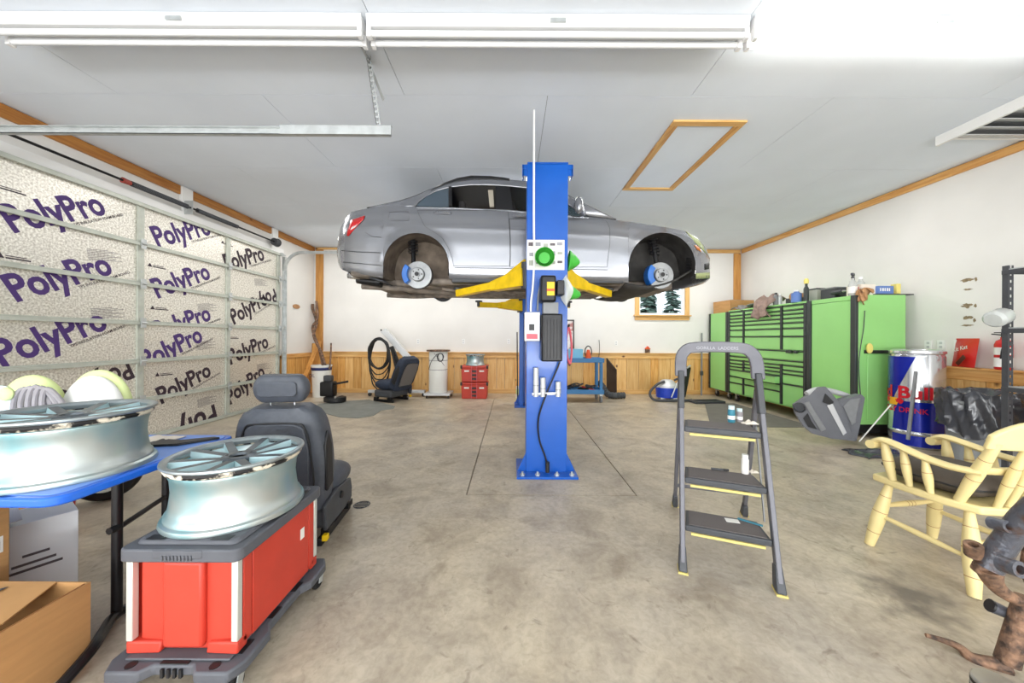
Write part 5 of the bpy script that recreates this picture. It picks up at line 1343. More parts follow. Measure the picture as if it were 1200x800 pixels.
MB().grid(lambda u, v: (-.12 + .34 * u, .05 * v, .36 * math.sin(PI * (.1 + .8 * u)) * (.9 + .1 * math.sin(12 * v)) - .1 + .02 * math.sin(20 * u)), 20, 8).build('fabric', M['greyfab'], t, smooth=70, solid=.01)
t = thing('black_panel_piece', 'thin pointed black panel piece lying on the blue table corner', 'panel', (-1.72, 1.80, tz))
MB().prism([(-.14, -.10), (.02, -.07), (.14, .05), (.10, .06), (-.02, .0), (-.14, .02)], 0, .012).build('panel', M['black'], t, bevel=.003)
t = thing('crumpled_rag', 'crumpled pale rag on the blue table right of the big rim', 'rag', (-1.88, 1.80, tz))
MB().grid(lambda u, v: (-.10 + .18 * u, -.05 + .14 * v, .004 + .022 * abs(math.sin(7 * u + 3 * v)) * math.sin(PI * u) * math.sin(PI * v)), 14, 10).build('fabric', M['paper'], t, smooth=70, solid=.004)

# boxes under and in front of the table
def open_box(t, w, d, h, th=.006):
    MB().box(-w, w, -d, -d + th, 0, h).build('side', M['cardboard'], t, smooth=0); MB().box(-w, w, d - th, d, 0, h).build('side', M['cardboard'], t, smooth=0)
    MB().box(-w, -w + th, -d + th, d - th, 0, h).build('side', M['cardboard'], t, smooth=0); MB().box(w - th, w, -d + th, d - th, 0, h).build('side', M['cardboard'], t, smooth=0)
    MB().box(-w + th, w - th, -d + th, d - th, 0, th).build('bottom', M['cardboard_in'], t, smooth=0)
t = thing('cardboard_box', 'large open brown cardboard box on the floor in the left foreground', 'box', (-1.98, 1.165, 0))
open_box(t, .27, .225, .30)
MB().add([(-.26, .218, .302), (.14, .218, .302), (.17, .05, .272), (-.26, -.02, .262)], [(0, 1, 2, 3)]).build('flap', M['cardboard'], t, smooth=0, solid=.005)
MB().add([(-.10, .10, .2925), (-.02, .15, .3005), (-.01, .19, .305), (-.14, .12, .297)], [(0, 1, 2, 3)]).build('printed_mark', M['dkgrey'], t, smooth=0)
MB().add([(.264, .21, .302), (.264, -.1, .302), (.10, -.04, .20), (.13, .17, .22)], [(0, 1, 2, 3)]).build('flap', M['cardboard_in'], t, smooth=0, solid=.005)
t = thing('cardboard_box', 'upright brown cardboard box with a barcode label at the left edge under the table', 'box', (-2.44, 1.455, 0))
MB().box(-.23, .23, -.05, .05, 0, .56).build('carton', M['cardboard'], t, bevel=.003)
MB().box(.2302, .231, -.04, .03, .36, .43).build('label', M['label_white'], t, smooth=0); MB().box(.2312, .232, -.03, .02, .375, .41).build('barcode', M['greyprint'], t, smooth=0)
t = thing('white_carton', 'white printed carton with one end flap open under the table', 'box', (-2.47, 1.74, 0), -.55)
MB().box(-.13, .13, -.15, .15, 0, .385).build('carton', M['white_card'], t, bevel=.003)
MB().box(-.12, .12, -.152, -.1505, .12, .33).build('open_end', M['grey_card'], t, smooth=0)
MB().add([(-.13, -.152, .387), (.13, -.152, .387), (.13, -.02, .41), (-.13, -.02, .41)], [(0, 1, 2, 3)]).build('flap', M['white_card'], t, smooth=0, solid=.004)
for i, z in enumerate((.15, .18, .22)): MB().box(.1305, .1315, -.08 + .03 * i, .10 - .02 * i, z, z + .012).build('printed_line', M['greyprint'], t, smooth=0)
t = thing('cardboard_box', 'brown cardboard box with black lettering, far back under the table', 'box', (-2.99, 2.05, 0), .9)
MB().box(-.15, .15, -.10, .10, 0, .31).build('carton', M['cardboard'], t, bevel=.003)
text('lettering', '(3.48 L)', M['black'], t, T(-.08, -.1005, .205, rx=PI / 2), size=.075, bold=.01)
t = thing('red_bucket', 'red plastic bucket with white lettering under the table', 'bucket', (-3.25, 2.42, 0))
MB().lathe([(.095, 0), (.115, .30), (.122, .30), (.122, .32), (.105, .32), (.085, .01), (.0001, .01)], 28).build('bucket', M['red'], t)
text('lettering', 'KEN', M['label_white'], t, T(rz=.45) @ T(-.05, -.1165, .225, rx=PI / 2 - .07), size=.075, bold=.02)
t = thing('spoked_wheel', 'black tyre on a spoked wheel leaning under the far side of the table', 'wheel', (-3.22, 2.72, .21), 0)
F = T(0, 0, 0, rx=PI / 2 - .1, rz=.5)
MB().lathe([(.14, -.05), (.19, -.05), (.205, -.03), (.208, 0), (.205, .03), (.19, .05), (.14, .05)], 32, F, caps=False).build('tyre', M['rubber'], t)
MB().lathe([(.142, -.045), (.13, 0), (.142, .045)], 32, F, caps=False).build('wheel_ring', M['steel'], t)
for i in range(6): MB().bar(F @ Vector((0, 0, .02)), F @ Vector((.135 * math.cos(i * PI / 3), .135 * math.sin(i * PI / 3), .02)), .02, .014).build('spoke', M['grey'], t)
wp = [onz(x, y, .006) for x, y in ((62, 690), (72, 650), (80, 646), (86, 652), (78, 660), (70, 664), (66, 655))]
tag(MB().tube(wp, .004, 6, smooth=5).build('loose_wire', M['tan']), 'thin loose wire curled on the floor under the table', 'wire')

# red stacking chest on a wheeled dolly
CB = (-1.205, 1.505, 0)
d = thing('wheeled_dolly', 'dark grey plastic dolly on casters under the red tool chest', 'dolly', (CB[0], CB[1], 0), 0)
w, l = .245, .315
outl = [(-w, -l + .05), (-w + .03, -l), (-.10, -l), (-.07, -l + .03), (.07, -l + .03), (.10, -l), (w - .03, -l), (w, -l + .05), (w, -.14), (w - .03, -.10), (w - .03, .10), (w, .14), (w, l - .05), (w - .03, l), (-w + .03, l), (-w, l - .05), (-w, .14), (-w + .03, .10), (-w + .03, -.10), (-w, -.14)]
MB().prism(outl, .085, .125).build('deck', M['chestgrey'], d, bevel=.008)
MB().prism([(-.19, -.27), (.19, -.27), (.19, .27), (-.19, .27)], .1255, .134).build('tray', M['chestgrey'], d, bevel=.003)
MB().box(-.05, .05, -l + .032, -l + .06, .1255, .130).build('latch_recess', M['black'], d)
for i in range(4): MB().box(-.04 + .022 * i, -.03 + .022 * i, -l + .022, -l + .0295, .085, .115).build('rib', M['black'], d)
for s in (-1, 1):
    MB().cyl((s * .15, -l + .03, .125), (s * .15, -l + .03, .127), .018, 10).build('drain_slot', M['black'], d)
    for yy in (-.21, -.05, .1): MB().box(s * (w - .045) - .012, s * (w - .045) + .012, yy - .03, yy + .03, .1255, .128).build('side_slot', M['black'], d)
for x, y in ((-.20, -.265), (.20, -.265), (-.20, .265), (.20, .265)):
    c = MB().lathe([(.012, -.014), (.034, -.014), (.040, -.006), (.040, .006), (.034, .014), (.012, .014)], 22, T(x, y, .041, ry=PI / 2)).build('caster', M['rubber'], d)
    MB().lathe([(.0001, -.013), (.02, -.013), (.02, .013), (.0001, .013)], 14, T(x, y, .041, ry=PI / 2)).build('wheel_hub', M['ltgrey'], c)
    MB().bar((x - .019, y, .03), (x - .019, y + 1 * .015, .084), .004, .03).bar((x + .019, y, .03), (x + .019, y + 1 * .015, .084), .004, .03).build('fork', M['galv'], c)
c = thing('tool_chest', 'red plastic stacking tool chest with a grey ridged lid, on the dolly', 'tool chest', (CB[0], CB[1], .135))
w, l, z1 = .205, .255, .345
MB().box(-w + .03, w - .03, -l + .022, l - .022, 0, z1).box(-w + .008, w - .008, -l + .05, l - .05, 0.001, z1 - .001).build('body', M['chestred'], c, bevel=.01)
for s in (-1, 1):
    MB().box(-.075, .075, s * l - (.03 if s > 0 else 0), s * l + (.03 if s < 0 else 0), .02, z1 - .006).build('raised_panel', M['chestred'], c, bevel=.012)
    for q in (-1, 1):
        MB().add([(q * .085, s * (l - .004), .0), (q * w, s * l, .0), (q * w, s * (l - .05), .0), (q * .085, s * (l - .05), .0), (q * .085, s * (l - .014), .035), (q * w, s * (l), .045), (q * w, s * (l - .05), .045), (q * .085, s * (l - .05), .035)], [(0, 1, 2, 3), (4, 5, 6, 7), (0, 1, 5, 4), (1, 2, 6, 5), (2, 3, 7, 6), (3, 0, 4, 7)]).build('corner_foot', M['chestred'], c, bevel=.006)
        MB().box(q * (w - .012) - .012, q * (w - .012) + .012, s * (l - .012) - .012, s * (l - .012) + .012, .046, z1 - .001).build('corner_strip', M['lightstrip'], c, bevel=.003)
        MB().box(q * (w - .004) - .004, q * (w - .004) + .004, s * (l - .05) - .02, s * (l - .05) + .02, .02, z1 - .002).build('corner_rib', M['chestred'], c, bevel=.003)
for s in (-1, 1): MB().box(s * (w - .004) - .004, s * (w - .004) + .004, -l + .075, l - .075, .012, z1 - .004).build('side_panel', M['chestred'], c, bevel=.003)
MB().box(w + .0005, w + .0015, .115, .145, .20, .25, Matrix.Identity(4)).build('emblem', M['label_white'], c, smooth=0)
ld = MB().prism(rrect(2 * w + .035, 2 * l + .035, .03, 3), z1 + .001, z1 + .048).prism(rrect(2 * w - .02, 2 * l - .02, .03, 3), z1 + .048, z1 + .064, k=.95).build('lid', M['chestgrey'], c, bevel=.006)
MB().box(-.09, .09, -l - .02, -l - .0135, z1 + .018, z1 + .046).build('lid_latch', M['chestgrey'], ld, bevel=.006)
for i in range(9): MB().box(-.055 + .013 * i, -.049 + .013 * i, -l - .0235, -l - .0202, z1 + .012, z1 + .03).build('grip_rib', M['chestgrey'], ld, bevel=.001)
for x, y in ((-.12, -l + .035), (.12, -l + .035), (-.17, .05), (.17, .05), (.17, -.1), (.17, .16)): MB().box(x - .035, x + .035, y - .016, y + .016, z1 + .0642, z1 + .0652).build('lid_cleat', M['black'], ld)
bpy.data.objects['wheel_rim.001'].location.z = .135 + z1 + .0655

# ================================================================ car seats
def make_seat(name, label, loc_, rz, fab, back, recline=.12, s=1.0, head=True):
    t = thing(name, label, 'car seat', loc_, rz)
    t.scale = (s, s, s); t.matrix_basis = Matrix.Translation(loc_) @ Matrix.Rotation(rz, 4, 'Z') @ Matrix.Scale(s, 4)
    B = T(0, 0, .26, rx=recline)
    def sh(u, v, dep, w0, w1, h, pw=.35):       # rounded upholstered panel
        return None
    # backrest: closed pillow shape
    def backf(u, v, m=B):
        a = 2 * PI * u; zz = v
        w = (.235 + .035 * math.sin(PI * min(1, zz * 1.1))) * (1 if zz < .75 else math.sqrt(max(0, 1 - ((zz - .75) / .25) ** 2.6)) * .35 + .65 if zz < .999 else .62)
        ca, sa = math.cos(a), math.sin(a)
        x = w * (abs(ca) ** .45) * (1 if ca > 0 else -1); y = (.085 if zz < .9 else .06) * (abs(sa) ** .55) * (1 if sa > 0 else -1)
        if sa > 0: y += .035 * abs(x / w) ** 3
        return m @ Vector((x, y, .66 * zz))
    mb = MB().grid(backf, 40, 18); top = [backf(i / 40, 1) for i in range(40)]; mb.add(top, [tuple(range(40))]); bot = [backf(i / 40, 0) for i in range(40)]; mb.add(bot, [tuple(range(40))])
    mb.build('backrest', fab, t, smooth=60)
    # hard back shell with a raised rim
    ol = [(-.17, .10), (.17, .10), (.19, .40), (.165, .545), (.11, .575), (-.11, .575), (-.165, .545), (-.19, .40)]
    P = B @ Matrix(((1, 0, 0, 0), (0, 0, -1, -.082), (0, 1, 0, 0), (0, 0, 0, 1)))
    MB().prism(ol, -.004, .012, P).build('back_panel', back, t, bevel=.012)
    MB().tube([P @ Vector((x * 1.02, y, .006)) for x, y in ol], .006, 6, closed=True, smooth=5).build('piping', M['black'], t)
    for q in (-1, 1):
        so = [(-.055, .12), (.035, .14), (.04, .40), (.0, .50), (-.05, .42)]
        Q = B @ Matrix(((0, 0, q, q * .262), (1, 0, 0, .0), (0, 1, 0, 0), (0, 0, 0, 1)))
        MB().prism(so, -.01, .010, Q).build('side_pad', M['black'], t, bevel=.008)
    if head:
        hb = lambda u, v: B @ Vector((.155 * (abs(math.cos(2 * PI * u)) ** .35) * (1 if math.cos(2 * PI * u) > 0 else -1) * (math.sin(PI * (.10 + .82 * v)) ** .22), .02 + .058 * (abs(math.sin(2 * PI * u)) ** .6) * (1 if math.sin(2 * PI * u) > 0 else -1) * math.sin(PI * (.08 + .84 * v)) ** .4, .685 + .165 * v))
        hm = MB().grid(hb, 32, 14); hm.add([hb(i / 32, 1) for i in range(32)], [tuple(range(32))]); hm.add([hb(i / 32, 0) for i in range(32)], [tuple(range(32))])
        h = hm.build('headrest', fab, t, smooth=60)
        MB().prism(rrect(.23, .095, .03, 4), 0, .012, B @ Matrix(((1, 0, 0, 0), (0, 0, -1, -.036), (0, 1, 0, .775), (0, 0, 0, 1)))).build('headrest_panel', back, h, bevel=.006)
        for q in (-1, 1): MB().cyl(B @ Vector((q * .07, .01, .62)), B @ Vector((q * .07, .02, .72)), .0065, 10).build('headrest_post', M['chrome'], h)
    def cush(u, v):
        a = 2 * PI * u; ca, sa = math.cos(a), math.sin(a); k = math.sin(PI * (.12 + .76 * v)) ** .4
        x = .255 * (abs(ca) ** .5) * (1 if ca > 0 else -1) * k; y = .26 + .22 * (abs(sa) ** .5) * (1 if sa > 0 else -1) * k
        return Vector((x, y, .23 + .17 * v + .03 * (abs(x) / .25) ** 3 * v + .03 * (y - .1)))
    cm = MB().grid(cush, 40, 10); cm.add([cush(i / 40, 1) for i in range(40)], [tuple(range(40))]); cm.add([cush(i / 40, 0) for i in range(40)], [tuple(range(40))])
    cm.build('cushion', fab, t, smooth=60)
    MB().box(-.25, .25, .0, .44, .09, .235).build('base_shell', M['dkgrey'], t, bevel=.04)
    MB().add([(.262, -.06, .12), (.262, .26, .12), (.262, .38, .20), (.262, .35, .29), (.262, .10, .32), (.262, -.08, .28), (.24, -.06, .12), (.24, .26, .12), (.24, .38, .20), (.24, .35, .29), (.24, .10, .32), (.24, -.08, .28)], [(0, 1, 2, 3, 4, 5), (11, 10, 9, 8, 7, 6)] + [(i, 6 + i, 6 + (i + 1) % 6, (i + 1) % 6) for i in range(6)]).build('side_valance', M['dkgrey'], t, bevel=.006)
    MB().cyl((.262, .16, .25), (.275, .16, .25), .024, 14).build('adjuster_knob', M['black'], t)
    for q in (-1, 1): MB().box(q * .20 - .016, q * .20 + .016, -.02, .48, .0, .05).build('rail', M['blackmetal'], t, bevel=.004)
    for q in (.19, -.24):
        for y_ in (.02, .36): MB().box(q, q + .05, y_, y_ + .09, .051, .089).build('rail_bracket', M['blackmetal'], t)
    MB().box(.23, .262, -.06, -.02, .052, .088).build('connector', M['yellow'], t, bevel=.004)
    return t
make_seat('seat_assembly', 'black leather car seat seen from behind, standing by the red tool chest', (-1.385, 2.12, 0), .10, M['leather'], M['leather'], .12, .97)
make_seat('seat_assembly', 'dark blue fabric car seat without headrest near the back wall under the hose coil', (-2.28, 6.98, 0), 1.15, M['seatfabric'], M['seatgrey'], .42, 1.04, False)

# ================================================================ step ladder
FL, FR = Vector((.966, 1.919, 0)), Vector((1.384, 1.755, 0)); BL, BR = Vector((1.28, 2.667, 0)), Vector((1.727, 2.53, 0))
TL, TR = Vector((1.105, 2.235, 1.235)), Vector((1.485, 2.085, 1.235))
ld = thing('step_ladder', 'grey three-step ladder with a tall hand rail standing right of the lift', 'ladder', (FL + BR) / 2)
across = (FR - FL).normalized(); fwd = Vector((-across.y, across.x, 0))
upv = tuple(across)
for a, b in ((FL, TL), (FR, TR)):
    MB().bar(a + Vector((0, 0, .03)), a.lerp(b, .72), .026, .052, up=tuple(fwd)).build('front_rail', M['ladder'], ld, world=True, bevel=.005)
    MB().bar(a.lerp(b, .70), a.lerp(b, .885), .034, .060, up=tuple(fwd)).build('rail_sleeve', M['dkgrey'], ld, world=True, bevel=.006)
    MB().bar(a, a.lerp(b, .10), .045, .075, up=tuple(fwd), w2=.032, h2=.056).build('foot', M['dkgrey'], ld, world=True, bevel=.006)
    MB().bar(a - Vector((0, 0, .0)), a + Vector((0, 0, .010)), .05, .08, up=tuple(fwd)).build('foot_pad', M['yellow_rubber'], ld, world=True)
lean = (TL - FL).normalized()
hr = [FL.lerp(TL, .86), FL.lerp(TL, .94), FL.lerp(TL, .985) + across * .02, FL.lerp(TL, 1.01) + across * .085]
hr2 = [FR.lerp(TR, .86), FR.lerp(TR, .94), FR.lerp(TR, .985) - across * .02, FR.lerp(TR, 1.01) - across * .085]
path = hr + hr2[::-1]
mb = MB(); fine = []
for i in range(len(path) - 1):
    p0, p1, p2, p3 = path[max(i - 1, 0)], path[i], path[i + 1], path[min(i + 2, len(path) - 1)]
    for k in range(5):
        q = k / 5; fine.append(.5 * ((2 * p1) + (p2 - p0) * q + (2 * p0 - 5 * p1 + 4 * p2 - p3) * q * q + (3 * p1 - p0 - 3 * p2 + p3) * q ** 3))
fine.append(path[-1])
N = len(fine); fN = fwd
vs = []
for i, p in enumerate(fine):
    dv = (fine[min(i + 1, N - 1)] - fine[max(i - 1, 0)]).normalized(); nn = dv.cross(fN).normalized()
    for a, b in ((-1, -1), (1, -1), (1, 1), (-1, 1)): vs.append(p + nn * a * .034 + fN * b * .016)
mb.add(vs, [(i * 4 + k, i * 4 + (k + 1) % 4, (i + 1) * 4 + (k + 1) % 4, (i + 1) * 4 + k) for i in range(N - 1) for k in range(4)] + [(0, 1, 2, 3), tuple((N - 1) * 4 + k for k in range(4))])
h = mb.build('hand_rail', M['ladder'], ld, world=True, bevel=.006, smooth=40)
hz = (FL.lerp(TL, 1.01) + FR.lerp(TR, 1.01)) / 2 - fwd * .0175
X, Z = across, Vector((0, 0, 1))
text('lettering', 'GORILLA  LADDERS', M['silverprint'], h, wm(ld).inverted() @ Matrix(((X.x, Z.x, -fwd.x, hz.x - X.x * .115), (X.y, Z.y, -fwd.y, hz.y - X.y * .115), (X.z, Z.z, -fwd.z, hz.z - .012), (0, 0, 0, 1))), fit=.23, bold=.02)
STEPZ = []
for z in (.237, .484, .767):
    k = z / 1.235; a, b = FL.lerp(TL, k) + across * .014, FR.lerp(TR, k) - across * .014; dep = .20
    a0, b0 = a - fwd * .025, b - fwd * .025
    st = MB().add([a0, b0, b0 + fwd * dep - across * .02, a0 + fwd * dep + across * .02] + [p - Vector((0, 0, .034)) for p in (a0, b0, b0 + fwd * dep - across * .02, a0 + fwd * dep + across * .02)],
                  [(0, 1, 2, 3), (7, 6, 5, 4), (0, 4, 5, 1), (1, 5, 6, 2), (2, 6, 7, 3), (3, 7, 4, 0)]).build('step', M['dkgrey'], ld, world=True, bevel=.006)
    ins = lambda p, q, t_: p.lerp(q, t_)
    q = [a0 + fwd * .012 + across * .02, b0 + fwd * .012 - across * .02, b0 + fwd * (dep - .012) - across * .035, a0 + fwd * (dep - .012) + across * .035]
    MB().add([p + Vector((0, 0, .001)) for p in q] + [p + Vector((0, 0, .004)) for p in q], [(3, 2, 1, 0), (4, 5, 6, 7), (0, 1, 5, 4), (1, 2, 6, 5), (2, 3, 7, 6), (3, 0, 4, 7)]).build('tread', M['tread'], st, world=True)
    MB().bar(a0 + across * .03 - Vector((0, 0, .045)) + fwd * .006, b0 - across * .03 - Vector((0, 0, .045)) + fwd * .006, .010, .014, up=(0, 0, 1)).build('edge_strip', M['yellow_rubber'], st, world=True)
    STEPZ.append((a0, b0, z + .005))
HL, HR = FL.lerp(TL, .80) + fwd * .045, FR.lerp(TR, .80) + fwd * .045
for a, b in ((BL, HL), (BR, HR)):
    MB().bar(a + Vector((0, 0, .03)), b, .024, .042, up=tuple(fwd)).build('rear_leg', M['ladder'], ld, world=True, bevel=.005)
    MB().bar(a, a.lerp(b, .10), .042, .065, up=tuple(fwd), w2=.03, h2=.046).build('foot', M['dkgrey'], ld, world=True, bevel=.006)
    MB().bar(a, a + Vector((0, 0, .010)), .046, .07, up=tuple(fwd)).build('foot_pad', M['yellow_rubber'], ld, world=True)
MB().bar(BL.lerp(HL, .2), BR.lerp(HR, .2), .022, .022).build('cross_bar', M['ladder'], ld, world=True, bevel=.004)
MB().bar(FR.lerp(TR, .62) + fwd * .14, FR.lerp(TR, .2) + fwd * .16, .006, .012).build('link_rod', M['grey'], ld, world=True)
def onstep(i, px, py):
    return onz(px, py, STEPZ[i][2])
p = onstep(2, 856.5, 494)
def can(name, label, p, r, h, body, cap, cat):
    t = thing(name, label, cat, p, 0, None)
    MB().lathe([(r * .9, 0), (r, .004), (r, h * .74), (r * .8, h * .78)], 18).build('body', M[body], t)
    MB().lathe([(r * .85, h * .785), (r * .85, h), (.0001, h)], 16).build('cap', M[cap], t)
    MB().lathe([(r * 1.01, h * .2), (r * 1.01, h * .42)], 18, caps=False).build('label_band', M['label_white'], t)
    return t
can('spray_can', 'teal can on the top ladder step, left of the lilac can', onstep(2, 857, 494.5), .021, .105, 'pick_teal', 'paleblue', 'can')
can('spray_can', 'lilac-grey small can on the top ladder step, right of the teal can', onstep(2, 866.5, 494), .019, .085, 'greyfab', 'paleblue', 'can')
def rag(name, label, p, w, d, h, m_, cat, rz=0):
    t = thing(name, label, cat, p, rz)
    MB().grid(lambda u, v: (-w / 2 + w * u + .006 * math.sin(9 * v), -d / 2 + d * v, .0015 + h * abs(math.sin(6 * u + 2 * v) * math.sin(5 * v + .7)) * math.sin(PI * u) * math.sin(PI * v)), 14, 10).build('sheet', M[m_], t, smooth=70, solid=.002)
rag('tissue', 'crumpled pinkish paper tissue on the top ladder step', onstep(2, 878, 496), .085, .06, .03, 'paper', 'tissue')
t = thing('marker_pen', 'black marker pen lying on the middle ladder step', 'pen', onstep(1, 843, 551) + Vector((0, 0, .007)), -.3)
MB().cyl((-.045, 0, 0), (.02, 0, 0), .0065, 12).build('barrel', M['dkgrey'], t); MB().cyl((.0205, 0, 0), (.05, 0, 0), .0072, 12).build('cap', M['black'], t)
can('white_bottle', 'white slim bottle standing on the middle ladder step', onstep(1, 873, 554.5), .020, .115, 'label_white', 'white', 'bottle')
rag('tissue', 'small crumpled white tissue by the bottle on the middle ladder step', onstep(1, 882, 553), .05, .04, .02, 'paper', 'tissue')
t = thing('white_card', 'small white card lying on the lowest ladder step', 'card', onstep(0, 858, 610), -.3)
MB().box(-.035, .035, -.022, .022, .0005, .002).build('card', M['label_white'], t, smooth=0)
t = thing('blue_strip', 'thin blue plastic strip lying on the right of the lowest ladder step', 'strip', onstep(0, 879, 612), -.75)
MB().box(-.06, .06, -.008, .008, .0005, .006).build('strip', M['pick_teal'], t, smooth=0)

# ================================================================ pale yellow captain's chair
ch = thing('captains_chair', 'pale yellow painted wooden armchair with turned spindles and a dark cushion', 'chair', (2.57, 1.99, 0), .15)
def turned(p, q, r, nm, rings=(.3, .7), par=ch, mt='cream', bulge=.35, n=14, taper=.75):
    p, q = Vector(p), Vector(q); L = (q - p).length; prof = []
    for i in range(13):
        s = i / 12; prof.append((r * (taper + (1 - taper) * math.sin(PI * min(1, .15 + .85 * s)) + bulge * .3 * math.sin(PI * s) ** 2), L * s))
    o = MB().lathe(prof, n, frame(p, q)).build(nm, M[mt], par)
    for k in rings:
        s = k; rr = r * (taper + (1 - taper) * math.sin(PI * min(1, .15 + .85 * s)) + bulge * .3 * math.sin(PI * s) ** 2)
        MB().lathe([(rr * 1.005, L * s - .002), (rr * 1.03, L * s), (rr * 1.005, L * s + .002)], n, frame(p, q), caps=False).build('ring', M['tan'], o)
    return o
SZ = .43
seat = [(-.225, .235), (-.12, .25), (.12, .25), (.225, .235), (.245, .10), (.245, -.10), (.20, -.22), (.08, -.255), (-.08, -.255), (-.20, -.22), (-.245, -.10), (-.245, .10)]
MB().prism(seat, SZ - .025, SZ + .018).build('seat', M['cream'], ch, bevel=.012, seg=3)
feet = [(-.257, .225), (.257, .235), (-.257, -.225), (.257, -.225)]; tops = [(-.185, .17), (.185, .17), (-.17, -.16), (.17, -.16)]
for (fx, fy), (tx, ty) in zip(feet, tops): turned((fx, fy, 0), (tx, ty, SZ - .026), .030, 'leg', (.22, .55, .80), taper=.62, bulge=.6)
def on(i, z):
    k = z / (SZ - .026); return Vector((feet[i][0] + (tops[i][0] - feet[i][0]) * k, feet[i][1] + (tops[i][1] - feet[i][1]) * k, z))
turned(on(0, .20), on(2, .17), .013, 'stretcher', (), bulge=.9); turned(on(1, .20), on(3, .17), .013, 'stretcher', (), bulge=.9)
turned(on(0, .26), on(1, .26), .013, 'stretcher', (.44, .5, .56), bulge=1.2); turned(on(2, .24), on(3, .24), .013, 'stretcher', (), bulge=.9)
for s in (-1, 1):
    # arm rail with a scrolled front end, sweeping back to the crest
    arm = [(s * .238, .215, .655), (s * .238, .17, .680), (s * .242, .09, .668), (s * .25, -.03, .640), (s * .25, -.14, .628), (s * .225, -.235, .632)]
    mb = MB(); P = [Vector(p) for p in arm]; rows_ = []
    fineP = []
    for i in range(len(P) - 1):
        p0, p1, p2, p3 = P[max(i - 1, 0)], P[i], P[i + 1], P[min(i + 2, len(P) - 1)]
        for k in range(5): q = k / 5; fineP.append(.5 * ((2 * p1) + (p2 - p0) * q + (2 * p0 - 5 * p1 + 4 * p2 - p3) * q * q + (3 * p1 - p0 - 3 * p2 + p3) * q ** 3))
    fineP.append(P[-1])
    for i, p in enumerate(fineP):
        k = i / (len(fineP) - 1); w_ = .030 + .006 * math.sin(PI * k); h_ = .017
        dv = (fineP[min(i + 1, len(fineP) - 1)] - fineP[max(i - 1, 0)]).normalized(); nn = Vector((0, 0, 1)).cross(dv).normalized(); uu = dv.cross(nn)
        rows_ += [p + nn * (math.cos(2 * PI * j / 12) * w_) + uu * (math.sin(2 * PI * j / 12) * h_) for j in range(12)]
    nF = len(fineP)
    mb.add(rows_, [(i * 12 + j, i * 12 + (j + 1) % 12, (i + 1) * 12 + (j + 1) % 12, (i + 1) * 12 + j) for i in range(nF - 1) for j in range(12)] + [tuple(range(12)), tuple((nF - 1) * 12 + j for j in range(12))])
    mb.cyl((s * .238 - .030, .217, .640), (s * .238 + .030, .217, .640), .026, 14)
    mb.build('arm_rest', M['cream'], ch, smooth=50)
    turned((s * .222, .13, SZ + .017), (s * .238, .165, .672), .021, 'arm_spindle', (.5,), bulge=.8)
    turned((s * .232, .045, SZ + .017), (s * .243, .07, .656), .017, 'arm_spindle', (.6,), bulge=.9)
    turned((s * .232, -.045, SZ + .017), (s * .249, -.03, .632), .017, 'arm_spindle', (.6,), bulge=.9)
    turned((s * .205, -.14, SZ + .017), (s * .235, -.285, .80), .024, 'back_post', (.4, .72), bulge=.6, taper=.8)
for x in (-.10, -.035, .035, .10): turned((x * 1.15, -.225, SZ + .017), (x * 1.3, -.325, .785), .017, 'back_spindle', (.38, .66), bulge=.9)
MB().grid(lambda u, v: (.27 * (2 * u - 1), -.335 + .075 * (2 * u - 1) ** 2 - .02 * v, .765 + .15 * v * (1 - .55 * abs(2 * u - 1) ** 3.5)), 20, 6).build('crest_rail', M['cream'], ch, solid=.026, bevel=.008, smooth=60)
MB().grid(lambda u, v: (.235 * (2 * u - 1), -.255 + .05 * (2 * u - 1) ** 2 - .006 * v, .622 + .032 * v), 20, 2).build('back_rail', M['cream'], ch, solid=.022, smooth=60)
t = thing('seat_cushion', 'dark brown worn cushion lying on the pale yellow armchair', 'cushion', (2.57, 1.99, SZ + .02), .15)
def cu(u, v):
    a = 2 * PI * u; ca, sa = math.cos(a), math.sin(a); k = math.sin(PI * (.12 + .76 * v)) ** .5
    return (.222 * abs(ca) ** .45 * (1 if ca > 0 else -1) * k, .01 + .225 * abs(sa) ** .45 * (1 if sa > 0 else -1) * k, .002 + .13 * v)
cm = MB().grid(cu, 40, 8); cm.add([cu(i / 40, 1) for i in range(40)], [tuple(range(40))]); cm.add([cu(i / 40, 0) for i in range(40)], [tuple(range(40))])
cm.build('pad', M['cushion'], t, smooth=60)
MB().tube([cu(i / 40, .5) for i in range(40)], .006, 6, closed=True).build('piping', M['black'], t)

# ================================================================ rusty subframe and metal pot at the right foreground
sf = thing('rusty_subframe', 'rusty black tubular car subframe piece on the floor at the right edge', 'subframe', (1.98, 1.34, 0))
def sft(pts, r, nm, mt, n=12, par=None):
    return MB().tube([at(*p) for p in pts], r, n, smooth=5).build(nm, M[mt], par or sf, world=True)
sft([(1235, 580, 1.20), (1205, 603, 1.26), (1180, 632, 1.31), (1158, 664, 1.34)], [.040, .038, .037, .040], 'main_tube', 'rustblack', 16)
sft([(1158, 664, 1.34), (1164, 682, 1.345), (1182, 698, 1.345), (1215, 712, 1.34)], [.040, .028, .022, .02], 'lower_tube', 'rust', 14)
sft([(1160, 709, 1.40), (1180, 718, 1.38), (1215, 733, 1.34)], [.026, .022, .02], 'open_tube', 'rustblack', 14)
MB().cyl(at(1159, 708.5, 1.399), at(1162, 710, 1.396), .024, 14).build('tube_bore', M['black'], sf, world=True)
sft([(1203, 700, 1.34), (1194, 728, 1.345), (1180, 776, 1.35)], [.030, .031, .034], 'upright_tube', 'rust', 14)
sft([(1085, 744, 1.47), (1105, 750, 1.45), (1124, 758, 1.42), (1142, 772, 1.385), (1182, 781, 1.345)], [.008, .011, .015, .022, .028], 'bent_arm', 'rust', 10)
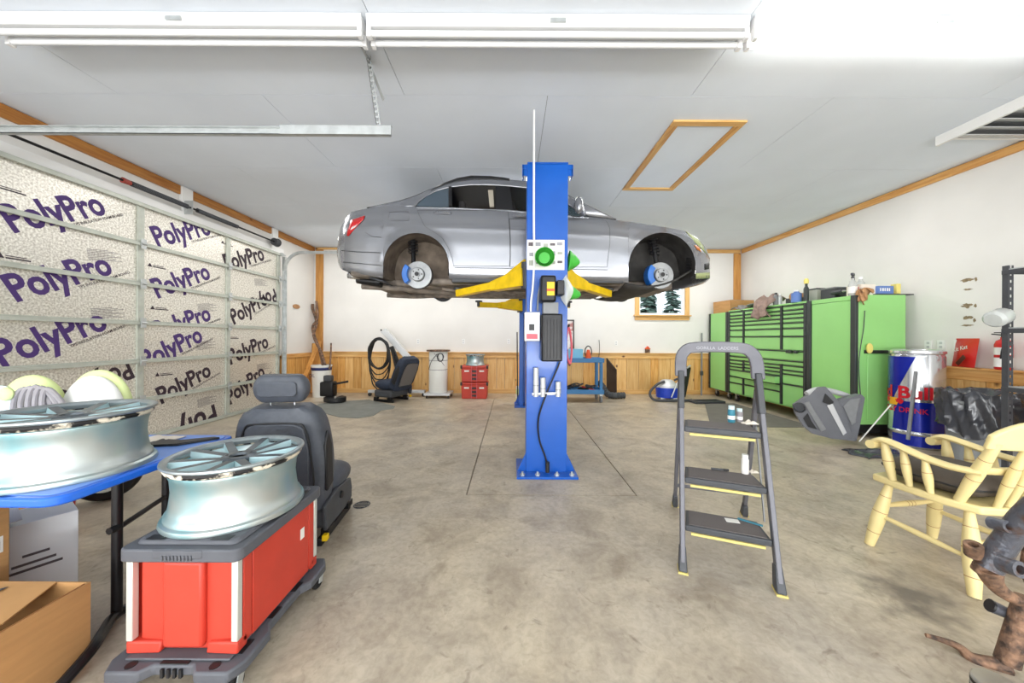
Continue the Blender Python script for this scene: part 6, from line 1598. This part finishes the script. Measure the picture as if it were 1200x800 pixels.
for px, py, D, r, rot in ((1173, 660, 1.265, .028, 0), (1161, 612, 1.33, .022, 0), (1141, 650, 1.36, .026, 1)):
    a = at(px, py, D); b = a + (Vector((0, -.05, .01)) if not rot else Vector((-.015, -.01, .05)))
    o = MB().lathe([(r, 0), (r, .05), (r * .55, .05), (r * .55, .0)], 18, frame(a, b), caps=False).build('bushing', M['rust' if rot else 'rustblack'], sf, world=True)
MB().bar(at(1161, 612, 1.34), at(1180, 628, 1.31), .03, .02).build('lug', M['rustblack'], sf, world=True, bevel=.005)
MB().bar(at(1142, 660, 1.36), at(1160, 668, 1.34), .045, .06).build('bracket', M['rust'], sf, world=True, bevel=.01)
sft([(1212, 690, 1.34), (1204, 668, 1.335), (1208, 640, 1.31)], .018, 'brace', 'rust', 10)
pt_ = onz(1146, 786, .13)
t = thing('metal_pot', 'short bright metal cylinder with a dark band at the bottom right edge', 'cylinder', (pt_.x + .01, pt_.y - .05, 0))
MB().lathe([(.062, 0), (.064, .004), (.064, .128), (.060, .132), (.0001, .132)], 32).build('body', M['steel'], t)
for z in (.11, .085): MB().lathe([(.0648, z), (.0648, z + .012)], 32, caps=False).build('ring_groove', M['black'], t)

# ================================================================ along the back wall
# crates
def crate(label, z, k):
    t = thing('red_crate', label, 'crate', (-.80, 7.46, z), 0, 'stacked red crates')
    MB().taper(-.265, .265, -.19, .19, 0, .30, 1.05).build('body', M['chestred'], t, bevel=.012)
    MB().box(-.285, .285, -.205, .205, .301, .345).build('rim', M['chestred'], t, bevel=.01)
    for x in (-1, 1):
        MB().box(x * .275 - .02, x * .275 + .02, -.215, -.16, .285, .355).build('corner_clip', M['black'], t, bevel=.004)
        MB().box(x * .055 - .006, x * .055 + .006, -.222, -.206, .01, .345).build('strap', M['pink'], t)
        MB().box(x * .16 - .05, x * .16 + .05, -.2155, -.2065, .22, .25).build('label', M['label_white'], t)
    for z_ in (.05, .13, .21): MB().box(-.045, .045, -.215, -.205, z_, z_ + .04).build('latch', M['black'], t, bevel=.004)
crate('lower red crate of the stack of two by the back wall', 0.002, 0); crate('upper red crate of the stack of two, under the small rim', .360, 1)
bpy.data.objects['wheel_rim.002'].location = (-.80, 7.46, .709)
# vacuum collector cylinder on wheels
t = thing('collector_drum', 'tall white cylinder with a dark lid on a wheeled steel base by the back wall', 'drum', (-1.62, 7.52, 0))
MB().lathe([(.195, .11), (.20, .12), (.20, .98), (.19, 1.0)], 32).build('cylinder', M['offwhite'], t)
MB().lathe([(.255, 1.001), (.255, 1.035), (.0001, 1.04)], 32).build('lid', M['rust'], t)
for z in (.60, .80): MB().lathe([(.2005, z), (.203, z + .006), (.2005, z + .012)], 32, caps=False).build('seam', M['greyfab'], t)
MB().box(-.26, .30, -.24, .22, .06, .108).build('base', M['ltgrey'], t, bevel=.006)
for x, y in ((-.2, -.2), (.26, -.2), (-.2, .18), (.26, .18)): MB().cyl((x - .012, y, .03), (x + .012, y, .03), .03, 12).build('caster', M['black'], t)
pts = []
for i in range(40):
    a = i / 40 * 2 * PI * 3; pts.append((.09 + (.07 - .005 * i / 10) * math.cos(a), -.215 - .002 * (i % 7), .88 + .09 * math.sin(a)))
MB().tube(pts, .007, 6, smooth=2).build('cable_coil', M['black'], t)
MB().tube([(.02, -.21, .95), (-.1, -.215, .80), (-.16, -.20, .62)], .007, 6, smooth=4).build('cable', M['black'], t)
MB().tube([(-.05, -.21, .97), (.1, -.22, .80), (.17, -.18, .70)], .006, 6, smooth=4).build('cable', M['greyfab'], t)
# folded engine hoist
t = thing('engine_hoist', 'folded engine hoist with a silver boom and black mast behind the fabric car seat', 'hoist', (-2.52, 7.56, 0))
MB().bar((-.32, 0, 1.46), (.36, 0, .70), .12, .12).build('boom', M['ltgrey'], t, bevel=.006)
MB().bar((-.15, .0, 1.10), (.22, .0, .16), .08, .08).build('mast', M['blackmetal'], t, bevel=.005)
MB().cyl((.02, -.06, .45), (-.12, -.06, 1.05), .03, 12).build('ram', M['black'], t)
MB().box(-.65, -.1, -.05, .05, .08, .14).box(.05, .60, -.06, .06, .08, .14).build('floor_leg', M['ltgrey'], t, bevel=.006)
MB().box(-.1, .05, -.09, .09, .07, .17).build('foot_block', M['blackmetal'], t, bevel=.006)
for x in (-.62, .57): MB().cyl((x, -.015, .04), (x, .015, .04), .04, 14).build('caster', M['black'], t)
for a, b in ((-.28, 1.40), (-.36, 1.46)): MB().cyl((a, -.052, b), (a, -.046, b), .02, 10).build('pin', M['black'], t)
t = thing('hose_coil', 'black hose wound in a hanging coil on the engine hoist', 'hose', at(443.5, 415, 7.28))
rn = random.Random(9)
for i in range(11):
    rx, rz, dz = .19 + .04 * rn.random(), .30 + .03 * rn.random(), -.03 * rn.random() - (.05 * max(0, i - 5))
    ex = .06 * max(0, i - 6)
    pts = [(rx * math.cos(2 * PI * k / 16) + .02 * rn.random(), -.05 + .012 * i * .8 + .01 * rn.random(), (rz + ex) * math.sin(2 * PI * k / 16) - ex + .03 * rn.random()) for k in range(16)]
    MB().tube(pts, .013, 6, closed=True, smooth=3).build('loop', M['black'], t)
# bucket with bent pipes, leaning boards
t = thing('white_drum', 'white tub with a blue band holding bent pipes in the back left corner', 'tub', (-4.18, 7.50, 0))
MB().lathe([(.17, 0), (.20, .66), (.21, .66), (.21, .69), (.19, .69), (.165, .01), (.0001, .01)], 28).build('tub', M['offwhite'], t)
MB().lathe([(.2005, .58), (.2035, .64)], 28, caps=False).build('blue_band', M['navyprint'], t, solid=.003)
text('lettering', 'DL', M['navyprint'], t, T(-.16, -.198, .44, rx=PI / 2 - .05), size=.10)
def pipe(lab, pts, r, mt='rust'):
    tag(MB().tube([at(*p) for p in pts], r, 9, smooth=5).build('bent_pipe', M[mt]), lab, 'pipe')
pipe('longest bent brown pipe standing in the white tub', [(382, 432, 7.42), (376, 412, 7.6), (367.5, 393, 7.8), (371, 378, 7.88), (366.5, 362, 7.92), (366.5, 356, 7.93)], .03)
pipe('second bent brown pipe crossing the longest one in the white tub', [(379, 432, 7.44), (373, 405, 7.70), (366, 385, 7.85), (372, 372, 7.86), (370.5, 353, 7.9)], .026)
pipe('short rusty rod standing upright at the right of the white tub', [(386, 432, 7.42), (387.5, 418, 7.55), (388, 402, 7.68)], .018)
t = thing('leaning_board', 'narrow pine board leaning on the corner beside the white tub', 'board', (0, 0, 0))
MB().bar(at(353, 452, 7.38), at(374, 400, 7.86), .10, .025, up=(0, 1, 0)).build('board', M['post'], t, world=True, bevel=.003)
t = thing('leaning_board', 'wide pine board standing behind the white tub in the corner', 'board', (0, 0, 0))
MB().bar(at(369, 460, 7.85), at(371, 402, 7.97), .20, .022, up=(0, 1, 0)).build('board', M['pine_b'], t, world=True, bevel=.003)
t = thing('small_machine', 'black castered motor base on the floor in front of the white tub', 'machine', (-3.52, 6.80, 0))
MB().lathe([(.14, .02), (.17, .03), (.17, .11), (.12, .13), (.0001, .13)], 20, Matrix.Diagonal((1.25, 1, 1, 1))).build('base', M['black'], t)
MB().box(-.26, .0, -.10, .10, .131, .42).build('motor', M['blackmetal'], t, bevel=.03)
MB().bar((-.13, 0, .42), (-.13, 0, .54), .16, .12).build('head', M['dkgrey'], t, bevel=.02); MB().bar((-.05, 0, .36), (.26, -.02, .42), .06, .04).build('handle', M['black'], t, bevel=.006)
MB().cyl((.08, -.15, .131), (.08, .15, .131), .02, 10).build('axle', M['steel'], t)
for s in (-1, 1): MB().cyl((s * .12, -.02, .02), (s * .12, .02, .02), .02, 10).build('wheel', M['rubber'], t)
# floor mat
outl = [onz(x, y, 0) for x, y in ((372, 474), (392, 470.5), (432, 468.3), (445, 471.5), (463, 476), (461, 479), (447, 481), (438, 487), (420, 490), (398, 489), (382, 485), (372, 480))]
tag(MB().prism([(p.x, p.y) for p in outl], .001, .008).build('floor_mat', M['mat'], bevel=.002), 'grey rubber mat with a wavy edge on the floor before the back wall', 'mat')
outl = [onz(x, y, 0) for x, y in ((838, 470), (870, 465), (940, 498), (900, 494))]
tag(MB().prism([(2.95, 5.05), (4.5, 5.05), (4.5, 6.9), (3.9, 6.9)], .001, .007).build('floor_mat', mat('dark_floor_mat', (112, 108, 102), .9, var=.1, scale=6)), 'dark grey mat on the floor along the green tool chest', 'mat')
# oval plaque and cup
p = onx(347, 359, XL + .003); t = thing('wall_plaque', 'small brown oval plaque on the left wall beyond the overhead door', 'plaque', p)
MB().lathe([(.09, 0), (.09, .012), (.0001, .012)], 24, T(ry=PI / 2) @ Matrix.Diagonal((.55, 1.3, 1, 1))).build('plaque', M['tan'], t)
# rod and bottle by the far post
tag(MB().cyl(at(606.5, 474, 6.86), at(606, 389, 7.2), .012, 8).build('thin_rod', M['black']), 'thin black rod leaning behind the farther lift post', 'rod')
can('green_bottle', 'pale green bottle on the floor beside the farther lift post', onz(606.5, 469, 0), .035, .30, 'palegreen', 'white', 'bottle')
# blue cart
ct = thing('utility_cart', 'blue two-shelf utility cart behind the nearer lift post', 'cart', (1.40, 7.15, 0))
for z in (.20, .84):
    MB().box(-.46, .46, -.22, .22, z, z + .02).build('shelf', M['cart'], ct)
    for a, b, c, d in ((-.46, .46, -.235, -.22), (-.46, .46, .22, .235), (-.475, -.46, -.235, .235), (.46, .475, -.235, .235)): MB().box(a, b, c, d, z - .03, z + .06).build('lip', M['cart'], ct, bevel=.006)
for x, y in ((-.42, -.19), (.42, -.19), (-.42, .19), (.42, .19)):
    MB().box(x - .03, x + .03, y - .03, y + .03, .221, .809).build('leg', M['cart'], ct, bevel=.008)
    MB().cyl((x - .02, y, .065), (x + .02, y, .065), .064, 14).build('caster', M['grey'], ct); MB().box(x - .03, x + .03, y - .02, y + .02, .13, .169).build('caster_fork', M['galv'], ct)
t = thing('light_blue_carton', 'light blue carton on top of the blue cart', 'box', (1.33, 7.15, .861))
MB().box(-.14, .14, -.10, .10, 0, .22).build('carton', M['ltblue'], t, bevel=.004)
t = thing('clamp_lamp', 'coiled orange-red cord lamp on the blue cart, right of the light blue carton', 'lamp', (1.60, 7.15, .861))
pts = [(.07 * math.cos(i / 12 * 2 * PI), .01 * math.sin(3 * i), .16 + .12 * math.sin(i / 12 * 2 * PI)) for i in range(12)]
MB().tube(pts, .012, 7, closed=True, smooth=3).build('cord', M['dkgrey'], t); MB().lathe([(.03, 0), (.07, .02), (.05, .12), (.03, .20), (.0001, .21)], 16).build('shade', M['orange'], t)
t = thing('parts_heap', 'dark coiled cables and tools lying on the lower shelf of the blue cart', 'tools', (1.38, 7.10, .2205))
rn = random.Random(3)
for i in range(7):
    x, y = -.28 + .09 * i, -.08 + .12 * rn.random(); pts = [(x + (.09 + .03 * rn.random()) * math.cos(2 * PI * k / 8), y + .07 * math.sin(2 * PI * k / 8), .03 + .025 * (i % 4) + .03 * rn.random()) for k in range(8)]
    MB().tube(pts, .016, 6, closed=True, smooth=3).build('cable_loop', M['black' if i % 3 else 'dkgrey'], t)
MB().bar((.05, -.12, .10), (.34, -.14, .02), .03, .02).build('tool_handle', M['red'], t, bevel=.004)
t = thing('vacuum_hose_duct', 'black ribbed duct lying on the floor right of the blue cart', 'duct', (0, 0, 0))
pth = [at(701, 447, 7.55), at(706, 452, 7.5), at(711, 461, 7.45), at(720, 466, 7.35), at(733, 464.5, 7.4)]
D_ = MB(); fp = []
for i in range(len(pth) - 1):
    for k in range(8): fp.append(pth[i].lerp(pth[i + 1], k / 8))
for i, p in enumerate(fp): p.z = max(p.z, .075)
D_.tube(fp, [.06 + .012 * (i % 2) for i in range(len(fp))], 12).build('duct', M['dkgrey'], t, world=True)
t = thing('dark_panel', 'dark wooden panel leaning against the wainscot right of the blue cart', 'panel', (0, 0, 0))
MB().add([at(710.5, 419, 7.85), at(722, 433, 7.55), at(722, 462.5, 7.55), at(711, 462, 7.80)] + [v + Vector((.03, .04, 0)) for v in (at(710.5, 419, 7.85), at(722, 433, 7.55), at(722, 462.5, 7.55), at(711, 462, 7.80))], [(0, 1, 2, 3), (7, 6, 5, 4), (0, 4, 5, 1), (1, 5, 6, 2), (2, 6, 7, 3), (3, 7, 4, 0)]).build('panel', mat('dark_walnut', (62, 50, 42), .6, var=.2), t, world=True, bevel=.003)
t = thing('framed_picture', 'black-framed red and white picture on the back wall beside the lift post', 'picture', (1.13, YB - .004, 1.28))
MB().box(-.33, .33, -.02, 0, -.46, -.435).box(-.33, .33, -.02, 0, .435, .46).box(-.33, -.305, -.02, 0, -.435, .435).box(.305, .33, -.02, 0, -.435, .435).build('frame', M['black'], t, bevel=.003)
MB().box(-.304, .304, -.010, -.004, -.434, .434).build('picture', mat('faded_print', (232, 226, 224), .4, col2=(176, 120, 116), scale=5, lo=.4, hi=.5), t, smooth=0)
# shop vacuum
vc = thing('shop_vacuum', 'blue shop vacuum with a grey lid and looped hose by the back wall', 'vacuum', (3.33, 7.32, 0))
MB().lathe([(.15, .05), (.20, .06), (.215, .27)], 20, Matrix.Diagonal((1.1, .95, 1, 1))).build('tank', M['vacblue'], vc)
MB().lathe([(.225, .271), (.22, .31), (.16, .36), (.10, .42), (.06, .43), (.0001, .43)], 20, Matrix.Diagonal((1.1, .95, 1, 1))).build('lid', M['ltgrey'], vc)
MB().tube([(.12, -.06, .42), (.20, -.08, .46), (.24, 0, .40)], .02, 8, smooth=4).build('handle', M['dkgrey'], vc)
for a in range(4): MB().box(.17 * math.cos(a * PI / 2 + .6) - .05, .17 * math.cos(a * PI / 2 + .6) + .05, .17 * math.sin(a * PI / 2 + .6) - .05, .17 * math.sin(a * PI / 2 + .6) + .05, .0, .06).build('foot', M['ltgrey'], vc, bevel=.01)
MB().tube([(-.10, -.10, .40), (-.26, -.12, .34), (-.42, -.14, .17), (-.36, -.22, .032), (-.05, -.30, .032), (.30, -.26, .032), (.42, -.2, .032)], .026, 10, smooth=6).build('hose', M['dkgrey'], vc)
MB().cyl((-.02, -.25, .09), (.12, -.22, .40), .012, 8).build('wand', M['ltgrey'], vc)
t = thing('floor_squeegee', 'black long-handled brush head leaning at the wainscot right of the shop vacuum', 'brush', (0, 0, 0))
MB().bar(at(800.5, 464, 7.55), at(807, 430, 7.9), .10, .05, up=(0, 1, 0)).build('bristle_bar', M['black'], t, world=True, bevel=.01); MB().bar(at(805, 431, 7.85), at(809, 428, 7.86), .03, .03).build('clamp', M['ltgrey'], t, world=True)
t = thing('wall_pipe', 'thin grey pipe standing against the back wall left of the green locker', 'pipe', (0, 0, 0))
MB().cyl(at(822, 464, 7.88), at(822.5, 390, 7.96), .018, 10).build('pipe', M['grey'], t, world=True); MB().box(-.03, .03, -.03, .01, -.05, .05, Matrix.Translation(at(822, 437, 7.9))).build('valve', M['dkgrey'], t, world=True, bevel=.004)
t = thing('wooden_ornament', 'small reddish wooden house ornament on the wainscot ledge under the window', 'ornament', (3.18, YB - .042, .967))
MB().box(-.05, .05, -.025, .025, 0, .09).build('body', M['rust'], t, bevel=.003); MB().prism([(-.065, 0), (.065, 0), (0, .07)], -.03, .03, T(0, 0, .091, rx=PI / 2)).build('roof', M['orange'], t)
for lab, px, py in (('outlet plate on the back wall above the fabric car seat', 490, 400), ('outlet plate on the back wall above the red crates', 543, 400), ('outlet plate on the back wall just left of the lift posts', 596, 400), ('white outlet plate on the back wall between cart and window', 722, 402)):
    t = thing('outlet', lab, 'outlet', at(px, py, YB - .001))
    MB().box(-.035, .035, -.006, 0, -.06, .06).build('plate', M['white'], t, bevel=.002)
    for z in (-.025, .025): MB().box(-.015, .015, -.008, -.0065, z - .014, z + .014).build('socket', M['ltgrey'], t)
tag(MB().tube([at(702, 398, 7.97), at(702.5, 410, 7.95), at(700.5, 425, 7.93), at(697, 436, 7.9)], .007, 6, smooth=4).build('hanging_wire', M['dkgrey']), 'thin dark wire hanging on the back wall above the blue cart', 'wire')
t = thing('floor_drain', 'small round floor drain grate right of the black leather car seat', 'drain', onz(424, 591.5, .0005))
MB().lathe([(.058, 0), (.062, .003), (.054, .004), (.054, 0)], 28, caps=False).build('ring', M['dkgrey'], t)
for i in range(5): MB().box(-.05 + .004 * abs(i - 2) ** 2, .05 - .004 * abs(i - 2) ** 2, -.038 + .019 * i - .004, -.034 + .019 * i, .0, .003).build('bar', M['dkgrey'], t, smooth=0)
t = thing('floor_plate', 'flat dark metal frame lying on the floor by the far green locker', 'frame', (3.98, 6.98, 0), .1)
MB().box(-.32, .32, -.14, -.08, .008, .05).box(-.32, .32, .08, .14, .008, .05).box(-.32, -.26, -.079, .079, .008, .05).box(.26, .32, -.079, .079, .008, .05).build('frame', M['dkgrey'], t, bevel=.006)
